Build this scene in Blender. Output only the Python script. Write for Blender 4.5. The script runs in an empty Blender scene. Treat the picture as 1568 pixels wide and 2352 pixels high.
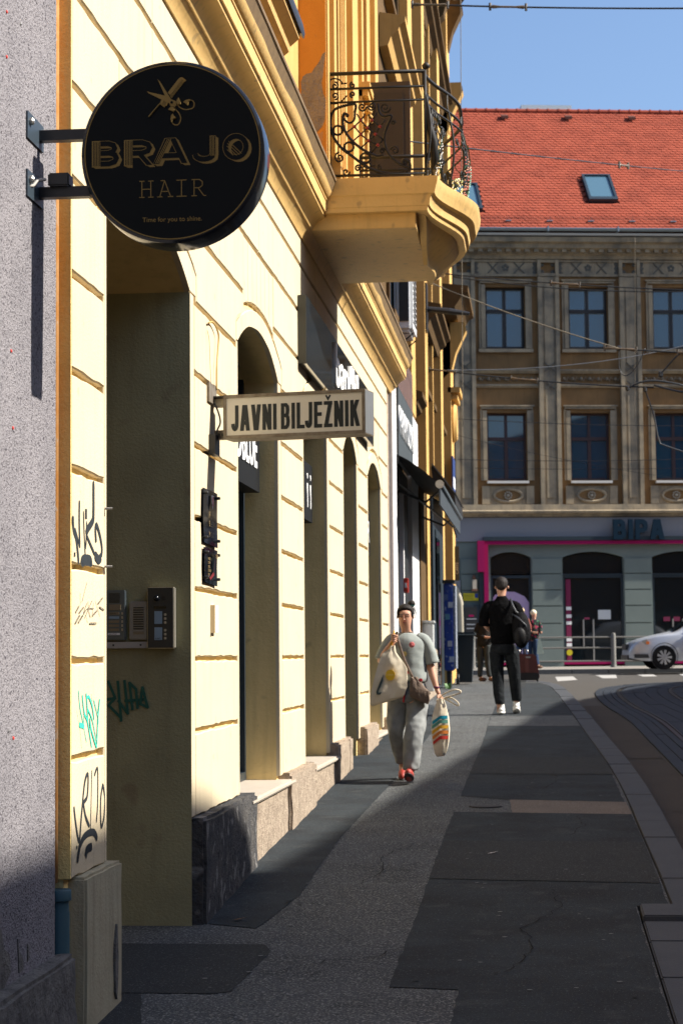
# street corner scene: built in metres, the eye of the camera is the origin
import bpy, bmesh, math, random
from mathutils import Vector, Matrix
random.seed(7)
SC = bpy.context.scene
COL = SC.collection
R = math.radians

# ------------------------------------------------ camera
cam = bpy.data.cameras.new('camera')
co = bpy.data.objects.new('camera', cam); COL.objects.link(co); SC.camera = co
Fp = 4535.0
def _n(v): return Vector(v).normalized()
cy = _n((455, 325, Fp)); cz = _n((-560, -62510, Fp)); cx = cy.cross(cz).normalized(); cz = cx.cross(cy)
# rows are the world axes seen from the camera (x right, y down, z ahead)
Mw = Matrix((cx, cy, cz))
rot = Mw @ Matrix(((1, 0, 0), (0, -1, 0), (0, 0, -1)))
co.matrix_world = rot.to_4x4()
cam.sensor_fit = 'VERTICAL'; cam.sensor_height = 36; cam.sensor_width = 24
cam.lens = 36 * Fp / 2352
cam.clip_start = 0.1; cam.clip_end = 900
cam.dof.use_dof = True; cam.dof.focus_distance = 10.5; cam.dof.aperture_fstop = 7.0

# ------------------------------------------------ light
SUN = Vector((1, .04, .86)).normalized()
w = bpy.data.worlds.new('World'); SC.world = w; w.use_nodes = True
nt = w.node_tree; nt.nodes.clear()
o_ = nt.nodes.new('ShaderNodeOutputWorld'); bg = nt.nodes.new('ShaderNodeBackground'); sk = nt.nodes.new('ShaderNodeTexSky')
sk.sky_type = 'NISHITA'; sk.sun_disc = False
sk.sun_elevation = math.asin(SUN.z); sk.sun_rotation = math.atan2(SUN.x, SUN.y)
sk.air_density = 1.0; sk.dust_density = 2.2; sk.ozone_density = 5.0
bg.inputs[1].default_value = .10
nt.links.new(sk.outputs[0], bg.inputs[0]); nt.links.new(bg.outputs[0], o_.inputs[0])
sl = bpy.data.lights.new('sun', 'SUN'); sl.energy = 5.0; sl.angle = R(.53); sl.color = (1, .94, .84)
so = bpy.data.objects.new('sun', sl); COL.objects.link(so)
so.rotation_euler = SUN.to_track_quat('Z', 'Y').to_euler(); so.location = SUN * 60
SC.view_settings.view_transform = 'Standard'; SC.view_settings.look = 'None'
SC.view_settings.exposure = 1.0; SC.view_settings.gamma = 1
SC.render.engine = 'CYCLES'
SC.cycles.use_denoising = True
SC.cycles.max_bounces = 8; SC.cycles.diffuse_bounces = 5; SC.cycles.glossy_bounces = 3
SC.cycles.sample_clamp_indirect = 6
SC.cycles.caustics_reflective = False; SC.cycles.caustics_refractive = False

# ------------------------------------------------ mesh helpers
ORG = {}
class MB:
    def __init__(s): s.v = []; s.f = []
    def add(s, vs, fs):
        b = len(s.v); s.v += [tuple(v) for v in vs]; s.f += [tuple(b + i for i in f) for f in fs]; return s
    def box(s, x0, x1, y0, y1, z0, z1):
        return s.add([(x0,y0,z0),(x1,y0,z0),(x1,y1,z0),(x0,y1,z0),(x0,y0,z1),(x1,y0,z1),(x1,y1,z1),(x0,y1,z1)],
            [(0,3,2,1),(4,5,6,7),(0,1,5,4),(1,2,6,5),(2,3,7,6),(3,0,4,7)])
    def bev(s, x0, x1, y0, y1, z0, z1, b):
        # box with every edge chamfered, all by b
        c = ((x0+x1)/2, (y0+y1)/2, (z0+z1)/2); h = ((x1-x0)/2, (y1-y0)/2, (z1-z0)/2)
        bm = bmesh.new(); bmesh.ops.create_cube(bm, size=2)
        for v in bm.verts: v.co = Vector((v.co.x*h[0]+c[0], v.co.y*h[1]+c[1], v.co.z*h[2]+c[2]))
        bmesh.ops.bevel(bm, geom=bm.edges[:], offset=b, segments=2, affect='EDGES')
        return s.bm(bm)
    def bm(s, bm):
        bm.verts.index_update()
        s.add([v.co[:] for v in bm.verts], [[v.index for v in f.verts] for f in bm.faces]); bm.free(); return s
    def prism(s, pts, ax, a, b):
        def P(p, t): return {'x': (t, p[0], p[1]), 'y': (p[0], t, p[1]), 'z': (p[0], p[1], t)}[ax]
        n = len(pts)
        ar = sum(pts[i][0]*pts[(i+1) % n][1] - pts[(i+1) % n][0]*pts[i][1] for i in range(n))
        if (ar < 0) != (ax == 'y'): pts = pts[::-1]
        if b < a: a, b = b, a
        return s.add([P(p, a) for p in pts] + [P(p, b) for p in pts],
            [tuple(range(n))[::-1], tuple(range(n, 2*n))] + [(i, (i+1) % n, n+(i+1) % n, n+i) for i in range(n)])
    def quad(s, a, b, c, d): return s.add([a, b, c, d], [(0, 1, 2, 3)])
    def tube(s, pts, r, n=6, closed=False):
        pts = [Vector(p) for p in pts]; m = len(pts); rs = r if isinstance(r, (list, tuple)) else [r]*m
        vs = []; prev = None
        for i, p in enumerate(pts):
            if closed: t = pts[(i+1) % m] - pts[i-1]
            else: t = pts[min(i+1, m-1)] - pts[max(i-1, 0)]
            if t.length < 1e-9: t = Vector((0, 0, 1))
            t.normalize()
            if prev is None:
                prev = t.orthogonal().normalized()
            nn = (prev - t * prev.dot(t))
            if nn.length < 1e-6: nn = t.orthogonal()
            nn.normalize(); prev = nn; bb = t.cross(nn)
            for k in range(n):
                a = 2*math.pi*k/n
                vs.append(p + (nn*math.cos(a) + bb*math.sin(a)) * rs[i])
        fs = []
        for i in range(m if closed else m-1):
            j = (i+1) % m
            for k in range(n): fs.append((i*n+k, i*n+(k+1) % n, j*n+(k+1) % n, j*n+k))
        if not closed: fs += [tuple(range(n))[::-1], tuple(range((m-1)*n, m*n))]
        return s.add(vs, fs)
    def lathe(s, prof, c, ax='z', n=24, cap=True):
        vs = []
        for r_, h in prof:
            for k in range(n):
                a = 2*math.pi*k/n; q, p = r_*math.cos(a), r_*math.sin(a)
                vs.append({'z': (c[0]+q, c[1]+p, c[2]+h), 'y': (c[0]+q, c[1]+h, c[2]+p), 'x': (c[0]+h, c[1]+q, c[2]+p)}[ax])
        fs = [(i*n+k, i*n+(k+1) % n, (i+1)*n+(k+1) % n, (i+1)*n+k) for i in range(len(prof)-1) for k in range(n)]
        if ax == 'y': fs = [f[::-1] for f in fs]
        if cap: fs += [tuple(range(n)), tuple(range((len(prof)-1)*n, len(prof)*n))]
        return s.add(vs, fs)
    def ribbon(s, pts, wd, x):
        # flat stroke on a plane x = const, pts are (y, z)
        pts = [Vector(p) for p in pts]; m = len(pts); L = []
        for i, p in enumerate(pts):
            t = (pts[min(i+1, m-1)] - pts[max(i-1, 0)]); t = t.normalized() if t.length > 0 else Vector((0, 1))
            q = Vector((-t.y, t.x)) * wd/2 * (1 if 0 < i < m-1 else .6)
            L.append((p+q, p-q))
        for i in range(m-1):
            (a, b), (c, d) = L[i], L[i+1]
            s.quad((x, b.x, b.y), (x, d.x, d.y), (x, c.x, c.y), (x, a.x, a.y))
        return s
    def xf(s, M): s.v = [tuple(M @ Vector(v)) for v in s.v]; return s
    def build(s, name, mat, parent=None, smooth=False, auto=None, merge=False):
        org = ORG.get(parent.name, Vector()) if parent else Vector()
        me = bpy.data.meshes.new(name)
        me.from_pydata([tuple(Vector(v) - org) for v in s.v], [], s.f)
        if merge or smooth:
            bm = bmesh.new(); bm.from_mesh(me)
            if merge: bmesh.ops.remove_doubles(bm, verts=bm.verts, dist=1e-5)
            bmesh.ops.recalc_face_normals(bm, faces=bm.faces); bm.to_mesh(me); bm.free()
        if mat: me.materials.append(mat)
        if smooth:
            me.polygons.foreach_set('use_smooth', [True]*len(me.polygons))
            if auto is not None: me.set_sharp_from_angle(angle=R(auto))
        me.update()
        o = bpy.data.objects.new(name, me); COL.objects.link(o)
        if parent: o.parent = parent; ORG[o.name] = org.copy()
        return o
def thing(name, label, cat, loc=(0, 0, 0), org=None, rotz=0, group=None):
    o = bpy.data.objects.new(name, None); COL.objects.link(o); o.location = loc; o.rotation_euler = (0, 0, rotz)
    o['label'] = label; o['category'] = cat
    if group: o['group'] = group
    o.empty_display_size = .2
    ORG[o.name] = Vector(loc if org is None else org); return o
def tag(o, label, cat, group=None):
    o['label'] = label; o['category'] = cat
    if group: o['group'] = group
    return o
def recenter(o):
    # put the origin of a one-mesh thing at its own base
    me = o.data; xs = [v.co for v in me.vertices]
    c = Vector(((min(v.x for v in xs)+max(v.x for v in xs))/2, (min(v.y for v in xs)+max(v.y for v in xs))/2, min(v.z for v in xs)))
    me.transform(Matrix.Translation(-c)); o.location = c; return o
def kid(o, data_name, me, parent):
    c = bpy.data.objects.new(data_name, me); COL.objects.link(c); c.parent = parent; return c
def text(name, s, size, M, ext, mat, parent, bold=0, sx=1, sp=1, align='LEFT'):
    cu = bpy.data.curves.new('t', 'FONT'); cu.body = s; cu.size = size; cu.extrude = ext; cu.offset = bold
    cu.space_character = sp; cu.align_x = align; cu.resolution_u = 3
    t = bpy.data.objects.new('t', cu); COL.objects.link(t); bpy.context.view_layer.update()
    me = bpy.data.meshes.new_from_object(t.evaluated_get(bpy.context.evaluated_depsgraph_get()))
    bpy.data.objects.remove(t); bpy.data.curves.remove(cu)
    me.transform(Matrix.Diagonal((sx, 1, 1, 1))); me.transform(M)
    org = ORG.get(parent.name, Vector()); me.transform(Matrix.Translation(-org))
    me.materials.clear(); me.materials.append(mat)
    o = bpy.data.objects.new(name, me); COL.objects.link(o); o.parent = parent; ORG[o.name] = org.copy(); return o
def MX(o, u, v):
    u = Vector(u).normalized(); v = Vector(v).normalized(); n_ = u.cross(v)
    return Matrix(((u.x, v.x, n_.x, o[0]), (u.y, v.y, n_.y, o[1]), (u.z, v.z, n_.z, o[2]), (0, 0, 0, 1)))
def onwall(x, y, z): return MX((x, y, z), (0, 1, 0), (0, 0, 1))      # writing on a face that looks to +X
def facing(x, y, z): return MX((x, y, z), (1, 0, 0), (0, 0, 1))      # writing on a face that looks to the camera

# ------------------------------------------------ materials
MC = {}
def mat(name, col, rough=.7, metal=0, var=0, vs=3, col2=None, bump=0, bs=60, spec=.5, bd=3, streak=0, ior=None, emit=None, es=1, spots=None, bdist=.01):
    """colour with noise variation, fine relief, vertical streaks of grime and specks, all in object space"""
    if name in MC: return MC[name]
    m = bpy.data.materials.new(name); m.use_nodes = True; t = m.node_tree; N = t.nodes; L = t.links
    b = N['Principled BSDF']; b.inputs['Roughness'].default_value = rough; b.inputs['Metallic'].default_value = metal
    b.inputs['Specular IOR Level'].default_value = min(spec, .12) if rough >= .7 else spec   # rough mineral surfaces hardly shine
    if ior: b.inputs['IOR'].default_value = ior
    c = (*col, 1); b.inputs['Base Color'].default_value = c
    m.diffuse_color = c
    geo = N.new('ShaderNodeNewGeometry')
    last = None
    def mix(fac, a, bcol):
        x = N.new('ShaderNodeMix'); x.data_type = 'RGBA'
        L.new(fac, x.inputs[0])
        if a is None: x.inputs[6].default_value = c
        else: L.new(a, x.inputs[6])
        x.inputs[7].default_value = (*bcol, 1); return x.outputs[2]
    def noise(scale, detail=3, vec=None, rgh=.55):
        n_ = N.new('ShaderNodeTexNoise'); n_.inputs['Scale'].default_value = scale; n_.inputs['Detail'].default_value = detail
        n_.inputs['Roughness'].default_value = rgh
        L.new(vec or geo.outputs['Position'], n_.inputs['Vector']); return n_.outputs['Fac']
    def ramp(f, a, bb):
        r_ = N.new('ShaderNodeMapRange'); L.new(f, r_.inputs[0]); r_.inputs[1].default_value = a; r_.inputs[2].default_value = bb; return r_.outputs[0]
    def scl(f, k):
        x = N.new('ShaderNodeMath'); x.operation = 'MULTIPLY'; L.new(f, x.inputs[0]); x.inputs[1].default_value = k; return x.outputs[0]
    if var:
        c2 = col2 or tuple(x*.6 for x in col)
        last = mix(scl(ramp(noise(vs), .4, .72), var), None, c2)
    if streak:
        mp = N.new('ShaderNodeMapping'); mp.inputs['Scale'].default_value = (9, 9, .7); L.new(geo.outputs['Position'], mp.inputs[0])
        last = mix(scl(ramp(noise(1.6, 4, mp.outputs[0]), .5, .78), streak), last, tuple(x*.42 for x in col))
    if spots:
        for sc_, th, cc, amt in spots:
            last = mix(scl(ramp(noise(sc_, 1), th, th+.08), amt), last, cc)
    if last is not None: L.new(last, b.inputs['Base Color'])
    if bump:
        bp = N.new('ShaderNodeBump'); bp.inputs['Strength'].default_value = bump; bp.inputs['Distance'].default_value = bdist
        L.new(noise(bs, bd, rgh=.65), bp.inputs['Height']); L.new(bp.outputs[0], b.inputs['Normal'])
    if emit: b.inputs['Emission Color'].default_value = (*emit, 1); b.inputs['Emission Strength'].default_value = es
    MC[name] = m; return m
cream = mat('cream_paint', (.61, .515, .355), .75, var=.35, vs=2.2, col2=(.56, .46, .29), bump=.25, bs=70, streak=.22, spots=[(9, .70, (.42, .33, .2), .5)])
gold = mat('golden_paint', (.80, .61, .28), .75, var=.5, vs=3, col2=(.64, .47, .2), bump=.6, bs=38, streak=.25, spots=[(7, .72, (.3, .22, .12), .5)])
jambsh = mat('jamb_shade', (.38, .355, .20), .8, var=.7, vs=2, col2=(.27, .25, .14), spec=.2, bump=.5, bs=55, streak=.35, spots=[(5, .68, (.25, .2, .12), .6)])
cornp = mat('cornice_paint', (.66, .43, .155), .6, var=.35, vs=2.5, col2=(.56, .34, .11), bump=.3, bs=30, streak=.35, spots=[(9, .66, (.28, .19, .09), .55)])
grout = mat('joint_plaster', (.36, .22, .075), .9, var=.7, vs=30, col2=(.2, .13, .055), bump=.8, bs=90)
orange = mat('shaded_return_orange', (.66, .27, .045), .8, var=.5, vs=4, col2=(.5, .19, .03), bump=.4, bs=60, spots=[(14, .7, (.4, .2, .08), .4)])
peel = mat('bare_plaster', (.32, .25, .19), .95, var=.6, vs=9, col2=(.2, .16, .13), bump=.9, bs=25, bdist=.03)
ochre = mat('ochre_paint', (.58, .36, .125), .75, var=.5, vs=3, col2=(.46, .27, .085), bump=.3, bs=30, streak=.3)
ochre_shade = mat('shaded_ochre', (.115, .07, .03), .8, var=.6, vs=4, col2=(.07, .045, .02), bump=.3, bs=30, streak=.3)  # dark copy of the ochre: shade on the corner house put into the colour
greyr = mat('grey_roughcast', (.265, .25, .265), .95, var=.7, vs=2.5, col2=(.20, .19, .205), bump=1.0, bs=110, bd=2, spots=[(110, .58, (.075, .07, .08), .9), (60, .63, (.05, .045, .055), .9)], bdist=.012)
concrete = mat('old_concrete', (.20, .19, .175), .95, var=.8, vs=9, col2=(.085, .08, .08), bump=1, bs=28, bd=6, bdist=.03, streak=.3)
stonep = mat('plinth_stone', (.42, .34, .26), .9, var=.8, vs=14, col2=(.22, .17, .13), bump=1, bs=38, bd=6, bdist=.025, streak=.55)
stoned = mat('dark_plinth_stone', (.075, .075, .078), .95, var=.8, vs=6, col2=(.13, .12, .11), bump=1, bs=34, bd=6, bdist=.03, streak=.5, spots=[(8, .60, (.26, .25, .24), .8), (14, .62, (.03, .03, .033), .7)])
marble = mat('sill_marble', (.52, .46, .38), .45, var=.5, vs=6, col2=(.46, .38, .3), bump=.1, bs=50)
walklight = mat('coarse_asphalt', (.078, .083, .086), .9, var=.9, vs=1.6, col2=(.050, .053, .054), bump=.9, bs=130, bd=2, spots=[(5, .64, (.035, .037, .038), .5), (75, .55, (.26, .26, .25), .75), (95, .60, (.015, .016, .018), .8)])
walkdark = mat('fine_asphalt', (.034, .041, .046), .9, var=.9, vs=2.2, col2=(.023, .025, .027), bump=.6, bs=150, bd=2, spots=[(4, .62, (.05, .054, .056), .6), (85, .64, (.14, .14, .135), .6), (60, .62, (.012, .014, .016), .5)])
walkdark2 = mat('fine_asphalt_worn', (.036, .039, .040), .9, var=.6, vs=2, col2=(.028, .030, .031), bump=.6, bs=140, bd=2, spots=[(85, .62, (.15, .15, .145), .6), (60, .62, (.015, .017, .019), .5)])
walkpatch = mat('pinkish_asphalt', (.15, .125, .105), .9, var=.4, vs=3, col2=(.11, .095, .082), bump=.9, bs=130, bd=2, spots=[(120, .58, (.4, .36, .33), .6)])
roadm = mat('road_asphalt', (.075, .07, .064), .9, var=.6, vs=.7, col2=(.07, .066, .06), bump=.5, bs=60, spots=[(90, .62, (.15, .145, .14), .5)])
gutter_c = mat('brown_concrete', (.060, .051, .042), .9, var=.6, vs=1.5, col2=(.044, .038, .032), bump=.5, bs=60)
kerbm = mat('kerb_granite', (.072, .077, .085), .75, var=.5, vs=3, col2=(.055, .059, .065), bump=.5, bs=60, spots=[(80, .62, (.07, .07, .08), .5)])
slabm = mat('track_slab', (.032, .038, .048), .7, var=.5, vs=1.5, col2=(.024, .028, .038), bump=.3, bs=60)
rail_s = mat('rail_steel', (.1, .09, .085), .35, 1)
paintw = mat('road_paint', (.36, .35, .33), .85, var=.9, vs=9, col2=(.35, .34, .32))
blackp = mat('black_gloss', (.006, .007, .009), .12)
blackm = mat('black_metal', (.012, .013, .015), .45, var=.4, vs=20, col2=(.03, .028, .025))
blackf = mat('black_face', (.0025, .004, .0045), .5, spec=.12)
goldink = mat('gold_ink', (.25, .165, .05), .65, spec=.2)
navy = mat('blue_black_frame', (.02, .032, .042), .35)
glassd = mat('dark_glass', (.006, .010, .013), .04, spec=.6)
glassb = mat('sky_tinted_glass', (.002, .045, .09), .03, ior=1.9)  # blue base colour stands for the sky reflected in the panes
white = mat('white_paint', (.8, .79, .78), .6, var=.3, vs=3, col2=(.68, .66, .66), bump=.1, bs=60)
steel = mat('brushed_steel', (.45, .44, .42), .38, .85, var=.3, vs=8, col2=(.3, .29, .28))
rust = mat('worn_steel_frame', (.24, .21, .165), .55, .4, var=.8, vs=22, col2=(.12, .08, .05))
signw = mat('cream_acrylic', (.70, .67, .58), .35, var=.3, vs=3, col2=(.64, .58, .45))
inkb = mat('black_lettering', (.006, .012, .016), .5)
whitel = mat('white_lettering', (.85, .85, .84), .5)
iron = mat('wrought_iron', (.008, .008, .008), .55, var=.5, vs=15, col2=(.025, .018, .015), spec=.3)
flash = mat('brown_flashing', (.20, .13, .06), .6, var=.6, vs=7, col2=(.11, .07, .035), bump=.2, bs=20)

# ------------------------------------------------ drawn lettering: strokes with real width
GL = {'J': (.66, [[(1,1),(1,.30)]+[(.52+.48*math.cos(a*math.pi/8), .22-.22*math.sin(a*math.pi/8)) for a in range(1, 8)]+[(.04,.24)]]), 'A': (1.0, ['P0,0,.42,1', 'P1,0,.58,1', [(.22,.27),(.78,.27)]]), 'V': (.98, ['P.42,0,0,1', 'P.58,0,1,1']),
 'N': (.90, [[(0,0),(0,1)], [(1,0),(1,1)], 'P1,0,0,1']), 'I': (.0, [[(0,0),(0,1)]]), 'B': (.88, [[(0,0),(0,1)], [(0,1),(.62,1),(.86,.92),(.92,.76),(.84,.60),(.6,.53),(0,.53)], [(0,.53),(.68,.53),(.93,.44),(1,.27),(.92,.09),(.66,0),(0,0)]]),
 'L': (.72, [[(0,1),(0,0),(1,0)]]), 'E': (.76, [[(1,1),(0,1),(0,0),(1,0)], [(0,.52),(.9,.52)]]), 'Z': (.80, [[(0,1),(1,1)], [(0,0),(1,0)], 'P0,0,1,1']), 'K': (.92, [[(0,0),(0,1)], 'P.0,.36,.95,1', 'P1.02,0,.36,.66']),
 'P': (.86, [[(0,0),(0,1)], [(0,1),(.66,1),(.93,.90),(1,.72),(.93,.54),(.66,.44),(0,.44)]]), 'R': (.9, [[(0,0),(0,1)], [(0,1),(.66,1),(.93,.90),(1,.74),(.93,.58),(.66,.48),(0,.48)], 'P1,0,.52,.5']),
 'O': (1.12, [[(.5+.5*math.cos(a*math.pi/10), .5+.5*math.sin(a*math.pi/10)) for a in range(21)]])}
def thick(mb, P, t, M, dy):
    P = [Vector(p) for p in P]; P = [p for i, p in enumerate(P) if i == 0 or (p-P[i-1]).length > 1e-6]; n = len(P); L = []
    cl = (P[0]-P[-1]).length < 1e-5
    for i in range(n):
        a = P[i]-P[i-1] if i else (P[0]-P[-2] if cl else P[1]-P[0]); b = P[i+1]-P[i] if i < n-1 else (P[1]-P[0] if cl else P[-1]-P[-2])
        a = a.normalized(); b = b.normalized(); m_ = Vector((-a.y-b.y, a.x+b.x)).normalized(); c = max(.5, m_.dot(Vector((-a.y, a.x)))); L.append((P[i]+m_*t/2/c, P[i]-m_*t/2/c))
    for i in range(n-1):
        (a, b), (c, d) = L[i], L[i+1]; mb.quad(*[tuple(M @ Vector((p.x, p.y, dy))) for p in (b, d, c, a)])
def word(nm, s, x0, x1, h, t, M, m, par, gap, dx=0, dy=0, lift=0, tt=None, extra=None, space=.35, depth=0):
    """fit the word between x0 and x1 of the plane M; t is the stroke width, tt the drawn width"""
    tt = tt or t; objs = []
    n = len(s); W_ = sum(space if c == ' ' else (GL['Z'] if c == 'Ž' else GL[c])[0] for c in s)
    k = (x1-x0-gap*(n-1)-t*sum(c != ' ' for c in s))/W_+0; k += (t*.45*sum(c == 'J' for c in s[1:]))/W_; x = x0
    for c in s:
        if c == ' ': x += space*k+gap; continue
        x -= t*.45*(c == 'J' and n > 1 and x > x0); w_, st = GL['Z'] if c == 'Ž' else GL[c]; w_ *= k; mb = MB(); q = 0
        X = lambda u: x+t/2+u*w_+dx
        Z = lambda v: t/2+v*(h-t)+dy
        for s_ in st:
            q += 1; lf = lift+q*.00008
            if isinstance(s_, str):
                a, b, c_, d = [float(v) for v in s_[1:].split(',')]
                if b == 0: z0 = Z(0)-tt/2
                else: z0 = Z(b)
                z1 = Z(1)+tt/2 if d == 1 else Z(d)
                hw_ = tt*.56; mb.quad(*[tuple(M @ Vector((xx, zz, lf))) for xx, zz in ((X(a)-hw_, z0), (X(a)+hw_, z0), (X(c_)+hw_, z1), (X(c_)-hw_, z1))])
            else:
                P = [(X(u), Z(v)) for u, v in s_]
                if (Vector(P[0])-Vector(P[-1])).length > 1e-5:
                    for e, f in ((0, 1), (-1, -2)):
                        d = (Vector(P[e])-Vector(P[f])).normalized(); P[e] = tuple(Vector(P[e])+d*tt/2*(1 if abs(d.x) < .01 or abs(d.y) < .01 else .2))
                thick(mb, P, tt, M, lf)
        if c == 'Ž':
            zc = h*1.06; xm = X(.5); thick(mb, [(xm-t*.62, zc+h*.17), (xm, zc+h*.02), (xm+t*.62, zc+h*.17)], t*.5, M, lift+.0006)
        if extra: extra(mb, c, x+dx, w_, M)
        o = mb.build(nm, m, par); objs.append(o)
        if depth:
            md = o.modifiers.new('t', 'SOLIDIFY'); md.thickness = depth; md.offset = 1
        x += w_+t+gap
    return objs
GRAF = {'spray':[(0.018,[(8.369,0.613),(8.381,0.555),(8.434,0.511),(8.479,0.408)]),(0.008,[(8.404,0.562),(8.452,0.524),(8.498,0.481)]),(0.014,[(8.49,0.689),(8.486,0.604),(8.498,0.481)]),(0.008,[(8.567,0.649),(8.58,0.554),(8.605,0.436)]),(0.03,[(8.617,0.661),(8.617,0.616)]),(0.008,[(8.63,0.608),(8.621,0.528),(8.605,0.48)]),(0.022,[(8.763,0.799),(8.763,0.652),(8.747,0.616),(8.648,0.572),(8.617,0.547)]),(0.011,[(8.617,0.547),(8.686,0.514),(8.789,0.465)]),(0.026,[(8.789,0.465),(8.867,0.446),(8.92,0.463)]),(0.016,[(8.92,0.463),(8.936,0.502),(8.894,0.558),(8.828,0.601),(8.802,0.582),(8.815,0.522)]),(0.03,[(8.535,0.399),(8.549,0.426),(8.624,0.433),(8.699,0.43),(8.712,0.407)]),(0.018,[(8.399,0.457),(8.399,0.437)])],'marker':[(0.006,[(8.636,0.335),(8.538,0.242)]),(0.006,[(8.505,0.283),(8.513,0.23)]),(0.006,[(8.636,0.242),(8.568,0.198)]),(0.006,[(8.655,0.251),(8.674,0.203),(8.706,0.178)]),(0.006,[(8.737,0.256),(8.587,0.173)]),(0.006,[(8.769,0.248),(8.737,0.181)]),(0.006,[(8.802,0.257),(8.893,0.187)]),(0.006,[(8.618,0.182),(8.649,0.154)]),(0.006,[(8.562,0.189),(8.636,0.216),(8.763,0.22)]),(0.016,[(8.483,0.227),(8.417,0.195)]),(0.016,[(8.568,0.222),(8.48,0.194)]),(0.016,[(8.947,0.274),(8.854,0.244)]),(0.016,[(8.88,0.23),(8.973,0.218)]),(0.016,[(8.841,0.215),(8.737,0.187)]),(0.016,[(8.492,0.185),(8.406,0.147)]),(0.016,[(8.55,0.186),(8.465,0.151)]),(0.016,[(8.68,0.152),(8.815,0.154)])],'green':[(0.008,[(8.476,-0.141),(8.501,-0.214),(8.572,-0.298)]),(0.005,[(8.446,-0.226),(8.486,-0.283)]),(0.018,[(8.486,-0.292),(8.532,-0.296),(8.577,-0.304)]),(0.006,[(8.506,-0.302),(8.539,-0.396)]),(0.004,[(8.496,-0.219),(8.501,-0.283)]),(0.012,[(8.544,-0.162),(8.582,-0.24),(8.65,-0.289),(8.728,-0.402)]),(0.006,[(8.577,-0.237),(8.583,-0.31),(8.631,-0.375)]),(0.014,[(8.618,-0.156),(8.639,-0.218),(8.65,-0.284)]),(0.012,[(8.634,-0.178),(8.675,-0.176),(8.739,-0.221),(8.776,-0.279)]),(0.008,[(8.728,-0.161),(8.744,-0.221)]),(0.008,[(8.644,-0.227),(8.739,-0.28),(8.824,-0.376)]),(0.012,[(8.686,-0.266),(8.718,-0.322),(8.824,-0.407)]),(0.008,[(8.765,-0.186),(8.852,-0.272),(8.852,-0.303)]),(0.012,[(8.89,-0.185),(8.852,-0.272),(8.827,-0.407)]),(0.008,[(8.702,-0.338),(8.686,-0.285)])],'lower':[(0.014,[(8.39,-0.637),(8.432,-0.726),(8.49,-0.793),(8.533,-0.685),(8.594,-0.548),(8.658,-0.518),(8.643,-0.61),(8.576,-0.638),(8.613,-0.7),(8.688,-0.748)]),(0.01,[(8.733,-0.502),(8.707,-0.762)]),(0.01,[(8.783,-0.53),(8.849,-0.504),(8.849,-0.659),(8.821,-0.742)]),(0.012,[(8.959,-0.576),(8.911,-0.646),(8.919,-0.768),(8.979,-0.73),(8.995,-0.644),(8.959,-0.58)]),(0.022,[(8.451,-0.883),(8.504,-0.814),(8.613,-0.779),(8.764,-0.78),(8.841,-0.817)]),(0.026,[(8.606,-0.874),(8.643,-0.844),(8.733,-0.841)]),(0.02,[(8.443,-0.809),(8.443,-0.823)])],'jamb':[(0.016,[(-2.487,-0.139),(-2.449,-0.226)]),(0.016,[(-2.491,-0.243),(-2.445,-0.235),(-2.484,-0.276),(-2.411,-0.35),(-2.43,-0.14)]),(0.016,[(-2.426,-0.251),(-2.371,-0.326),(-2.39,-0.136)]),(0.016,[(-2.386,-0.252),(-2.28,-0.244)]),(0.016,[(-2.36,-0.148),(-2.344,-0.301)]),(0.016,[(-2.36,-0.148),(-2.322,-0.186),(-2.314,-0.293)]),(0.016,[(-2.285,-0.174),(-2.297,-0.269),(-2.254,-0.29),(-2.285,-0.174)]),(0.016,[(-2.411,-0.35),(-2.409,-0.367)])]}
WIRES = [('top dark wire crossing the sky above the red roof', (-1.516, 26.0, 8.733), (2.213, 26.0, 8.521), 0.02, 0.014, (0.05, 0.33)), ('wire with a pale insulator running down across the red roof', (-1.791, 20.0, 5.364), (2.979, 34.0, 8.233), 0.02, 0.01, (0.66,)), ('wire with an insulator passing the top of the upper windows', (-1.757, 33.0, 6.45), (2.991, 33.0, 5.999), 0.05, 0.012, (0.48,)), ('second dark wire just under the first, above the upper windows', (-1.641, 40.0, 7.705), (3.625, 40.0, 7.272), 0.12, 0.013, ()), ('pale slanting wire dropping across the upper windows', (-1.599, 30.0, 5.708), (1.265, 30.0, 4.612), 0.05, 0.01, ()), ('dark wire below the upper windows with clamps', (1.134, 30.0, 4.615), (2.697, 30.0, 4.477), 0.0, 0.014, (0.1, 0.8)), ('wire rising from the bracket on the ochre house', (-1.484, 33.0, 4.773), (4.055, 45.0, 7.114), 0.2, 0.009, ()), ('thick bracket wire from the ochre house towards the garland frieze', (-1.899, 36.0, 5.23), (2.132, 36.0, 4.801), 0.05, 0.016, (0.05, 0.42)), ('thin wire across the lower windows', (-1.789, 45.0, 5.378), (4.01, 45.0, 5.099), 0.05, 0.01, (0.55, 0.72)), ('thin wire low across the lower windows', (-1.801, 45.0, 4.446), (3.993, 45.0, 4.367), 0.05, 0.009, (0.05,)), ('thin wire crossing the middle of the lower windows', (-1.794, 45.0, 4.997), (3.981, 45.0, 3.795), 0.1, 0.006, ()), ('thin wire at the foot of the lower windows', (-1.407, 45.0, 4.239), (3.989, 45.0, 4.15), 0.03, 0.007, ())]
CORDS = [('thin pale cord hanging straight down in front of the corner of the red roof', (-1.058, 30.0, 10.254), (-1.115, 30.0, 3.463), 0, 0.008, ()), ('thin pale cord hanging before the second pilaster of the far block', (2.362, 46.0, 9.677), (2.28, 46.0, 5.432), 0, 0.007, ())]
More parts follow.
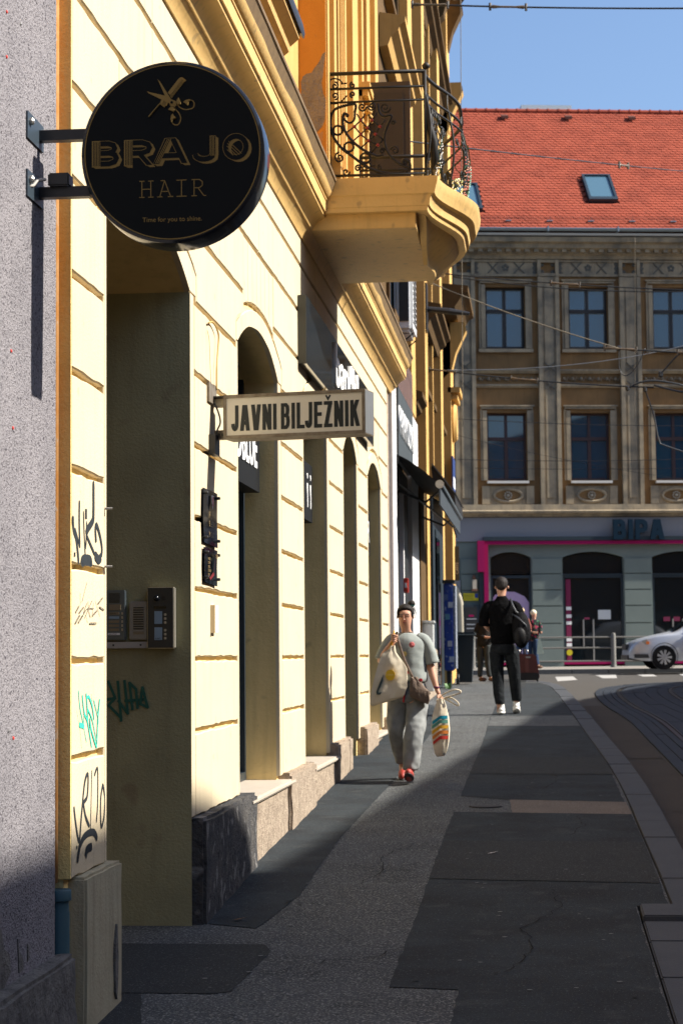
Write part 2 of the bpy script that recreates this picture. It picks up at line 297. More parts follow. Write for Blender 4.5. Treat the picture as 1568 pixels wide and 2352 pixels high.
HANG = [('grey trolley fitting with bent rods where the tram wires meet', [(1.661, 36.0, 4.796), (1.899, 36.0, 4.902), (2.212, 36.0, 4.919), (2.663, 36.0, 4.821), (2.638, 36.0, 4.71), (2.132, 36.0, 4.841)], 0.018), ('dark jointed tram wire hanger dropping to the right', [(1.974, 36.0, 4.765), (2.121, 36.0, 4.284), (2.206, 36.0, 3.845), (2.344, 36.0, 3.724), (3.193, 36.0, 3.431)], 0.014), ('looped pale cable end under the upper tram wire', [(1.434, 34.0, 5.227), (1.442, 34.0, 4.849), (1.573, 34.0, 4.755), (1.762, 34.0, 4.954), (1.879, 34.0, 5.216)], 0.008), ('dark hanger between upper wires at the right edge', [(1.878, 30.0, 4.198), (2.178, 30.0, 4.51), (2.44, 30.0, 4.583)], 0.014)]
# ------------------------------------------------ ground (the street climbs away from the camera)
GK = [(-40,-2.6),(-20,-2.2),(0,-1.85),(9.1,-1.6),(11.5,-1.53),(13.3,-1.43),(19,-1.21),(25.2,-1.01),(28.3,-.88),(40,-.62),(50,-.47),(58,-.40),(70,-.3),(400,-.3)]
def gz(d):
    for (a, za), (b, zb) in zip(GK, GK[1:]):
        if d <= b: return za + (zb-za)*(d-a)/(b-a)
    return GK[-1][1]
def clip(poly, y0, y1):
    def half(P, f, y):
        out = []
        for i in range(len(P)):
            a, b = P[i-1], P[i]; ia, ib = f(a[1]), f(b[1])
            if ia != ib:
                t = (y-a[1])/(b[1]-a[1]); out.append((a[0]+(b[0]-a[0])*t, y))
            if ib: out.append(b)
        return out
    P = half(poly, lambda v: v >= y0, y0)
    return half(P, lambda v: v <= y1, y1) if P else P
def sheet(name, poly, off, m, parent=None, thick=0):
    mb = MB(); ks = [k[0] for k in GK]
    for a, b in zip(ks, ks[1:]):
        P = clip(poly, a, b)
        if len(P) > 2:
            ar = sum(P[i-1][0]*P[i][1]-P[i][0]*P[i-1][1] for i in range(len(P)))
            if abs(ar) < 1e-6: continue
            if ar < 0: P = P[::-1]
            n = len(P); tp = [(x, y, gz(y)+off) for x, y in P]
            if thick:
                mb.add(tp + [(x, y, z-thick) for x, y, z in tp], [tuple(range(n))] + [(n+i, n+(i+1) % n, (i+1) % n, i) for i in range(n)])
            else: mb.add(tp, [tuple(range(n))])
    return mb.build(name, m, parent)
def struct(o): o['kind'] = 'structure'; return o
struct(sheet('road', [(-70,-40),(80,-40),(80,400),(-70,400)], -.125, roadm))
KI = [(.56,-10),(.55,8.0),(.55,11.99),(.75,12.0),(.73,15.7),(.73,17.3),(.71,19.2),(.67,21.2),(.54,25.7),(.45,28.4),(.30,35.4),(.20,38.6),(.02,41.2),(-.5,43.2),(-1.4,44.6),(-2.4,45.2)]
sidewalk = struct(sheet('sidewalk', [(-4,-10)] + KI + [(-4,45.2)], 0, walklight, thick=.16))
def resample_(P, st):
    out = []
    for a, b in zip(P, P[1:]):
        a, b = Vector(a), Vector(b); k = max(1, int((b-a).length/st)); out += [a+(b-a)*i/k for i in range(k)]
    return out+[Vector(P[-1])]
def patch(name, P, off, m):
    Q = []
    if 'asphalt' in name:
        for a, b in zip(P, P[1:]+P[:1]):
            L = math.hypot(b[0]-a[0], b[1]-a[1]); k = max(1, min(90, int(L/.12)))
            for i in range(k):
                t = i/k; j = .006 if i else 0; Q.append((a[0]+(b[0]-a[0])*t+random.uniform(-j, j), a[1]+(b[1]-a[1])*t+random.uniform(-j, j)))
    return struct(sheet(name, Q or P, off, m))
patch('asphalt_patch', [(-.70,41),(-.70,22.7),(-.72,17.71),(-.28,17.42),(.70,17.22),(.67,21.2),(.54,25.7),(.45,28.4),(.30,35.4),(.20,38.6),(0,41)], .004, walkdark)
patch('asphalt_patch', [(-.86,44),(-.86,38),(-.3,38),(-.3,43)], .008, walkdark2)
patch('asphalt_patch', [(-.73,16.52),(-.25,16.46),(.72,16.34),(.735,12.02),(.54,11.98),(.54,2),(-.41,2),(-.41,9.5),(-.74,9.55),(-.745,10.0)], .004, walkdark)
patch('asphalt_patch', [(-.28,17.41),(.72,17.21),(.72,16.34),(-.25,16.46)], .004, walkpatch)
patch('asphalt_patch', [(-.715,14.7),(.73,14.62),(.73,12.75),(-.735,12.9)], .008, walkdark2)
patch('asphalt_patch', [(-.70,21.6),(.66,21.6),(.70,19.6),(-.71,19.7)], .008, walkdark2)
patch('asphalt_patch', [(-.70,28.2),(.45,28.2),(.52,26.3),(-.70,26.4)], .008, walklight)
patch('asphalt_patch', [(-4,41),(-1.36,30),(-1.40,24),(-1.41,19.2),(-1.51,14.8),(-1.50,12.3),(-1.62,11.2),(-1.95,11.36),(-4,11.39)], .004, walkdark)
patch('asphalt_patch', [(-4,10.69),(-1.50,10.69),(-1.44,10.5),(-1.48,9.42),(-1.56,9.36),(-4,9.40)], .004, walkdark2)
patch('asphalt_patch', [(-4,9.36),(-1.9,9.33),(-1.75,8.6),(-1.7,5),(-4,5)], .008, walkdark2)
# wear on the pavement: gum, grit and hairline cracks
gm = MB(); gd = MB(); random.seed(21)
for i in range(150):
    x, y = random.uniform(-1.7, .6), 8.2+random.random()**1.6*22; rr = random.uniform(.006, .016); z = gz(y)+.0105; n_ = 7; ph = random.random()*6
    P = [(x+rr*random.uniform(.7, 1.2)*math.cos(ph+k*.9), y+rr*random.uniform(.7, 1.2)*math.sin(ph+k*.9), gz(y)+.0105) for k in range(n_)]
    (gm if i % 3 else gd).add(P, [tuple(range(n_))])
for nm_, b_, m_ in (('gum_spots', gm, mat('trodden_gum', (.16,.16,.155), .9)), ('tar_spots', gd, mat('tar', (.012,.013,.014), .8))):
    o = b_.build(nm_, m_); o['kind'] = 'stuff'
for P in [[(-.2,9.9),(-.05,10.6),(-.12,11.2),(.1,11.9),(.05,12.5)],[(-1.2,12.6),(-1.05,13.2),(-1.12,13.9),(-.95,14.4)],[(.2,15.0),(.32,15.6),(.28,16.2)],[(-1.3,9.9),(-1.1,10.2),(-.9,10.25),(-.75,10.6)],[(0,18.2),(.15,19.0),(.1,20.1)]]:
    Q = [(Vector(p)+Vector((random.uniform(-.02,.02), random.uniform(-.02,.02)))) for p in resample_(P, .07)]
    mb = MB()
    for a, b in zip(Q, Q[1:]):
        t = (b-a).normalized(); q = Vector((-t.y, t.x))*random.uniform(.0015, .004); mb.quad(*[(p.x, p.y, gz(p.y)+.0112) for p in (a-q, b-q, b+q, a+q)][::-1])
    struct(mb.build('pavement_crack', mat('crack', (.008,.008,.009), .95)))
# kerb: one granite stone after another
def resample(P, st, y0=None):
    out = [Vector(P[0])]; acc = 0
    for a, b in zip(P, P[1:]):
        a, b = Vector(a), Vector(b); L = (b-a).length; t = 0
        while acc + (L-t) >= st:
            t += st-acc; acc = 0; out.append(a+(b-a)*t/L)
        acc += L-t
    return out
kerb = bpy.data.objects.new('kerb', None); COL.objects.link(kerb); kerb['kind'] = 'structure'; kerb.location = (.7, 12, gz(12)); ORG['kerb'] = Vector(kerb.location)
kp = resample([(.75,12.02),(.73,15.7),(.73,17.3),(.71,19.2),(.67,21.2),(.54,25.7),(.45,28.4),(.30,35.4),(.20,38.6),(.02,41.2),(-.5,43.2),(-1.4,44.6),(-2.4,45.2)], .98)
for a, b in zip(kp, kp[1:]):
    t = (b-a).normalized(); q = Vector((t.y, -t.x)); g = .006
    a2, b2 = a+t*g+q*.012, b-t*g+q*.012
    P = [a2, b2, b2+q*.24, a2+q*.24]; mb = MB(); dz = random.uniform(-.008, .003)
    top = [(p.x, p.y, gz(p.y)+dz) for p in P]; ins = [(p.x, p.y) for p in P]
    c_ = (P[0]+P[2])/2
    top2 = [(c_.x+(p.x-c_.x)*.94, c_.y+(p.y-c_.y)*.985, gz(p.y)+dz) for p in P]; top1 = [(p.x, p.y, gz(p.y)+dz-.012) for p in P]
    bot = [(p.x, p.y, gz(p.y)-.3) for p in P]
    mb.add(top2+top1+bot, [(3, 2, 1, 0)] + [(i, (i+1) % 4, 4+(i+1) % 4, 4+i) for i in range(4)] + [(4+i, 4+(i+1) % 4, 8+(i+1) % 4, 8+i) for i in range(4)])
    mb.build('kerb_stone', kerbm, kerb)
# raised stone bay at the lower right
for x0, x1, y0, y1 in [(.565,1.5,11.60,11.97),(.565,.86,10.95,11.58),(.88,1.5,10.95,11.58),(.565,.86,9.92,10.93),(.88,1.5,9.92,10.93),(.565,.86,8.8,9.90),(.88,1.5,8.8,9.90),(.565,.86,7.6,8.78),(.88,1.5,7.6,8.78)]:
    h = .02 if y0 > 11.5 else -.01
    mb = MB(); mb.bev(x0, x1, y0, y1, -.25, h, .008); mb.v = [(x, y, z+gz(y)) for x, y, z in mb.v]; mb.build('kerb_slab', kerbm, kerb)
# gutter lane of brown concrete and the tram slabs
EB = [(1.52,10),(1.50,17),(1.44,20.7),(1.36,25.06),(1.23,29.85),(1.06,33.1),(1.0,36.5),(1.03,39.5),(1.3,41.8)]
KO = [(.98,10),(.98,17.3),(.95,20),(.80,25.5),(.66,29.7),(.52,35.3),(.50,37.5)]
for i, (a, b) in enumerate([(10,14.2),(14.25,17.5),(17.54,22.8),(22.85,28),(28.05,33.5)]):
    def at(P, y):
        for (x0, y0), (x1, y1) in zip(P, P[1:]):
            if y <= y1: return x0+(x1-x0)*(y-y0)/(y1-y0)
        return P[-1][0]
    ys = [a+(b-a)*k/6 for k in range(7)]
    patch('gutter_slab', [(at(KO, y)+.02, y) for y in ys]+[(at(EB, y)-.02, y) for y in ys[::-1]], -.119+.001*(i % 2), gutter_c)
track = bpy.data.objects.new('tram_track', None); COL.objects.link(track); track['kind'] = 'structure'; track.location = (2, 25, gz(25)-.12); ORG['tram_track'] = Vector(track.location)
def pathat(P, s):
    for a, b in zip(P, P[1:]):
        L = (Vector(b)-Vector(a)).length
        if s <= L: t = (Vector(b)-Vector(a))/L; return Vector(a)+t*s, t
        s -= L
    t = (Vector(P[-1])-Vector(P[-2])).normalized(); return Vector(P[-1])+t*s, t
def smoothp(P, n=6):
    out = []
    for i in range(len(P)-1):
        p0, p1, p2, p3 = [Vector(P[max(0, min(len(P)-1, j))]) for j in (i-1, i, i+1, i+2)]
        for k in range(n):
            t = k/n
            out.append(.5*((2*p1)+(p2-p0)*t+(2*p0-5*p1+4*p2-p3)*t*t+(3*p1-p0-3*p2+p3)*t**3))
    out.append(Vector(P[-1])); return out
base = smoothp([(1.50,14),(1.50,17),(1.44,20.7),(1.36,25.06),(1.23,29.85),(1.08,33.1),(1.02,36.5),(1.10,39.5),(1.45,41.8),(2.2,43.6),(3.5,44.9),(5.2,45.6)])
def off_at(s, o):
    p, t = pathat(base, s); q = Vector((t.y, -t.x)); p = p+q*o; return (p.x, p.y)
Lb = sum((b-a).length for a, b in zip(base, base[1:]))
rails = [.44, 1.44]
strips = [(0,.145),(.15,.29),(.295,.395),(.50,.72),(.725,.95),(.955,1.18),(1.185,1.39),(1.50,1.95),(1.955,2.4),(2.405,2.9)]
for j, (o0, o1) in enumerate(strips):
    s = 0.3*(j % 3)
    while s < Lb-2.2:
        ss = [s+.008, s+.8, s+1.6, s+2.4-.008]
        P = [off_at(q, o0+.004) for q in ss]+[off_at(q, o1-.004) for q in ss[::-1]]
        dz = random.uniform(-.003, .003)
        mb = MB(); n = len(P); tp = [(x, y, gz(y)-.105+dz) for x, y in P]
        mb.add(tp+[(x, y, z-.05) for x, y, z in tp], [tuple(range(n))[::-1]]+[(i, (i+1) % n, n+(i+1) % n, n+i) for i in range(n)])
        mb.build('paving_slab', slabm, track); s += 2.4
for rr in rails:
    for d0, d1, h, m in [(-.035, .02, -.100, rail_s), (.045, .06, -.102, rail_s), (.02, .045, -.118, blackm)]:
        mb = MB(); ss = [Lb*k/90 for k in range(91)]
        for a, b in zip(ss, ss[1:]):
            q = [off_at(a, rr+d0), off_at(b, rr+d0), off_at(b, rr+d1), off_at(a, rr+d1)]
            mb.quad(*[(x, y, gz(y)+h) for x, y in q])
        mb.build('rail', m, track)
for P in [[(.37,49.99),(.82,50.55),(.87,47.23),(.4,46.2)],[(1.42,51.83),(1.96,52.08),(1.85,48.48),(1.5,48.4)],[(2.5,52.3),(2.93,52.31),(2.88,49.79),(2.53,49.68)],[(3.6,52.9),(4.1,53.1),(4.05,50.3),(3.55,50.2)]]:
    patch('road_marking', P, -.119, paintw)
# far pavement
c17 = math.cos(math.atan(.17)); s17 = math.sin(math.atan(.17))
def BL(u, v): return (c17*u - s17*v, 59 + s17*u + c17*v)
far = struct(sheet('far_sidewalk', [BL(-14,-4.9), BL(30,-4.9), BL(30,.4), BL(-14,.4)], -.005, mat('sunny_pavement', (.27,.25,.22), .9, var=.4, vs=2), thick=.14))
kf = MB()
for i in range(40):
    u = -12+i*1.0; a = BL(u+.01,-5.1); b = BL(u+.99,-5.1); c = BL(u+.99,-4.9); d = BL(u+.01,-4.9)
    kf.add([(x, y, gz(y)) for x, y in (a, b, c, d)]+[(x, y, gz(y)-.2) for x, y in (a, b, c, d)], [(0,1,2,3),(4,5,1,0),(5,6,2,1),(7,4,0,3)])
o = kf.build('kerb', kerbm); struct(o)

# ------------------------------------------------ grey roughcast house, nearest on the left
gh = thing('grey_house', 'grey roughcast house wall with a crumbling concrete base, beside the yellow townhouse', 'house', (-2.04, 8.2, gz(8.2)))
MB().box(-8, -2.04, -45, 8.225, -3, 14).build('wall', greyr, gh)
mb = MB(); N_ = 26
prof = [(-1.965 + .012*math.sin(i*1.7) + random.uniform(-.006, .006), 3 + i*5.28/N_) for i in range(N_+1)]
for (xa, ya), (xb, yb) in zip(prof, prof[1:]):
    za = -1.25 + random.uniform(-.012, .008); zb = za
    mb.box(-2.1, (xa+xb)/2, ya, yb, -2.4, za)
o = MB().bev(-2.3, -1.962, 2, 8.285, -2.4, -1.248, .018).build('plinth', concrete, gh, smooth=True, auto=40)
tex = bpy.data.textures.new('rough', 'CLOUDS'); tex.noise_scale = .12
def roughen(o, cuts, strength, sc=.12):
    bm = bmesh.new(); bm.from_mesh(o.data)
    bmesh.ops.subdivide_edges(bm, edges=[e for e in bm.edges if e.calc_length() > .15], cuts=cuts, use_grid_fill=True)
    from mathutils import noise
    for v in bm.verts:
        p = v.co/sc; n = noise.noise_vector(p) + .5*noise.noise_vector(p*2.3)
        v.co += n*strength
    bmesh.ops.triangulate(bm, faces=[f for f in bm.faces if len(f.verts) > 4])
    bm.to_mesh(o.data); bm.free()
roughen(o, 22, .012, .1)
# flaked patches low on the wall
def blob(pts, jit=.3): return [(a+random.uniform(-1, 1)*jit, b+random.uniform(-1, 1)*jit) for a, b in pts]
for P in [[(7.1,-.85),(7.26,-.88),(7.28,-1.0),(7.38,-1.02),(7.42,-1.1),(7.50,-1.13),(7.52,-1.2),(7.42,-1.245),(7.1,-1.245)],[(7.62,-1.09),(7.645,-1.14),(7.70,-1.18),(7.71,-1.22),(7.64,-1.225)],[(7.77,-1.13),(7.79,-1.14),(7.795,-1.19),(7.77,-1.2)]]:
    MB().prism(P, 'x', -2.05, -2.0355).build('bare_patch', concrete, gh)
for y_, z_, c in [(7.42,2.53,0),(7.42,2.35,0),(7.55,-.31,0),(7.50,1.20,0),(7.63,2.55,1),(7.48,-.28,1),(7.53,.9,0)]:
    MB().lathe([(.007,0),(.007,.004),(.003,.006)], (-2.04, y_, z_), 'x', 8).build('wall_plug', mat('red_plug', (.6,.03,.02), .5) if not c else steel, gh)
dp = thing('downpipe', 'orange painted drainpipe in the corner with a teal plastic socket at its foot', 'drainpipe', (-2.068, 8.29, gz(8.3)))
MB().tube([(-2.082, 8.295, 9), (-2.082, 8.295, -.95)], .037, 14).build('pipe', mat('orange_pipe', (.62, .27, .07), .6, var=.6, vs=12, col2=(.70, .45, .22), spots=[(20,.66,(.6,.5,.4),.6)]), dp, smooth=True)
MB().lathe([(.047,-2.0),(.047,-1.08),(.044,-1.07),(.044,-1.03),(.054,-1.025),(.054,-.985),(.050,-.98)], (-2.045, 8.31, 0), 'z', 20).build('socket', mat('teal_plastic', (.025, .075, .10), .55), dp, smooth=True, auto=40)

# ------------------------------------------------ yellow townhouse
th = thing('yellow_townhouse', 'pale yellow rusticated townhouse with arched shop windows and a golden cornice', 'house', (-2.3, 17, gz(17)))
OP = [(9.045, 11.29, 'd'), (13.12, 15.22, 'w'), (16.85, 18.80, 'w'), (20.35, 21.90, 's'), (23.29, 25.24, 'w')]
ZS, ZT, ZW = 2.13, 2.37, 3.62
Y0, Y1 = 8.352, 26.40
def arc(a, b, zs, zt, n=18):
    h = zt-zs; wd = (b-a)/2; r = (wd*wd+h*h)/(2*h); cz_ = zt-r; c_ = (a+b)/2
    ph = math.asin(min(1, wd/r))
    return [(c_+r*math.sin(-ph+2*ph*i/n), cz_+r*math.cos(-ph+2*ph*i/n)) for i in range(n+1)]
piers = []; e = Y0
for a, b, k in OP: piers.append((e, a)); e = b
piers.append((e, Y1))
wall = MB(); XC = -2.035
for a, b in piers: wall.box(-3.4, XC, a, b, -2.2, ZS)
for a, b, k in OP:
    A_ = arc(a, b, ZS, ZT)
    wall.prism([(a, ZW+.6)] + A_ + [(b, ZW+.6)], 'x', -3.4, XC)
    if k != 'd': wall.box(-3.4, -2.06, a, b, -2.2, -.99 if k == 'w' else -1.26)
for a, b in piers: wall.box(-3.4, XC, a, b, ZS, ZW+.6)
o = wall.build('wall', gold, th)
MB().box(-3.3, -2.0015, 11.2885, 11.2899, -2.0, 2.128).build('passage_shade', jambsh, th)  # thin sheet over the golden jamb; its darker colour stands for the passage shade
# dark rooms behind the glass are the wall's own depth: the glass stands in front of it
def stone(P, name='stone_block', m=cream, t=.035, x0=-2.035):
    """a proud rusticated stone: the outline P in (y, z), front face slightly pulled in"""
    n = len(P); ar = sum(P[i-1][0]*P[i][1]-P[i][0]*P[i-1][1] for i in range(n))
    if ar < 0: P = P[::-1]
    k = .007; c = [sum(p[j] for p in P)/n for j in (0, 1)]
    In = [(p[0]-math.copysign(min(k, abs(p[0]-c[0])*.3), p[0]-c[0]), p[1]-math.copysign(min(k, abs(p[1]-c[1])*.3), p[1]-c[1])) for p in P]
    mb = MB()
    mb.add([(x0, y, z) for y, z in P]+[(x0+t-.008, y, z) for y, z in P]+[(x0+t, y, z) for y, z in In],
        [tuple(range(2*n, 3*n))]+[(i, (i+1) % n, n+(i+1) % n, n+i) for i in range(n)]+[(n+i, n+(i+1) % n, 2*n+(i+1) % n, 2*n+i) for i in range(n)])
    return mb.build(name, m, th)
ZJ = [-.85, -.434, -.015, .396, .817, 1.245, 1.674, 2.095, 2.516, 2.937, 3.36]
GR = .014
def wob(z, y0, y1, s):
    k = max(5, int((y1-y0)/.1)); return [(y0+(y1-y0)*i/k, z+random.uniform(-.0045, .0045)) for i in range(k+1)][::s]
for pi, (a, b) in enumerate(piers):
    L0 = .0 if pi == 0 else .135
    zb = -.925 if pi else -.94
    if pi:   # plain margin beside the opening
        stone([(a, zb), (a+L0-.012, zb), (a+L0-.012, ZS), (a, ZS)], 'margin')
    for i in range(len(ZJ)-4):
        z0 = (ZJ[i]+GR) if i else zb; z1 = ZJ[i+1]-GR
        bb = b-.045 if pi < 5 else b
        stone(wob(z0, a+L0+.012*(pi > 0), bb, 1)+wob(z1, a+L0+.012*(pi > 0), bb, -1))
    if pi < 5: stone([(b-.0445, zb), (b, zb), (b, ZS), (b-.0445, ZS)], 'margin')
MB().box(-2.12, -2.0015, 8.338, 8.3515, -.94, 3.6).build('side_face', mat('bounce_lit_gold', (.88, .66, .26), .7, var=.5, vs=5, col2=(.75, .52, .18), bump=.8, bs=42, streak=.15), th)  # brighter gold than the wall: bounced light on this side put into the colour
# arches, fluted keystones and the courses between them
ext = []
for a, b, k in OP:
    I_ = arc(a, b, ZS, ZT, 16); E_ = arc(a-.045, b+.19, 2.25, 2.495, 16)
    stone([(a-.045, ZS)]+E_+[(b+.19, ZS), (b, ZS)]+I_[::-1][1:-1]+[(a, ZS)], 'archivolt')
    ext.append(arc(a-.075, b+.22, 2.262, 2.53, 24))
    y0, y1 = a+.30, b-.27; nf = 7; wv = (y1-y0)/nf
    for j in range(nf):
        p, q = y0+j*wv+.006, y0+(j+1)*wv-.006
        def eh(y): return max([z for (yy, z) in ext[-1] if abs(yy-y) < .12] or [2.5])+.004
        stone([(p, eh(p)), (q, eh(q)), (q, 2.937-GR), (p, 2.937-GR)], 'voussoir', t=.031)
def exth(E, y):
    for (ya, za), (yb, zb) in zip(E, E[1:]):
        if ya <= y <= yb: return za+(zb-za)*(y-ya)/(yb-ya)
    return 2.25
for pi, (a, b) in enumerate(piers):
    # course 2.095-2.516 clipped by the two arches
    lo = [];
    if pi: ya = OP[pi-1][1]-.27+.02; E1 = [p for p in ext[pi-1] if p[0] >= ya]; left = [(ya, 2.516-GR), (ya, exth(ext[pi-1], ya))]+E1+[(OP[pi-1][1]+.22, 2.095+GR)]
    else: left = [(a, 2.516-GR), (a, 2.095+GR)]
    if pi < 5: yb = OP[pi][0]+.28; E2 = [p for p in ext[pi] if p[0] <= yb]; right = [(OP[pi][0]-.075, 2.095+GR)]+E2+[(yb, exth(ext[pi], yb)), (yb, 2.516-GR)]
    else: right = [(b, 2.095+GR), (b, 2.516-GR)]
    stone(left+right)
    y0 = a if pi == 0 else OP[pi-1][1]-.25; y1 = b if pi == 5 else OP[pi][0]+.28
    stone(wob(2.516+GR, y0, y1, 1)+wob(2.937-GR, y0, y1, -1))
    y0 = a if pi == 0 else (OP[pi-1][0]+OP[pi-1][1])/2+.003; y1 = b if pi == 5 else (OP[pi][0]+OP[pi][1])/2-.003
    stone(wob(2.937+GR, y0, y1, 1)+wob(3.36-GR, y0, y1, -1))
    stone([(y0, 3.36+GR), (y1, 3.36+GR), (y1, 3.62), (y0, 3.62)])
# plinths
def rough_box(name, x0, x1, y0, y1, z0, z1, m, parent, st=.01, b=.02, cuts=9):
    o = MB().bev(x0, x1, y0, y1, z0, z1, b).build(name, m, parent, smooth=True, auto=50); roughen(o, cuts, st, .13); return o
rough_box('plinth', -2.3, -1.955, 8.44, 9.17, -2.0, -.945, mat('plinth_plaster', (.40, .36, .25), .85, var=.6, vs=6, col2=(.34, .29, .2), bump=.5, bs=50, streak=.5), th, .004, .012)
MB().prism([(9.02,-1.22),(9.035,-1.3),(9.045,-1.38),(9.03,-1.5),(9.015,-1.56),(8.985,-1.52),(8.975,-1.40),(8.985,-1.3)], 'x', -1.97, -1.944).build('bare_patch', concrete, th)
for i, (y0, y1, x1, zt, m) in enumerate([(11.33,13.42,-1.925,-.93,stoned),(13.43,15.30,-1.955,-1.0,stonep),(15.31,17.05,-1.925,-.915,stonep),(17.06,18.85,-1.955,-1.0,stonep),(18.86,20.05,-1.925,-.84,stonep),(20.06,20.38,-1.93,-.84,stonep),(20.39,22.0,-1.96,-1.27,marble),(22.0,23.55,-1.92,-.80,stonep),(23.56,25.35,-1.955,-1.0,stonep),(25.36,26.42,-1.92,-.80,stonep)]):
    rough_box('plinth_stone', -2.3, x1, y0, y1, gz(y0)-.3, zt, m, th, .011 if m != marble else .003, .02)
for a, b, z in [(13.15,15.5,-.955),(16.9,19.0,-.955),(20.4,21.95,-1.235),(23.32,25.45,-.955)]:
    MB().bev(-2.33, -1.915, a, b, z-.045, z, .015).build('sill', marble, th, smooth=True, auto=40)
# shop windows
for a, b, k in OP[1:]:
    zl = -.95 if k == 'w' else -1.23
    fr = MB()
    fr.box(-2.33, -2.27, a+.001, a+.055, zl, ZS+.1); fr.box(-2.33, -2.27, b-.055, b-.001, zl, ZS+.1); fr.box(-2.33, -2.27, a+.056, b-.056, zl, zl+.06)
    fr.box(-2.325, -2.275, (a+b)/2-.025, (a+b)/2+.025, zl+.06, ZS+.1)
    fr.box(-2.33, -2.27, a+.056, b-.056, ZS+.1, ZT+.05)
    wn = fr.build('window', navy, th)
    MB().box(-2.312, -2.306, a+.056, b-.056, zl+.06, ZS+.1).build('pane', glassd, wn)
    MB().box(-3.39, -2.334, a-.2, b+.2, -1.4, 2.8)
door = MB().box(-3.32, -3.25, 9.05, 11.28, -1.6, 2.3).build('door', mat('dark_door', (.05, .035, .025), .5), th)
# cornice: straight run before and after the balcony, profile in (x, z)
CP = [(-2.10,3.60),(-1.985,3.60),(-1.975,3.63),(-1.955,3.665),(-1.93,3.69),(-1.925,3.70),(-1.915,3.70),(-1.905,3.72),(-1.87,3.765),(-1.82,3.80),(-1.80,3.805),(-1.798,3.83),(-1.782,3.832),(-1.780,3.925),(-1.772,3.93),(-1.770,3.945),(-1.755,3.955),(-1.735,3.985),(-1.73,4.0),(-1.705,4.075),(-1.700,4.09),(-2.10,4.12)]
def run_profile(P, y0, y1, m, name, n=20, wav=.0):
    mb = MB(); k = len(P)
    vs = []
    for i in range(n+1):
        y = y0+(y1-y0)*i/n
        for x, z in P: vs.append((x + (random.uniform(-wav, wav) if x > -1.95 else 0), y, z + (random.uniform(-wav, wav) if x > -1.95 else 0)))
    fs = [(i*k+j, i*k+(j+1) % k, (i+1)*k+(j+1) % k, (i+1)*k+j) for i in range(n) for j in range(k)]
    fs += [tuple(range(k))[::-1], tuple(range(n*k, (n+1)*k))]
    mb.add(vs, fs); return mb.build(name, m, th, smooth=True, auto=25)
run_profile(CP, 1.0, 27.15, cornp, 'cornice', 50, .0006)
FL = [(-1.772,3.982),(-1.735,4.02),(-1.70,4.095),(-1.690,4.10),(-1.688,4.115),(-2.08,4.15),(-2.08,4.13),(-1.71,4.10),(-1.745,4.03)]
MBf = run_profile([(-1.74,4.005),(-1.728,4.006),(-1.695,4.09),(-1.686,4.092),(-1.684,4.118),(-2.06,4.16),(-2.06,4.13),(-1.706,4.10)], 1.0, 27.18, flash, 'flashing', 50, .0012)
# upper floors: set-back wall, then the bay behind the balcony
up = MB().box(-3.4, -2.0, 1, 16.7, 4.0, 14).build('upper_wall', ochre, th)
bay = MB().box(-3.4, -1.76, 16.7, 21.9, 4.0, 14).build('bay_wall', ochre, th)
MB().box(-2.1, -1.762, 16.694, 16.7, 4.05, 14).build('bay_return', orange, th)  # return towards the camera; its shade is put into the orange colour
MB().prism([(-1.985,4.52),(-1.93,4.60),(-1.91,4.53),(-1.86,4.50),(-1.80,4.56),(-1.775,4.62),(-1.765,4.80),(-1.79,4.86),(-1.80,4.95),(-1.79,5.0),(-1.765,5.22),(-1.79,5.20),(-1.82,5.13),(-1.86,5.08),(-1.885,5.04),(-1.93,5.03),(-1.96,5.01),(-1.98,4.96),(-1.975,4.88),(-1.992,4.80)], 'y', 16.690, 16.698).build('bare_patch', peel, th)
MB().prism([(-1.88,4.42),(-1.85,4.38),(-1.80,4.42),(-1.79,4.52),(-1.83,4.50),(-1.87,4.48)], 'y', 16.691, 16.698).build('bare_patch', mat('orange_patch', (.5,.25,.1), .9), th)
for y0, y1, x1 in [(16.72,16.86,-1.745),(16.98,17.18,-1.715),(17.20,17.97,-1.70),(18.60,19.18,-1.70),(19.85,20.05,-1.72),(20.10,20.5,-1.69),(21.3,21.7,-1.70)]:
    MB().box(-1.765, x1, y0, y1, 4.1, 14).build('pilaster', ochre, th)
for y0, y1 in [(17.30,17.36),(17.48,17.54),(17.66,17.72)]:
    MB().box(-1.7, -1.685, y0, y1, 4.3, 14).build('flute', ochre, th)
MB().box(-1.77, -1.66, 16.90, 17.0, 4.1, 4.34).build('pilaster_base', ochre, th)
for y0, z0 in [(19.82,5.45),(19.82,7.3)]:
    cp = MB()
    cp.box(-1.765, -1.64, y0, y0+.5, z0+.35, z0+.42); cp.box(-1.765, -1.66, y0+.03, y0+.46, z0+.28, z0+.35)
    MB().box(-1.765, -1.68, y0+.06, y0+.42, z0-.02, z0+.02).build('neck_moulding', ochre, th)
    c = cp.build('capital', ochre, th)
    for q in range(7):
        MB().lathe([(.0,-.03),(.03,-.015),(.035,.0),(.02,.02),(0,.03)], (-1.68+random.uniform(-.01,.02), y0+.1+.055*q, z0+.1+random.uniform(0,.12)), 'z', 8).build('leaf_ornament', ochre, c, smooth=True)
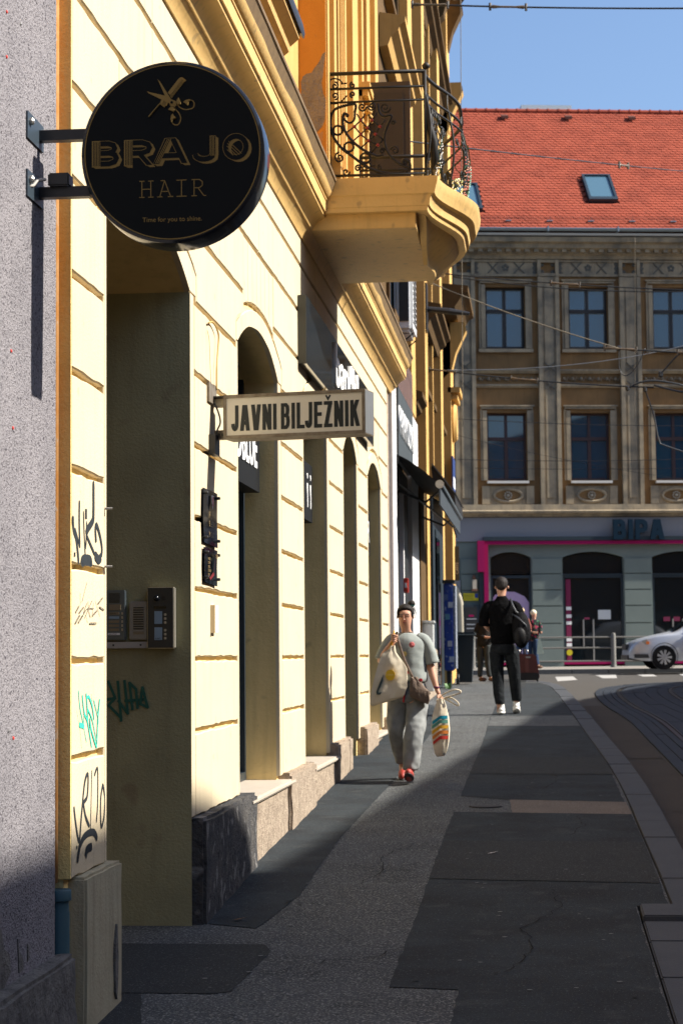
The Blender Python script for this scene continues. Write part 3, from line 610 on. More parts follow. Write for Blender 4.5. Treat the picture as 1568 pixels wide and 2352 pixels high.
# ledge of the upper window with console, nearest the frame's top
lg = run_profile([(-2.0,4.62),(-1.93,4.62),(-1.92,4.66),(-1.87,4.70),(-1.86,4.74),(-1.79,4.80),(-1.78,4.86),(-2.0,4.86)], 10.6, 15.0, cornp, 'window_ledge', 4)
run_profile([(-2.0,4.865),(-1.80,4.865),(-1.765,4.83),(-1.755,4.87),(-1.77,4.95),(-1.80,5.0),(-2.0,5.02)], 10.5, 15.1, blackm, 'ledge_flashing', 4)
for y0 in (12.2, 14.55):
    cb = MB()
    sp = [(-1.93+.045*math.cos(a)*(1-a/14), y0+.06, 4.50+.055*math.sin(a)*(1-a/14)) for a in [i*.45 for i in range(20)]]
    cb.tube(sp, .018, 6); cb.prism([(-2.0,4.62),(-1.89,4.62),(-1.90,4.52),(-1.95,4.42),(-1.94,4.33),(-2.0,4.25)], 'y', y0, y0+.12)
    for q in range(4): cb.tube([(-1.97, y0+.06, 4.34-.03*q), (-1.915+.012*q, y0+.03+.03*(q % 2), 4.30-.05*q), (-1.93, y0+.06, 4.24-.05*q)], .014, 6)
    cb.build('console', ochre, th, smooth=True, auto=40)
exec_graf = None
def grafp(key, m, name='graffiti_stroke'):
    for q, (wd, P) in enumerate(GRAF[key]):
        wd *= {'spray': 1.7, 'green': 1.25, 'lower': 1.5}.get(key, 1)
        MB().ribbon([tuple(p) for p in smoothp(P, 5)] if len(P) > 2 else P, wd, -1.9978+.00012*q).build(name, m, th)
grafp('spray', mat('spray_black', (.03, .035, .04), .7)); grafp('marker', mat('marker_black', (.06, .055, .05), .7, var=.9, vs=120, col2=(.5,.42,.28)))
grafp('green', mat('green_marker', (.05, .55, .40), .5)); grafp('lower', mat('spray_black', (.03, .035, .04), .7))
mb = MB()
for wd, P in GRAF['jamb']:
    q = [Vector(p) for p in P]
    for a, b in zip(q, q[1:]):
        t = (b-a).normalized(); n_ = Vector((-t.y, t.x))*wd/2; a2 = a-t*wd*.3; b2 = b+t*wd*.3
        mb.quad(*[(p.x, 11.285-.0006*len(mb.f), p.y) for p in (a2-n_, b2-n_, b2+n_, a2+n_)])
mb.build('graffiti', mat('dark_green_marker', (.0, .09, .065), .5), th)

# ------------------------------------------------ balcony (part of the townhouse, cast with its cornice)
def bulge(y): # front edge of the slab
    t = (y-16.8)/3.0; t = max(0, min(1, t))
    s = .5-.5*math.cos(min(t, 1-t)*2*math.pi)
    return s
YA, YB_ = 16.72, 19.95
def slab_outline(x0, amp, ya, yb, n=24):
    P = []
    for i in range(n+1):
        y = ya+(yb-ya)*i/n; t = i/n
        s = .5-.5*math.cos(min(1, min(t, 1-t)*2.35)*math.pi)
        P.append((x0+amp*s, y))
    return [(-2.0, ya)]+P+[(-2.0, yb)]
bp_ = [(3.83,-.905,.265),(3.865,-.90,.27),(3.875,-.885,.28),(3.93,-.88,.285),(3.96,-.865,.295),(3.975,-.84,.30),(4.04,-.825,.31),(4.07,-.815,.315),(4.12,-.81,.315)]
sl_ = MB(); rings = []
for z, x0, am in bp_:
    O_ = slab_outline(x0, am, YA+(-.810-x0)*.5+.05, YB_-.05)
    rings.append([(x, y, z) for x, y in O_])
n = len(rings[0])
vs = [p for r_ in rings for p in r_]
fs = [(i*n+k, i*n+k+1, (i+1)*n+k+1, (i+1)*n+k) for i in range(len(rings)-1) for k in range(n-1)]
fs += [tuple(range(n))[::-1], tuple(range((len(rings)-1)*n, len(rings)*n))]
bal = sl_.add(vs, fs).build('balcony', cornp, th, smooth=True, auto=25)
# moulded under-block and the scrolled apron in front of it
MB().bev(-2.05, -1.01, 16.9, 19.40, 3.70, 3.835, .006).build('soffit_block', cornp, bal)
ap = MB(); O_ = slab_outline(-.93, .22, 17.0, 19.8)
O2 = slab_outline(-1.0, .05, 17.05, 19.5)
rg = [[(x, y, z) for x, y in slab_outline(x0, am, ya, yb)] for z, x0, am, ya, yb in [(3.835,-.93,.22,17.0,19.8),(3.80,-.93,.21,17.1,19.7),(3.74,-.94,.17,17.3,19.5),(3.69,-.95,.12,17.5,19.3),(3.65,-.96,.08,17.7,19.1),(3.62,-.965,.055,17.85,18.95),(3.57,-.97,.045,17.92,18.9)]]
rg = [[p for p in r_[1:-1]] for r_ in rg]; n = len(rg[0])
vs = [p for r_ in rg for p in r_]+[(-1.005, p[1], p[2]) for r_ in rg for p in r_]; m_ = len(rg)*n
fs = [(i*n+k, (i+1)*n+k, (i+1)*n+k+1, i*n+k+1) for i in range(len(rg)-1) for k in range(n-1)]
fs += [(m_+b, m_+a, a, b)[::-1] for i in range(len(rg)-1) for a, b in ((i*n, (i+1)*n), ((i+1)*n+n-1, i*n+n-1))]
fs += [((len(rg)-1)*n+k, m_+(len(rg)-1)*n+k, m_+(len(rg)-1)*n+k+1, (len(rg)-1)*n+k+1) for k in range(n-1)]
ap.add(vs, fs).build('apron', cornp, bal, smooth=True, auto=30)
# wrought iron railing
rl = MB()
def frontc(t, z, o=0):  # point on the bowed front panel, t 0..1 near to far; the basket swells low down
    O_ = slab_outline(-.93, .27, 16.86, 19.80, 40)[1:-1]
    i = min(39, int(t*40)); f = t*40-i; a, b = O_[i], O_[i+1]
    sw = .06*math.sin(max(0, min(1, (4.95-z)/.8))*math.pi)
    return (a[0]+(b[0]-a[0])*f+o+sw, a[1]+(b[1]-a[1])*f, z)
def sidec(t, z): return (-1.76+.845*t, 16.86, z)
def farc(t, z): return (-1.76+.845*t, 19.80, z)
def spiral(cx_, cz_, r, turns, a0, sg, asp=1, n=22):
    return [(cx_+r*(1-i/n*.85)*math.cos(a0+sg*turns*2*math.pi*i/n)*asp, cz_+r*(1-i/n*.85)*math.sin(a0+sg*turns*2*math.pi*i/n)) for i in range(n+1)]
def px(x, y): return ((x-75)/930, 5.07-(y-95)/1020*.93)
def curve(pts): return [tuple(p) for p in smoothp(pts, 6)]
side = []
big = [px(*p) for p in [(330,480),(335,400),(230,410),(130,450),(95,560),(120,700),(200,820),(300,900),(400,980),(500,1040),(620,1075),(760,1075),(850,1040),(840,970),(790,955),(790,1000)]]
side.append((curve(big), .011))
side.append((curve([px(*p) for p in [(265,505),(220,490),(215,600),(260,700),(330,780),(420,850),(530,905),(600,900)]]), .011))
side.append((curve([px(*p) for p in [(330,480),(320,550),(270,575),(215,520),(230,480),(265,500),(250,520)]]), .009))
side.append((curve([px(*p) for p in [(550,400),(560,480),(600,525),(680,520),(640,620),(610,730),(630,850),(700,950),(790,1010),(850,1030)]]), .010))
for cx0, cy0, rr_, tn, a0, sg in [(400,425,45,1.4,0,-1),(495,420,45,1.4,3.1,1),(620,440,55,1.5,0,-1),(140,210,38,1.3,1.6,-1),(310,210,32,1.3,1.6,1),(140,310,38,1.3,-1.6,1),(310,300,32,1.3,-1.6,-1),(180,910,55,1.4,1.6,1),(355,1020,35,1.4,0,1),(590,860,30,1.4,0,1),(710,860,45,1.4,3,-1),(800,990,35,1.4,0,1),(240,1050,40,1.2,0,-1),(700,590,22,1.3,0,1)]:
    c = px(cx0, cy0); side.append((spiral(c[0], c[1], rr_/1020*.93, tn, a0, sg, 1.1), .007))
for cx0, cy0, rr_ in [(165,645,45),(270,810,45),(425,925,48)]:
    c = px(cx0, cy0); side.append(([(c[0]+rr_/930*math.cos(a*.45), c[1]+rr_/1020*.93*math.sin(a*.45)) for a in range(15)], .009))
lat = [((385,555),(325,615)),((385,555),(448,632)),((495,560),(448,632)),((495,560),(570,622)),((325,615),(385,692)),((448,632),(385,692)),((448,632),(525,695)),((570,622),(525,695)),((385,692),(460,757)),((525,695),(460,757)),((525,695),(600,750)),((460,757),(548,802)),((600,750),(548,802)),((325,615),(255,665)),((385,692),(315,750)),((460,757),(390,820)),((548,802),(480,880)),((385,555),(350,490)),((495,560),(540,490)),((570,622),(620,560)),((385,555),(430,500)),((495,560),(460,500))]
for a, b in lat: side.append(([px(*a), px(*b)], .006))
side.append(([px(200,190), px(215,195), px(215,190), px(255,190)], .006)); side.append((curve([px(*p) for p in [(90,160),(120,140),(180,150),(215,190)]]), .006))
side.append((curve([px(*p) for p in [(90,380),(150,385),(205,360),(255,310)]]), .006))
for f in (sidec, farc):
    for P, r_ in side: rl.tube([f(max(0, min(1, a)), z) for a, z in P], r_*1.2, 5)
    for z, r_ in [(5.07,.017),(4.935,.011),(4.815,.010),(4.165,.012)]: rl.tube([f(0, z), f(1, z)], r_, 6)
    for t_ in (0.01, 1): rl.tube([f(t_, 4.12), f(t_, 5.08)], .014, 6)
side2 = [(P, r_) for P, r_ in side]
for rep in range(4):
    for P, r_ in side2:
        rl.tube([frontc(max(0, min(1, rep*.25+.25*(a if rep % 2 == 0 else 1-a))), z) for a, z in (P[::2] if len(P) > 8 else P)], r_*1.15, 4)
    for q in range(6):
        zc, tc = random.uniform(4.25, 4.72), rep*.25+random.uniform(.03, .22)
        rl.tube([frontc(tc+(x_*.016), zc+z_*.045) for x_, z_ in spiral(0, 0, 1, 1.4, random.random()*6, random.choice((-1, 1)))[::2]], .008, 4)
for z, r_ in [(5.07,.018),(4.90,.012),(4.80,.010),(4.17,.012)]: rl.tube([frontc(i/40, z) for i in range(41)], r_, 6)
for i in range(4):
    t_ = [0,.25,.5,1][i]; rl.tube([frontc(t_, 4.12+.95*k/8) for k in range(9)], .011, 5)
rail_o = rl.build('railing', iron, bal, smooth=True)
# acanthus corner, knobs
MB().lathe([(0,0),(.03,.01),(.035,.035),(.02,.055),(0,.065)], (-.905, 16.87, 5.085), 'z', 10).build('knob', iron, bal, smooth=True)
MB().tube([(-.90,16.86,4.78),(-.885,16.88,4.6),(-.85,16.9,4.45),(-.84,16.92,4.30),(-.87,16.93,4.2)], [.01,.03,.042,.035,.01], 8).build('acanthus', iron, bal, smooth=True)
for a, b in {p for l in lat for p in l if 380 <= p[1] <= 810 and p[1] not in (490, 500, 820, 665, 750, 560)}|{(495,560)}:
    q = sidec(*px(a, b)); MB().lathe([(0,-.012),(.014,-.008),(.017,0),(.014,.008),(0,.012)], q, 'y', 8).build('rosette', mat('red_rosette', (.22, .012, .008), .5), bal, smooth=True)
for nm, t0, t1, cols, lab in [('flower_garland', .10, .14, [(.75,.75,.7)], 'garland of small white flowers at the near corner of the balcony railing'), ('flower_garland', .24, .34, [(.75,.7,.25),(.8,.8,.6)], 'garland of small yellow flowers low on the balcony railing'), ('flower_garland', .33, .44, [(.55,.12,.10),(.6,.3,.2)], 'garland of red flowers twined in the front of the balcony railing'), ('flower_garland', .46, .50, [(.12,.34,.26),(.3,.5,.38)], 'green garland hanging at the outermost curve of the balcony railing')]:
    z0, z1 = (4.16, 4.40) if 'yellow' in lab else (4.2, 4.75); root = frontc((t0+t1)/2, z0, .03)
    g_ = thing(nm, lab, 'garland', root, group='garlands on the balcony railing')
    for ci, cc in enumerate(cols):
        mb = MB()
        for q in range(24):
            t_ = t0+(t1-t0)*random.random(); z = z0+(z1-z0)*((q+.5)/38); p = frontc(t_, z, .028)
            mb.lathe([(0,-.007),(.008,-.002),(.006,.006),(0,.008)], p, 'z', 5)
        mb.build('flower_cluster', mat('flower_%d' % hash(cc) if 0 else 'flower_'+''.join(str(int(q*10)) for q in cc), cc, .6), g_)['kind'] = 'stuff'
    mb = MB(); mb.tube([frontc(t0+(t1-t0)*(.5+.5*math.sin(i*.8)), z0+(z1-z0)*i/14, .024) for i in range(15)], .004, 4); mb.build('twine', mat('garland_green', (.03,.08,.04), .7), g_)
sh = thing('dark_stand_in', 'made-up dark brown leaf filling the shadowed area over the balcony', 'stand-in', (-1.7, 20.3, 4.15))  # made-up leaf, stands for the dark shadowed area behind the railing
m_sh = mat('stand_in_brown', (.045, .03, .018), .6, var=.4, vs=6)
MB().box(-1.70, -1.26, 20.3, 20.35, 4.14, 6.0).build('frame', m_sh, sh)
for z0, z1 in ((4.25, 4.95), (5.05, 5.88)): MB().bev(-1.64, -1.32, 20.275, 20.299, z0, z1, .012).build('panel', mat('stand_in_dark_brown', (.03,.02,.012), .6), sh)
sh.rotation_euler = (0, 0, 0)
# ------------------------------------------------ ochre corner house beyond, with dark shop fronts
ch = thing('ochre_corner_house', 'ochre corner house with bays coloured dark for their shade, white shopfront piers and dark awnings', 'house', (-2.3, 37, gz(37)))
MB().box(-5, -2.12, 26.45, 46.3, -2, 17).build('wall', ochre_shade, ch)
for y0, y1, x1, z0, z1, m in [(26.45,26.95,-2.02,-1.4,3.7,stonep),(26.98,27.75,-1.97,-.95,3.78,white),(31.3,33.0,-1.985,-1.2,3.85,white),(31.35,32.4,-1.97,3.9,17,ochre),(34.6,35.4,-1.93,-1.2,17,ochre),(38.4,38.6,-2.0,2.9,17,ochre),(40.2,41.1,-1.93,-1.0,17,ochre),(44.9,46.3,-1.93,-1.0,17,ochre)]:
    MB().box(-2.11, x1, y0, y1, z0, z1).build('pilaster', m, ch)
for y0, y1 in [(28.1,30.6),(36.4,38.2),(38.9,40.0),(42.2,44.3)]:
    for z0, z1 in [(4.9,7.6),(9.6,12.2),(13.6,15.6)]:
        wn = MB(); wn.box(-2.118, -2.07, y0, y0+.1, z0, z1); wn.box(-2.118, -2.07, y1-.1, y1, z0, z1); wn.box(-2.118, -2.05, y0+.1, y1-.1, z1-.12, z1); wn.box(-2.118, -2.0, y0+.1, y1-.1, z0, z0+.1)
        f = wn.build('window', ochre_shade, ch); MB().box(-2.118, -2.10, y0+.1, y1-.1, z0+.1, z1-.12).build('pane', glassd, f)
# string courses, window hood with console, capitals and the big eaves brackets near the corner
def hrun(P, y0, y1, m, name, par):
    mb = MB(); mb.add([(x, y, z) for y in (y0, y1) for x, z in P], [(j, (j+1) % len(P), len(P)+(j+1) % len(P), len(P)+j) for j in range(len(P))]+[tuple(range(len(P)))[::-1], tuple(range(len(P), 2*len(P)))])
    return mb.build(name, m, par)
for z, xo, y0, y1, m in [(8.9,-1.74,27.2,31.0,ochre),(4.35,-1.90,33.1,34.5,ochre_shade),(12.7,-1.8,31.0,46.3,ochre_shade),(6.4,-1.72,36.2,40.1,ochre_shade)]:
    hrun([(-2.11,z-.35),(xo-.25,z-.33),(xo-.2,z-.2),(xo-.1,z-.12),(xo-.08,z-.05),(xo,z),(xo,z+.08),(-2.11,z+.15)], y0, y1, m, 'string_course', ch)
hrun([(-2.11,7.6),(-1.75,7.65),(-1.55,7.95),(-1.45,8.0),(-1.45,8.12),(-2.11,8.2)], 43.2, 46.8, ochre_shade, 'corner_cornice', ch)
hrun([(-2.11,15.4),(-1.8,15.5),(-1.5,15.9),(-1.3,15.95),(-1.3,16.2),(-2.11,16.4)], 38.5, 46.9, ochre_shade, 'eaves', ch)
for y0, zt in [(44.9,7.6),(44.9,13.2),(41.0,15.3),(43.0,15.3),(45.4,15.3),(38.9,15.3)]:
    MB().prism([(-2.1,zt),(-1.6,zt),(-1.56,zt-.2),(-1.68,zt-.45),(-1.8,zt-.7),(-1.9,zt-1.1),(-2.1,zt-1.3)], 'y', y0, y0+.45).build('console', ochre_shade if zt > 14 else ochre, ch)
mb = MB(); mb.lathe([(.0,0),(.42,0),(.46,.05),(.40,.12),(.30,.10),(.28,.05),(0,.05)], (-1.94, 45.6, 5.35), 'x', 26); mb.build('roundel', ochre, ch, smooth=True, auto=30)
MB().box(-2.0, -1.72, 44.9, 46.35, 5.98, 6.1).build('ledge', ochre, ch); MB().box(-2.0, -1.78, 45.0, 46.35, 5.84, 5.975).build('ledge_mould', ochre, ch)
# shop fronts
MB().box(-2.11, -2.05, 27.8, 31.25, -1.2, 2.8).build('shop_recess', blackm, ch)
MB().box(-2.05, -1.99, 29.3, 29.45, -.9, 2.4).build('shop_door_frame', white, ch)
MB().box(-2.05, -1.96, 33.05, 34.55, -1.2, 2.9).build('shop_recess', ochre_shade, ch)
MB().box(-2.05, -1.92, 36.15, 40.15, -1.0, 3.0).build('shop_front', navy, ch)
MB().box(-1.915, -1.90, 37.2, 38.3, -.7, 2.2).build('pane', glassd, ch)
MB().bev(-2.1, -1.86, 34.5, 36.2, -1.2, .1, .02).build('plinth', stonep, ch)
MB().bev(-2.1, -1.80, 40.1, 42.0, -1.0, .15, .02).build('plinth', ochre, ch)
MB().bev(-2.1, -1.86, 33.0, 34.5, -1.2, -.62, .02).build('plinth', stonep, ch)
sg = thing('fascia_sign', 'grey fascia sign with white outlined letters below a reddish panel', 'shop sign', (-2.0, 29.1, 2.86))
MB().box(-2.05, -1.955, 27.80, 31.25, 2.84, 3.83).build('panel', mat('grey_panel', (.07, .085, .095), .35), sg)
MB().box(-2.05, -1.955, 27.80, 31.28, 3.835, 4.45).build('upper_panel', mat('reddish_panel', (.19, .12, .11), .25, var=.5, vs=2, col2=(.12,.09,.09)), sg)
MB().box(-2.05, -1.94, 27.755, 27.795, 2.7, 4.4).build('edge', blackm, sg)
text('lettering', 'PARAMOUNT', .62, onwall(-1.945, 27.95, 3.15), .012, whitel, sg, bold=-.012, sx=.85)
aw = thing('black_awning', 'black shop awning sloping out over the pavement below the grey sign', 'awning', (-1.7, 31, 2.3))
mb = MB(); q = []
for i in range(9):
    y = 27.7+6.6*i/8
    q.append([(-1.99, y, 2.84), (-1.8, y, 2.74-.01*math.sin(i*2.2)), (-1.58, y, 2.58-.015*math.sin(i*2.2)), (-1.38, y, 2.40)])
vs = [p for r_ in q for p in r_]; vs2 = [(x, y, z-.015) for x, y, z in vs]
fs = [(i*4+k, i*4+k+1, (i+1)*4+k+1, (i+1)*4+k) for i in range(8) for k in range(3)]
mb.add(vs, fs); mb.add(vs2, [f[::-1] for f in fs]); mb.build('fabric', mat('black_fabric', (.008, .008, .009), .5), aw, smooth=True)
MB().tube([(-1.36, 27.65, 2.385), (-1.36, 34.7, 2.385)], .045, 12).build('front_bar', mat('grey_bar', (.09, .11, .125), .4), aw, smooth=True)
MB().lathe([(.06,-.02),(.06,.02),(.03,.03)], (-1.36, 27.63, 2.385), 'y', 14).build('bar_cap', steel, aw)
MB().box(-1.375, -1.355, 27.7, 34.6, 2.10, 2.35).build('valance', mat('grey_valance', (.05, .06, .07), .7), aw)
for y in (28.3, 33.6):
    MB().tube([(-1.98, y, 2.35), (-1.62, y+.45, 2.22), (-1.38, y, 2.36)], .02, 6).build('folding_arm', blackm, aw)
MB().tube([(-1.98, 27.9, 2.45), (-1.40, 33, 2.12), (-1.42, 34.6, 2.05)], .018, 6).build('stay', blackm, aw)
aw2 = thing('small_black_awning', 'small folded black awning on the ochre house, farther along than the large one', 'awning', (-1.8, 38, 3.0))
MB().prism([(-1.95,3.45),(-1.93,3.5),(-1.52,2.95),(-1.50,2.75),(-1.56,2.7),(-1.9,3.1)], 'y', 36.4, 40.0).build('fabric', mat('black_fabric', (.008, .008, .009), .5), aw2)
MB().prism([(-1.93,3.505),(-1.925,3.53),(-1.49,2.96),(-1.515,2.955)], 'y', 36.3, 40.1).build('front_bar', mat('grey_bar', (.09, .11, .125), .4), aw2)
ac = thing('air_conditioner', 'white air conditioner outdoor unit on the dark wall above the cornice', 'air conditioner', (-1.95, 29.6, 4.75))
MB().bev(-2.08, -1.80, 29.05, 30.0, 4.80, 6.05, .05).build('casing', mat('ac_white', (.75, .76, .76), .45), ac, smooth=True, auto=40)
MB().box(-2.0, -1.86, 29.035, 29.05, 4.95, 5.9).build('side_grille', blackm, ac)
for i in range(12): MB().box(-1.8, -1.79, 29.2, 29.85, 4.95+i*.085, 4.99+i*.085).build('fin', blackm, ac)
for y in (29.15, 29.85): MB().tube([(-2.1, y, 4.55), (-1.8, y, 4.78), (-2.1, y, 4.78)], .015, 5).build('bracket', blackm, ac)
bb = thing('blue_street_box', 'narrow blue box pasted with torn stickers, against the corner house beside the dark bin', 'street box', (-1.72, 38.6, gz(38.6)))
MB().bev(-1.84, -1.66, 38.3, 39.0, -.32, 1.38, .02).build('casing', mat('blue_paint', (.005, .045, .28), .4, var=.5, vs=9, col2=(.01, .02, .1), spots=[(14,.64,(.35,.4,.5),.8)]), bb)
MB().box(-1.655, -1.61, 38.32, 38.98, -.28, 1.33).build('door', mat('box_grey', (.22, .25, .3), .4, var=.6, vs=8, spots=[(20,.6,(.6,.6,.65),.8)]), bb)
MB().box(-1.86, -1.62, 38.28, 39.05, 1.38, 1.44).build('lid', blackm, bb)
MB().box(-1.8, -1.72, 38.4, 38.9, -.72, -.325).build('post', blackm, bb)
for x, z, cc in [(-1.71,.95,(.6,.62,.66)),(-1.77,.72,(.12,.3,.38)),(-1.73,.2,(.5,.5,.55)),(-1.70,-.1,(.45,.5,.6)),(-1.80,1.1,(.1,.15,.3))]:
    MB().box(x-.04, x+.045, 38.292, 38.299, z-.05, z+.06).build('sticker', mat('sticker%d' % int(z*10+9), cc, .6, var=.6, vs=30), bb)
mt = thing('meter_cabinet', 'light grey meter cabinet on the wall behind the walking woman', 'cabinet', (-1.9, 33.5, -.3))
MB().bev(-1.98, -1.78, 33.2, 33.7, -.62, .52, .015).build('casing', mat('cab_grey', (.4, .41, .40), .5), mt, smooth=True, auto=40); MB().bev(-1.99, -1.76, 33.17, 33.73, .525, .57, .01).build('lid', mat('cab_grey', (.4, .41, .40), .5), mt)
MB().box(-1.93, -1.86, 33.185, 33.198, -.1, -.0).build('warning_label', mat('yellow_label', (.6,.5,.02), .5), mt)
for (y, x, z, nm, lab) in [(29.0,-1.97,1.0,'red_box','red fire alarm box on the white shopfront pier'),(40.3,-1.9,1.1,'red_box','small red box on the ochre pilaster above the blue box')]:
    f_ = thing(nm, lab, 'alarm box', (x, y, z)); MB().bev(x-.0, x+.07, y-.12, y, z-.10, z+.12, .01).build('casing', mat('red_plastic', (.5, .04, .02), .4), f_)
    MB().box(x+.02, x+.05, y-.128, y-.121, z-.02, z+.05).build('cover', whitel, f_)
sn = thing('blue_street_plate', 'blue street name plate high on the ochre corner pilaster', 'street sign', (-1.9, 44.8, 4.0))
MB().box(-1.925, -1.895, 44.7, 45.9, 3.35, 4.5).build('plate', mat('plate_blue', (.03,.06,.2), .4), sn); MB().box(-1.894, -1.892, 44.85, 45.75, 3.8, 4.05).build('lettering', whitel, sn)
vs_ = thing('slim_black_sign', 'slim black projecting sign with pale letters low on the ochre corner', 'shop sign', (-1.85, 46.0, 1.2))
MB().box(-1.93, -1.83, 45.8, 45.9, 1.7, 2.5).build('panel', blackm, vs_); text('lettering', 'CAFFE', .10, MX((-1.845,45.79,1.85),(0,0,1),(-1,0,0)), .002, mat('grey_letter', (.35,.33,.33), .6), vs_)
mp = MB().box(-1.94, -1.92, 36.9, 37.3, .6, 2.35); tag(recenter(mp.build('white_banner', whitel)), 'narrow white banner strip in the navy shop front', 'banner')
gt = thing('weeds', 'tuft of bright green weeds at the foot of the ochre pier', 'weed', (-1.72, 38.0, gz(38))); mb = MB()
for i in range(26):
    a = random.random()*6.3; l = random.uniform(.05, .12); p = Vector((-1.75+random.uniform(-.05,.05), 38.0+random.uniform(-.1,.1), gz(38)))
    q = p+Vector((math.cos(a)*l*.6, math.sin(a)*l*.6, l)); s_ = Vector((math.sin(a), -math.cos(a), 0))*.012
    mb.quad(p-s_*.4, p+s_*.4, q+s_, q-s_)
mb.build('leaves', mat('weed_green', (.05,.16,.02), .6), gt)

# ------------------------------------------------ house across the junction (local frame: u along, v deep)
BZ = -.37
bh = thing('corner_block', 'weathered grey and brown block with red tiled roof and a drugstore on its ground floor', 'building', (0, 59, BZ), org=(0, 0, BZ), rotz=math.atan(.17))
bwall = mat('brown_render', (.26, .15, .065), .9, var=.7, vs=1.2, col2=(.13, .085, .045), bump=.3, bs=12, streak=.35)
bston = mat('weathered_stone', (.36, .29, .195), .9, var=.9, vs=2.2, col2=(.15, .135, .11), bump=.4, bs=14, streak=.5)
bgrnd = mat('grey_green_paint', (.175, .21, .195), .9, spec=.2, var=.5, vs=1.4, col2=(.14, .17, .16), bump=.1, bs=30)
bband = mat('grey_fascia', (.25, .255, .275), .7, var=.2, vs=.7, col2=(.21, .215, .235))
pink = mat('pink_band', (.28, .002, .075), .6, spec=.2)
U0, U1 = -9.0, 16.0
W1 = [-3.46, -.876+.0, 1.63, 4.19, 6.75, 9.3, 11.85]; W1 = [-3.44, -.885, 1.628, 4.19, 6.75, 9.3, 11.85, 14.3]
PL = [-4.72, -2.13, .41, 2.885, 5.47, 8.0, 10.55, 13.1]
body = MB()
hw = .60
# upper wall with real openings
def wallgrid(mb, us, z0, z1, holes, v0, v1):
    e = U0
    for c in us: mb.box(e, c-hw, v0, v1, z0, z1); e = c+hw
    mb.box(e, U1, v0, v1, z0, z1)
    for c in us:
        zz = z0
        for a, b in holes: mb.box(c-hw, c+hw, v0, v1, zz, a) if a > zz else None; zz = b
        if zz < z1: mb.box(c-hw, c+hw, v0, v1, zz, z1)
wallgrid(body, W1, 4.04, 12.4, [(5.15, 7.19), (9.12, 10.99)], 0, .35)
body.box(U0, U1, 1.0, 11, -1, 12.4)
body.box(U0, U0+.3, .35, 1, -1, 12.4); body.box(U1-.3, U1, .35, 1, -1, 12.4); body.box(U0+.3, U1-.3, .35, 1, 12.1, 12.4)
body.build('wall', bwall, bh)
frd = mat('dark_window_wood', (.02, .018, .018), .6); frr = mat('reddish_window_wood', (.045, .022, .022), .6)
def bwin(c, z0, z1, m, first):
    f = MB(); d0, d1 = .20, .26
    f.box(c-hw+.001, c-hw+.07, d0, d1, z0, z1); f.box(c+hw-.07, c+hw-.001, d0, d1, z0, z1); f.box(c-hw+.07, c+hw-.07, d0, d1, z1-.07, z1-.001); f.box(c-hw+.07, c+hw-.07, d0, d1, z0+.001, z0+.08)
    zm = z0+(z1-z0)*.62
    f.box(c-hw+.07, c+hw-.07, d0-.02, d1, zm-.05, zm+.05)
    f.box(c-.05, c+.05, d0-.01, d1, z0+.08, zm-.05); f.box(c-.04, c+.04, d0-.01, d1, zm+.05, z1-.07)
    w_ = f.build('window', m, bh)
    for a, b, p, q in [(c-hw+.07, c-.05, z0+.08, zm-.05), (c+.05, c+hw-.07, z0+.08, zm-.05), (c-hw+.07, c-.04, zm+.05, z1-.07), (c+.04, c+hw-.07, zm+.05, z1-.07)]:
        MB().box(a+.0, b, d0+.03, d0+.04, p, q).build('pane', glassb, w_)
        e = MB(); t_ = .018
        e.box(a, a+t_, d0+.005, d0+.029, p, q); e.box(b-t_, b, d0+.005, d0+.029, p, q); e.box(a+t_, b-t_, d0+.005, d0+.029, q-t_, q); e.box(a+t_, b-t_, d0+.005, d0+.029, p, p+t_)
        if not first: e.build('sash', mat('pale_sash', (.18, .2, .2), .6), w_)
    MB().box(c-hw+.05, c+hw-.05, .34, .36, z0, z1)
    return w_
for i, c in enumerate(W1):
    bwin(c, 9.12, 10.99, frd, False); bwin(c, 5.15, 7.19, frr, True)
    # surrounds, sills, ear mouldings
    for z0, z1 in [(9.12, 10.99), (5.15, 7.19)]:
        s_ = MB()
        for sx in (-1, 1):
            x0, x1 = sorted((c+sx*(hw+.005), c+sx*(hw+.13))); s_.box(x0, x1, -.07, -.001, z0, z1+.06)
            x0, x1 = sorted((c+sx*(hw+.135), c+sx*(hw+.20))); s_.box(x0, x1, -.045, -.001, z0, z1+.10)
        s_.box(c-hw-.18, c+hw+.18, -.085, -.001, z1+.105, z1+.17); s_.box(c-hw-.22, c+hw+.22, -.12, -.001, z1+.175, z1+.215)
        s_.build('window_surround', bston, bh)
    MB().box(c-hw-.02, c+hw+.02, -.16, -.001, 5.06, 5.13).build('window_sill', mat('sill_light', (.6, .58, .54), .6), bh)
    MB().box(c-hw-.22, c+hw+.22, -.10, -.001, 9.0, 9.10).build('window_sill', bston, bh)
    # apron panel with oval and rosette
    p = MB(); p.box(c-.78, c-.55, -.09, -.001, 4.44, 4.98); p.box(c+.55, c+.78, -.09, -.001, 4.44, 4.98)
    p.box(c-.55, c+.55, -.03, -.001, 4.42, 4.98)
    ring = [(c+.42*math.cos(a*math.pi/12), -.045, 4.70+.19*math.sin(a*math.pi/12)) for a in range(24)]
    p.tube(ring, .045, 6, closed=True); pn = p.build('apron_panel', bston, bh)
    MB().prism([(c+.38*math.cos(a*math.pi/10), 4.70+.155*math.sin(a*math.pi/10)) for a in range(20)], 'y', -.036, -.031).build('oval_field', bwall, pn)
    rs = MB()
    for a in range(10): an = a*.628; rs.lathe([(0,-.03),(.028,-.02),(.03,0)], (c+.10*math.cos(an), -.05, 4.70+.10*math.sin(an)), 'y', 6)
    rs.lathe([(0,-.05),(.05,-.03),(.05,0)], (c, -.05, 4.70), 'y', 8); rs.build('rosette', mat('pale_stone', (.36, .32, .25), .9), pn)
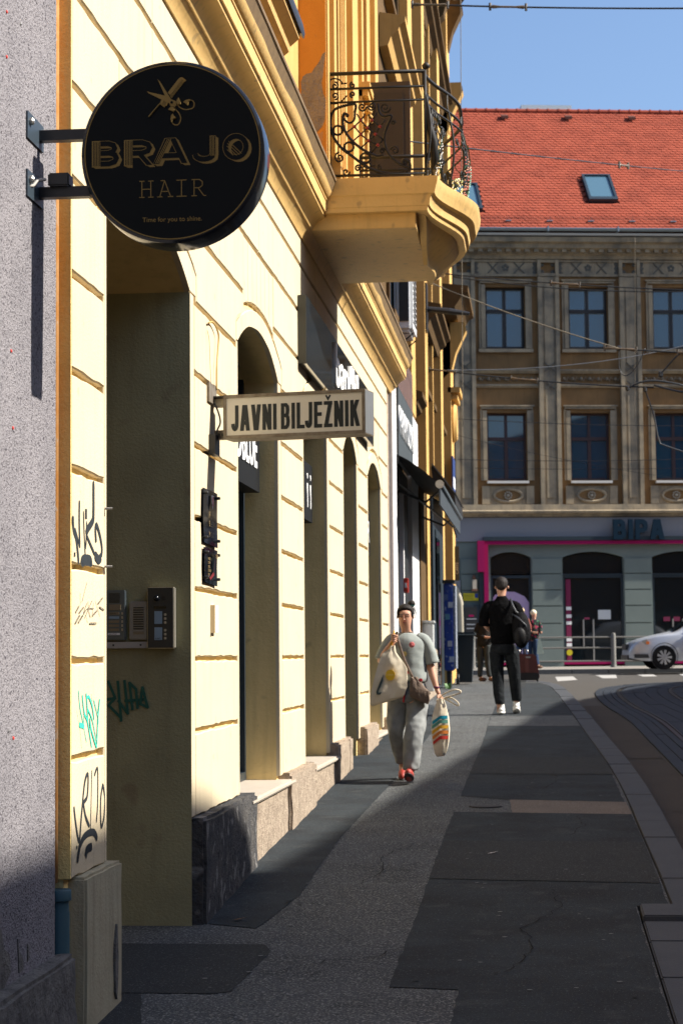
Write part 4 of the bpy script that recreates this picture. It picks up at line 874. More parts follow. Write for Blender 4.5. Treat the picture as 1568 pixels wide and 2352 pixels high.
for c in PL:
    p = MB(); p.box(c-.32, c-.20, -.16, -.001, 4.42, 11.28); p.box(c+.20, c+.32, -.16, -.001, 4.42, 11.28); p.box(c-.20, c+.20, -.10, -.001, 4.42, 11.28)
    p.box(c-.13, c+.13, -.125, -.101, 4.62, 7.7); p.box(c-.13, c+.13, -.125, -.101, 8.6, 11.0)
    p.build('pilaster', bston, bh)
    x = MB()
    for zc in (8.0, 8.55):
        for sg_ in (-1, 1): x.tube([(c-.15, -.13, zc-.13*sg_), (c+.15, -.13, zc+.13*sg_)], .018, 4)
    x.build('cross_ornament', mat('dark_stone_cut', (.12, .115, .1), .9), bh)
# belts and cornices, profile in (v, z), run along u
def brun(P, name, m, u0=U0-.1, u1=U1+.1, par=None):
    n = len(P); mb = MB(); mb.add([(u, v, z) for u in (u0, u1) for v, z in P], [(j, (j+1) % n, n+(j+1) % n, n+j) for j in range(n)]+[tuple(range(n))[::-1], tuple(range(n, 2*n))])
    return mb.build(name, m, par or bh)
brun([(0,4.06),(-.10,4.06),(-.12,4.12),(-.26,4.16),(-.28,4.22),(-.20,4.25),(-.19,4.42),(0,4.42)], 'string_course', bston)
e = None
for a, b in zip(PL, PL[1:]):
    brun([(0,8.36),(-.06,8.36),(-.13,8.44),(-.13,8.48),(0,8.5)], 'string_course', bston, a+.33, b-.33)
    brun([(0,7.93),(-.05,7.93),(-.10,7.98),(-.10,8.03),(0,8.05)], 'string_course', bston, a+.33, b-.33)
    g = MB(); k = 0
    u = a+.45
    while u < b-.4:
        g.lathe([(0,-.07),(.05,-.045),(.065,0)], (u, -.01, 8.2), 'y', 6); g.tube([(u+.06, -.03, 8.14), (u+.13, -.03, 8.26), (u+.18, -.03, 8.18)], .022, 4); u += .26
    g.build('garland_frieze', mat('frieze_stone', (.21, .17, .12), .9), bh)
    # coffered frieze under the eaves
    f = MB(); f.box(a+.32, b-.32, -.06, -.001, 11.30, 11.38); f.box(a+.32, b-.32, -.06, -.001, 11.74, 11.80)
    f.box(a+.32, b-.32, -.02, -.001, 11.385, 11.735)
    fp = f.build('frieze_panel', bston, bh); dk = mat('dark_stone_cut', (.12, .115, .1), .9); x = MB()
    L_ = b-a-.64
    for q in (.30, .72):
        cc = a+.32+L_*q
        for sg_ in (-1, 1): x.tube([(cc-.16, -.03, 11.56-.17*sg_), (cc+.16, -.03, 11.56+.17*sg_)], .02, 4)
    for q in (.03, .97):
        for zz in (11.43, 11.56, 11.69): x.lathe([(0,-.02),(.07,-.01),(.08,0)], (a+.32+L_*q, -.02, zz), 'y', 6)
    for k in range(5): x.lathe([(0,-.02),(.045,-.01),(.05,0)], (a+.32+L_*.5+.07*math.cos(k*1.257+1.57), -.02, 11.57+.07*math.sin(k*1.257+1.57)), 'y', 6)
    x.build('relief', dk, fp)['kind'] = 'stuff'
for c in PL:
    f = MB(); f.box(c-.32, c-.22, -.14, -.001, 11.30, 11.80); f.box(c+.22, c+.32, -.14, -.001, 11.30, 11.80); f.box(c-.22, c+.22, -.11, -.001, 11.30, 11.40); f.box(c-.22, c+.22, -.11, -.001, 11.72, 11.80)
    fp = f.build('frieze_block', bston, bh); x = MB()
    for dx in (-.16, .16):
        for dz in (-.11, .11): x.lathe([(0,-.03),(.06,-.02),(.07,0)], (c+dx, -.01, 11.56+dz), 'y', 6)
    x.build('relief', mat('dark_stone_cut', (.12, .115, .1), .9), fp)['kind'] = 'stuff'
brun([(0,11.82),(-.10,11.82),(-.14,11.92),(-.22,11.96),(-.24,12.04),(-.42,12.10),(-.44,12.22),(-.56,12.26),(-.58,12.40),(0,12.42)], 'cornice', bston)
dn = MB(); u = U0
while u < U1: dn.box(u, u+.14, -.36, -.16, 11.99, 12.085); u += .28
d_ = dn.build('dentils', bston, bh); d_['kind'] = 'stuff'
brun([(-.1,12.44),(-.62,12.44),(-.66,12.50),(-.1,12.52)], 'eaves_board', mat('pale_eaves', (.5, .52, .53), .6))
gt_ = MB(); n = 10
P = [(-.72+.09*math.cos(math.pi*k/ (n-1)+math.pi), 12.63+.09*math.sin(math.pi*k/(n-1)+math.pi)) for k in range(n)]
brun(P+[(-.63,12.60),(-.81,12.60)], 'gutter', mat('grey_gutter', (.25, .30, .34), .4, .4))
for u in [-6+2.1*k for k in range(10)]: MB().box(u, u+.04, -.83, -.62, 12.52, 12.67).build('gutter_bracket', mat('grey_gutter', (.25, .30, .34), .4, .4), bh)
# roof: every tile a real piece, joined
roofm = mat('clay_tile', (.31, .072, .042), .95, spec=.1, var=.9, vs=1.6, col2=(.21, .048, .03), bump=.2, bs=40, spots=[(6, .58, (.34, .09, .055), .4), (4.5, .68, (.15, .05, .035), .35)])
rk = .9; v0, z0, vr = -.62, 12.62, 5.1
ra = math.atan(rk); slope = (vr-v0)/math.cos(ra); ca, sa = math.cos(ra), math.sin(ra)
RF = MB().add([(U0-.3, v0, z0-.03), (U1+.3, v0, z0-.03), (U1+.3, vr, z0-.03+rk*(vr-v0)), (U0-.3, vr, z0-.03+rk*(vr-v0)), (U1+.3, 10.8, z0), (U0-.3, 10.8, z0)], [(0,1,2,3),(3,2,4,5),(0,3,5),(1,4,2),(0,5,4,1)])
rf = RF.build('roof', roofm, bh)
SKY = [(-2.5, -1.50, 1.0, 2.6), (1.83, 2.72, 1.62, 3.22)]  # u0,u1, slope distance from the eaves
def rp(u, s, h): return (u, v0+s*ca-h*sa, z0+s*sa+h*ca)
tv = MB(); row = 0; st = .155; tw = .175
s = 0.0
while s < slope-.1:
    u = -4.4+(tw/2 if row % 2 else 0)
    while u < 9.0:
        if not any(a-.03 < u+tw/2 < b+.03 and c-.06 < s+st/2 < d+.03 for a, b, c, d in SKY):
            dh = random.uniform(-.004, .005); g = .004; du = random.uniform(-.003, .003)
            a, b = u+g+du, u+tw-g+du; m_ = (a+b)/2
            tv.add([rp(a, s+.02, .026+dh), rp(m_, s-.012, .03+dh), rp(b, s+.02, .026+dh), rp(b, s+st+.03, .008), rp(a, s+st+.03, .008), rp(a, s+.02, .0), rp(m_, s-.012, .0), rp(b, s+.02, .0)], [(0,1,2,3,4), (0,5,6,1), (1,6,7,2)])
        u += tw
    s += st; row += 1
tl = tv.build('roof_tiles', roofm, rf); tl['kind'] = 'stuff'
zr = z0+rk*(vr-v0)
for k in range(36):
    u = -4+k*.34
    mb = MB(); mb.tube([(u, vr, zr+.02), (u+.31, vr, zr+.02)], .09, 8); mb.tube([(u+.30, vr, zr+.025), (u+.35, vr, zr+.025)], .105, 8); mb.build('ridge_tile', roofm, rf, smooth=True, auto=40)
for a, b, c, d in SKY:
    f = MB(); H = .14; tt = .075
    def bx(u0, u1, s0, s1, h0, h1, mb):
        mb.add([rp(u0,s0,h0), rp(u1,s0,h0), rp(u1,s1,h0), rp(u0,s1,h0), rp(u0,s0,h1), rp(u1,s0,h1), rp(u1,s1,h1), rp(u0,s1,h1)], [(0,3,2,1),(4,5,6,7),(0,1,5,4),(1,2,6,5),(2,3,7,6),(3,0,4,7)])
    bx(a, a+tt, c, d, 0, H, f); bx(b-tt, b, c, d, 0, H, f); bx(a+tt, b-tt, c, c+.16, 0, H, f); bx(a+tt, b-tt, d-tt, d, 0, H, f)
    sf = f.build('skylight', navy, rf); g_ = MB(); bx(a+tt, b-tt, c+.16, d-tt, .06, .09, g_); g_.build('pane', mat('skylight_glass', (.07, .14, .19), .1, spec=.6), sf)
for k in range(9):
    u = -3.3+k*1.25
    mb = MB(); q = rp(u, .42, 0); mb.tube([q, rp(u, .42, .16)], .012, 4); mb.box(u-.09, u+.09, q[1]-.06, q[1]+.02, q[2]+.02, q[2]+.05); mb.build('snow_guard_post', steel, rf)
for hh in (.10, .17): MB().tube([rp(-4, .42, hh), rp(9, .42, hh)], .008, 4).build('snow_guard_rail', blackm, rf)
for k in range(5): q = rp(-2.2+k*2.1, slope-.55, .05); MB().prism([(q[1]-.1,q[2]-.04),(q[1]-.1,q[2]+.05),(q[1]+.12,q[2]+.16)], 'x', q[0]-.1, q[0]+.12).build('vent_tile', mat('dark_tile', (.1,.04,.03), .8), rf)
MB().box(.55, 2.22, vr+.05, vr+1.3, zr-.2, zr+.26).build('roof_box', mat('pale_sheet_metal', (.55, .62, .62), .4, .3), rf)
# ground floor
GO = [(-3.3, -2.35, 'a'), (-1.44, -.22, 'w'), (.72, 2.55, 'd'), (3.42, 5.25, 'w'), (6.2, 8.0, 'w'), (9, 10.8, 'w'), (11.8, 13.6, 'w')]
gf = MB(); e = U0
for a, b, k in GO:
    gf.box(e, a, 0, .35, -1, 2.85); gf.prism([(a, 3.33)]+arc(a, b, 2.85, 3.02, 12)+[(b, 3.33)], 'y', 0, .35); gf.box(e, a, 0, .35, 2.85, 3.33); e = b
gf.box(e, U1, 0, .35, -1, 3.33)
gf.build('ground_floor_wall', bgrnd, bh)
e = -2.3
for i, ((a, b, k), (a2, b2, k2)) in enumerate(zip(GO, GO[1:])):
    zc = [-.25, .40, .89, 1.407, 1.885, 2.364, 2.83]
    for z0_, z1_ in zip(zc, zc[1:]): MB().box(b+.03, a2-.03, -.035, -.001, z0_+.015, z1_-.02).build('stone_block', bgrnd, bh)
for z0_, z1_ in zip([1.35, 1.86, 2.36, 2.85, 3.34], [1.83, 2.33, 2.82, 3.31, 3.6]): MB().box(-5, -3.35, -.035, -.001, z0_, z1_).build('stone_block', bgrnd, bh)
MB().box(U0, U1, -.05, .35, 3.335, 4.04).build('fascia', bband, bh)
for a, b, k in GO[1:]:
    f = MB(); f.box(a+.001, a+.07, .05, .12, -.3, 2.32); f.box(b-.07, b-.001, .05, .12, -.3, 2.32); f.box(a+.07, b-.07, .03, .12, 2.24, 2.32)
    if k != 'w' or a > 3: f.box(a-.0, b+.02, .0, .03, 2.32, 2.36)
    w_ = f.build('shop_window', navy, bh)
    MB().box(a+.07, b-.07, .10, .11, -.3, 2.24).build('pane', glassd, w_)
    MB().prism([(a+.01, 2.36)]+[(y, z-.03) for y, z in arc(a+.01, b-.01, 2.85, 3.02, 12)]+[(b-.01, 2.36)], 'y', .16, .17).build('fanlight', glassd, w_)
    if a > 0:
        MB().box((a+b)/2-.02, (a+b)/2+.02, .06, .099, -.25, 1.0).build('door_handle', steel, w_); MB().box((a+b)/2-.32, (a+b)/2-.28, .06, .099, .2, 1.0).build('door_handle', steel, w_)
MB().box(.82, .97, .085, .098, -.28, 2.2).build('pink_strip', mat('dim_pink2', (.17,.002,.05), .6), bh)
for z_ in (1.28, 1.05, .85, .35, .2): MB().box(.82, .98, .078, .084, z_, z_+.10).build('notice', whitel, bh)
MB().lathe([(.09, 0), (.09, .01)], (.9, .06, .02), 'y', 14).build('yellow_dot', mat('yellow_ink', (.6, .5, .01), .5), bh)
MB().box(1.78, 2.16, .075, .09, 1.0, 1.28).build('notice', mat('notice_white', (.55, .58, .6), .6), bh)
MB().box(1.36, 1.52, .075, .09, 1.0, 1.06).build('pink_label', mat('dim_pink', (.14,.002,.04), .6), bh)
for u_ in (3.85, 4.15, 4.45): MB().box(u_-.1, u_+.1, .075, .09, .93, 1.06).build('pink_label', mat('dim_pink', (.14,.002,.04), .6), bh)
MB().prism([(-1.40,.0),(-1.40,1.62),(-1.3,1.75),(-1.0,1.85),(-.7,1.83),(-.42,1.70),(-.28,1.5),(-.26,.0)], 'y', .075, .09).build('lilac_poster', mat('lilac_film', (.40, .30, .48), .5), bh)
text('lettering', 'alive', .32, facing(-.98, .068, .86), .003, mat('pink_letter', (.75, .05, .4), .5), bh, bold=.004)
MB().box(-1.45, 6, .04, .11, -.33, -.25).build('skirting', pink, bh)
# pink and navy frame round the shop front
fm = MB(); fm.box(-1.53, U1, -.20, -.055, 3.235, 3.335); fm.box(-1.66, -1.53, -.20, -.055, -.3, 3.335); fm.build('pink_frame', pink, bh)
MB().box(-1.66, U1, -.215, -.055, 3.345, 3.46).build('navy_rail', navy, bh)
MB().box(-1.80, -1.665, -.16, -.055, -.3, 3.25).build('navy_post', navy, bh)
MB().box(-1.86, -1.665, -.34, -.20, 2.42, 3.34).build('pink_projecting_box', pink, bh)
lg_ = thing('shop_lettering', 'dark blue block letters BIPA standing on the rail above the shop front', 'sign', BL(2.2, -.2) + (3.46,), org=(2.2, -.3, 3.46), rotz=math.atan(.17))
mBI = mat('navy_letters', (.005, .02, .038), .8, spec=.15)
word('letter', 'BIPA', 2.21, 3.74, .60, .135, facing(0, -.30, 3.36), mBI, lg_, .07, lift=0, depth=.10)
# left of the frame: arched gateway, notice board, box, lantern
MB().box(-2.95, -2.35, -.05, -.03, -.3, 2.2).build('gate_shade', bband, bh)
tu = [(-3.4,-.12,2.35),(-2.9,-.12,2.28),(-2.6,-.12,2.05),(-2.42,-.12,1.7),(-2.36,-.12,1.3),(-2.34,-.12,-.3)]
MB().tube(curve(tu), .09, 6).build('gate_arch', mat('cream_arch', (.36, .33, .26), .8), bh, smooth=True)
nb = thing('notice_board', 'dark notice board with pink heading and white lines of print, left of the pink frame', 'notice board', BL(-2.0, -.1)+(0,), org=(-2.0, -.1, 0), rotz=math.atan(.17))
MB().box(-2.32, -1.82, -.16, -.08, -.1, 1.45).build('board', navy, nb); MB().box(-2.24, -1.88, -.17, -.161, .0, 1.38).build('poster', blackm, nb)
MB().box(-2.13, -1.98, -.175, -.171, 1.10, 1.16).build('heading', pink, nb)
for k, (w2, z_) in enumerate([(.30,1.02),(.26,.86),(.22,.74),(.2,.62),(.2,.54),(.16,.46),(.2,.38),(.14,.30)]): MB().box(-2.2, -2.2+w2, -.175, -.171, z_, z_+.03).build('print_line', mat('pale_print', (.3,.32,.34), .6), nb)
yb = thing('yellow_notice', 'yellow notice plate with a small blue emblem, above the notice board', 'notice', BL(-2.05, -.1)+(1.5,), org=(-2.05, -.1, 1.5), rotz=math.atan(.17))
MB().box(-2.27, -1.82, -.08, -.04, 1.58, 1.80).build('plate', mat('yellow_plate', (.55, .48, .01), .5), yb); MB().box(-1.93, -1.83, -.086, -.081, 1.66, 1.79).build('emblem', mat('blue_emblem', (.01, .05, .3), .5), yb)
for z_ in (1.62, 1.68, 1.73): MB().box(-2.24, -1.98, -.086, -.081, z_, z_+.018).build('print_line', mat('olive_print', (.2,.18,.02), .6), yb)
lt = thing('wall_lantern', 'small brown framed box lamp on the grey wall beside the pink frame', 'wall lamp', BL(-1.95, -.1)+(1.9,), org=(-1.95, -.1, 1.9), rotz=math.atan(.17))
MB().box(-2.0, -1.88, -.18, -.04, 1.92, 2.2).build('glass', mat('pale_glass', (.45,.4,.32), .3), lt); MB().box(-2.02, -1.85, -.19, -.04, 1.86, 1.915).build('base', mat('brownish', (.16,.07,.04), .5), lt); MB().lathe([(.05,0),(.06,.06),(.02,.14)], (-1.95, -.1, 2.205), 'z', 8).build('cap', mat('brownish', (.16,.07,.04), .5), lt)
# houses that stand across the street, behind the right edge of the picture; they shade the pavement
op = thing('opposite_house', 'long flat roofed house across the street, out of the picture on the right', 'house', (14, 10, gz(10)))
EV = [(x_, y_-.85) for x_, y_ in [(12.0,-22),(12.0,12.0)]+[(12.0+.95*(1-math.cos(a*math.pi/12))*1.0, 12.0+2.6*math.sin(a*math.pi/12)) for a in range(1, 7)]+[(14.3,33.4),(14.8,37.2),(17.0,46.4)]]
MB().prism(EV+[(26,46.4),(26,-22)], 'z', -3, 11.3).build('wall', mat('opposite_render', (.26, .22, .18), .9, var=.3, vs=1), op)
for z in (0, 3.6, 7.2):
    for k in range(9):
        y = -18+3.3*k; f = MB().box(11.97, 12.03, y, y+1.3, z, z+2.1).build('window', navy, op); MB().box(11.955, 11.97, y+.1, y+1.2, z+.1, z+2.0).build('pane', glassd, f)

bk_ = thing('sky_blocking_house', 'unseen plain house added behind the viewer to cut the sky light', 'house', (2, -52, gz(-40)))  # unseen house, added to block sky light from behind the camera
MB().box(-30, 34, -64, -52, -4, 15).build('wall', mat('opposite_render', (.26, .22, .18), .9, var=.3, vs=1), bk_)
for z in (1, 4.6, 8.2, 11.8):
    for k in range(12):
        x = -16+3.2*k; f = MB().box(x, x+1.3, -52.02, -51.96, z, z+2.1).build('window', navy, bk_); MB().box(x+.1, x+1.2, -51.96, -51.94, z+.1, z+2.0).build('pane', glassd, f)
# ------------------------------------------------ round hairdresser's sign
DX, DY, DZ, DR = -1.463, 7.85, 2.063, .380
rs = thing('round_sign', 'round black hairdresser sign with gold scissors and lettering on two arms', 'shop sign', (DX, DY, DZ-DR))
MB().lathe([(DR-.012,0),(DR-.002,.006),(DR,.012),(DR,.165),(DR-.006,.172)], (DX, DY, DZ), 'y', 96).build('drum', blackp, rs, smooth=True, auto=30)
MB().lathe([(DR-.014,-.0015),(DR-.014,.004)], (DX, DY, DZ), 'y', 96).build('face', blackf, rs)
def ring(r0, r1, y, m, nm, n=96):
    mb = MB()
    for k in range(n):
        a, b = 2*math.pi*k/n, 2*math.pi*(k+1)/n
        mb.quad(*[(DX+r*math.cos(t), y, DZ+r*math.sin(t)) for r, t in ((r0, a), (r1, a), (r1, b), (r0, b))])
    return mb.build(nm, m, rs)
ring(.3605, .3645, DY-.003, goldink, 'gold_ring')
def face_poly(P, nm='emblem', y=DY-.003, m=goldink, mb=None):
    b_ = mb or MB(); b_.prism(P, 'y', y-.0005, y+.0005)
    return b_ if mb else b_.build(nm, m, rs)
S_ = 5.227/578/1.7417/1.0  # emblem drawn on a 1568-wide grid 300 px across
def em(x, y): # grid -> world on the sign face
    sx = (550+x*.1913)/1.7417; sy = (250+y*.1913)/1.7417
    return (DX+(sx-396.8)*.00181, DZ-(sy-348)*.00181)
mb = MB()
def ep(pts): mb.prism([em(*p) for p in pts], 'y', DY-.0035-.00005*len(mb.f), DY-.002)
ep([(440,330),(490,385),(725,770),(640,800),(615,735)]); ep([(218,580),(270,600),(640,700),(700,800),(665,840),(255,625)])
ep([(650,760),(740,775),(826,812),(835,915),(800,900),(815,940),(760,920),(718,925),(670,830)])
ep([(655,625),(880,345),(915,318),(960,318),(1040,378),(1010,412),(950,358),(700,680)])
for k in range(22):
    t = k/21; x0, y0 = 700+t*245, 690-t*330; x1, y1 = 735+t*260, 750-t*335
    ep([(x0,y0),(x0+7,y0-9),(x1+7,y1-9),(x1,y1)])
ep([(530,780),(585,800),(545,862),(610,915),(592,942),(490,862)]); ep([(487,850),(497,862),(262,1135),(252,1120)])
for k in range(6): ep([(590+k*12-60,860-k*14+30),(595+k*12-60,852-k*14+30),(650+k*4-14,880-k*12+20),(645+k*4-14,888-k*12+20)])
ep([(845,850),(850,800),(885,752),(905,800),(932,860),(925,885),(890,890),(850,880)]); ep([(985,850),(1030,810),(1110,795),(1150,810),(1100,840),(1078,912),(1050,900),(1020,865)])
ep([(668,990),(710,955),(765,945),(800,965),(800,1020),(775,1038),(730,1010)]); ep([(720,1200),(735,1120),(765,1085),(790,1130),(832,1165),(820,1175),(770,1200),(755,1240),(740,1260)])
mb.build('emblem', goldink, rs)
def fr(P, wd, nm, m=goldink):
    q = [Vector(em(*p)) for p in P]; q = [v for v in smoothp(q, 5)]; mb = MB()
    for a, b in zip(q, q[1:]):
        t = (b-a).normalized(); n_ = Vector((-t.y, t.x))*wd/2; mb.quad(*[(p.x, DY-.003, p.y) for p in (a-n_, b-n_, b+n_, a+n_)])
    mb.build(nm, m, rs)
fr([(850,870),(900,940),(1000,990),(1090,990),(1180,960),(1205,880),(1170,815),(1100,810)], .0042, 'scroll_handle')
fr([(790,960),(860,1030),(910,1120),(920,1200),(880,1290),(820,1310),(760,1280),(735,1200)], .0042, 'scroll_handle')
MB().lathe([(.0055,-.0075),(.0055,-.002)], (em(737,837)[0], DY, em(737,837)[1]), 'y', 16).build('pivot', blackf, rs)
# lettering: a gold shadow, the black letter over it, a gold keyline and gold stripes in the stems
def tw(ch, size, bold):
    cu = bpy.data.curves.new('t', 'FONT'); cu.body = ch; cu.size = size; cu.offset = bold; t = bpy.data.objects.new('t', cu); COL.objects.link(t); bpy.context.view_layer.update()
    me = bpy.data.meshes.new_from_object(t.evaluated_get(bpy.context.evaluated_depsgraph_get())); bpy.data.objects.remove(t)
    xs = [v.co.x for v in me.vertices]; return min(xs), max(xs)
zb = DZ-.054
for x0, x1, dz, ch in [(-1.794,-1.683,0,'B'),(-1.660,-1.545,0,'R'),(-1.538,-1.400,.003,'A'),(-1.380,-1.283,.006,'J'),(-1.252,-1.146,.009,'O')]:
    Mf = facing(0, DY, zb+dz); T0 = .022
    for dx, dy, lf, m_, tt_ in [(.0115,-.0075,.0018,goldink,.022), (.0078,-.005,.0024,goldink,.022), (.004,-.0026,.0030,goldink,.022), (0,0,.0036,goldink,.0255), (0,0,.0043,blackf,.0215)]:
        word('letter' if m_ is blackf else 'letter_shadow', ch, x0, x1, .106 if ch != 'O' else .110, T0, Mf, m_, rs, 0, dx, dy, lf, tt_)
mb = MB()
def st_(x, z0, z1, dx=0): mb.quad((x, DY-.0055, z0), (x+.0028, DY-.0055, z0), (x+.0028+dx, DY-.0055, z1), (x+dx, DY-.0055, z1))
for x in (-1.794, -1.660):
    mb.quad((x-.001, DY-.0050, zb), (x+.034, DY-.0050, zb), (x+.034, DY-.0050, zb+.106), (x-.001, DY-.0050, zb+.106))
mb.build('stem_ground', goldink, rs); mb = MB()
for x in (-1.794, -1.660):
    for k in range(5): mb.quad((x+.0032+k*.0066, DY-.0053, zb+.002), (x+.0064+k*.0066, DY-.0053, zb+.002), (x+.0064+k*.0066, DY-.0053, zb+.104), (x+.0032+k*.0066, DY-.0053, zb+.104))
mb.build('stem_lines', blackf, rs); mb = MB()
for k in range(3): st_(-1.532+k*.0068, zb+.006, zb+.106, .050); st_(-1.302+k*.0060, zb+.03, zb+.112)
for k in range(4):
    o_ = .004+k*.0095; hl = math.sqrt(max(0, .037**2-o_**2)); cx_, cz_ = -1.199-o_*.707, zb+.064-o_*.707; q_ = .0012
    mb.quad(*[(cx_+sx_*hl*.707+sy_*q_*.707, DY-.0055, cz_-sx_*hl*.707+sy_*q_*.707) for sx_, sy_ in ((-1,-1),(1,-1),(1,1),(-1,1))])
mb.build('letter_stripes', goldink, rs)
mb = MB()
def bar(a, b, t=.0032):
    a, b = Vector(a), Vector(b); d = (b-a).normalized(); n_ = Vector((-d.y, d.x))*t/2; mb.quad(*[(p.x, DY-.003, p.y) for p in (a-n_, b-n_, b+n_, a+n_)])
z0, z1 = DZ-.187, DZ-.120
def serif(x, z, w_=.022): bar((x-w_/2, z), (x+w_/2, z))
for x in (-1.588, -1.551): bar((x, z0), (x, z1)); serif(x, z0); serif(x, z1)
bar((-1.588, (z0+z1)/2), (-1.551, (z0+z1)/2))
bar((-1.514, z0), (-1.494, z1)); bar((-1.494, z1), (-1.469, z0)); serif(-1.514, z0); serif(-1.469, z0); bar((-1.507, z0+.022), (-1.477, z0+.022)); bar((-1.510, z1), (-1.492, z1))
bar((-1.424, z0), (-1.424, z1)); bar((-1.445, z0), (-1.403, z0)); bar((-1.445, z1), (-1.403, z1))
bar((-1.372, z0), (-1.372, z1)); serif(-1.372, z0)
for a, b in [((-1.382, z1), (-1.350, z1)), ((-1.350, z1), (-1.338, z1-.009)), ((-1.338, z1-.009), (-1.338, z1-.025)), ((-1.338, z1-.025), (-1.350, z1-.034)), ((-1.350, z1-.034), (-1.372, z1-.034)), ((-1.356, z1-.034), (-1.332, z0)), ((-1.332, z0), (-1.322, z0))]: bar(a, b)
mb.v = [(x+.0, y, z) for x, y, z in mb.v]; mb.build('lettering', goldink, rs)
a_, b_ = tw('Time for you to shine.', .028, 0); text('lettering', 'Time for you to shine.', .028, facing(-1.586, DY-.003, DZ-.290), .0002, goldink, rs, sx=.245/(b_-a_))
for z, tall in [(2.165, .10), (1.925, .10)]:
    MB().box(-2.038, -1.82, DY+.055, DY+.10, z-.022, z+.022).build('arm', blackm, rs)
    pl = MB().box(-2.044, -2.032, DY-.13, DY+.13, z-.055, z+.055).build('wall_plate', mat('blue_steel', (.03, .045, .06), .45), rs)
    for dy in (-.09, .10): MB().lathe([(.016,0),(.016,.012),(.008,.018)], (-2.032, DY+dy, z+.02), 'x', 8).build('bolt', steel, pl)
MB().bev(-1.99, -1.90, DY+.03, DY+.11, 1.945, 2.0, .006).build('junction_box', blackm, rs, smooth=True, auto=40)
MB().tube(curve([(-1.99, DY+.0, 1.965), (-2.02, DY-.02, 1.955), (-2.03, DY-.06, 1.925), (-2.045, DY-.12, 1.918)]), .007, 6).build('cable', mat('pale_cable', (.35, .33, .3), .5), rs, smooth=True)

# ------------------------------------------------ notary light box
js = thing('projecting_lightbox', 'cream lightbox lettered JAVNI BILJEŽNIK in a worn steel frame, jutting from the wall', 'sign', (-1.5, 12, 1.33))
A0, A1 = Vector((-1.92, 12.0, 0)), Vector((-1.026, 11.83, 0)); uu_ = (A1-A0); LW = uu_.length; uu_.normalize(); nn_ = Vector((-uu_.y, uu_.x, 0)); T_ = .19
Mj = Matrix(((uu_.x, nn_.x, 0, A0.x), (uu_.y, nn_.y, 0, A0.y), (0, 0, 1, 1.338), (0, 0, 0, 1))); HJ = .272
def jb(nm, m, *bs, par=js, b=None):
    mb = MB()
    for q in bs: mb.box(*q) if not b else mb.bev(*q, b)
    return mb.xf(Mj).build(nm, m, par)
ft = .020
jb('frame', rust, (0, LW, -.006, T_, 0, ft), (0, LW, -.006, T_, HJ-ft, HJ), (0, ft*1.0, -.005, T_, ft, HJ-ft), (LW-ft, LW-.002, -.005, T_, ft, HJ-ft))
jb('end_face', steel, (LW-.0015, LW+.002, -.004, T_-.004, .006, HJ-.006))
jb('back', rust, (ft, LW-ft, T_-.01, T_-.002, ft, HJ-ft))
jb('face', signw, (ft, LW-ft, .0, .012, ft, HJ-ft))
Mt = Mj @ Matrix(((1,0,0,0),(0,0,-1,0),(0,1,0,.046),(0,0,0,1)))
word('letter', 'JAVNI BILJEŽNIK', .050, LW-.036, .160, .0225, Mt, inkb, js, .0105, lift=.0012, space=.18)
jb('arm', mat('cream_arm', (.60, .52, .36), .6, var=.5, vs=20), (-.075, 0, .03, .09, HJ-.065, HJ-.015))
jb('arm', rust, (-.07, 0, .03, .10, .005, .06))
jb('strap', blackm, (-.09, -.0, .0, .12, HJ-.012, HJ-.002))
for x in (-.05, -.022): jb('bolt', blackm, (x, x+.016, .024, .03, .022, .04))
MB().box(-2.0, -1.985, 11.86, 12.14, 1.56, 1.68).build('wall_plate', rust, js); MB().box(-2.0, -1.96, 11.92, 12.10, 1.24, 1.36).build('wall_plate', blackm, js)
MB().tube(curve([(-1.975,12.0,1.56),(-1.95,12.0,1.5),(-1.94,12.0,1.44),(-1.96,12.0,1.39),(-1.965,12.0,1.33)]), .006, 6).build('cable', blackm, js, smooth=True)
wc = thing('wall_cable', 'thin golden cable hanging down the wall to the notary lightbox', 'cable', (-1.99, 12.0, 1.6))
MB().tube(curve([(-1.985,11.85,2.04),(-1.98,12.0,2.065),(-1.978,12.18,2.02),(-1.98,12.16,1.90),(-1.98,12.12,1.80),(-1.98,12.11,1.66)]), .006, 6).build('cable', mat('gold_cable', (.5,.33,.1), .5), wc, smooth=True)
MB().tube(curve([(-1.99,11.83,1.99),(-1.99,11.90,1.94),(-1.99,11.93,1.8),(-1.99,11.97,1.66)]), .002, 4).build('thin_wire', mat('gold_cable', (.5,.33,.1), .5), wc)

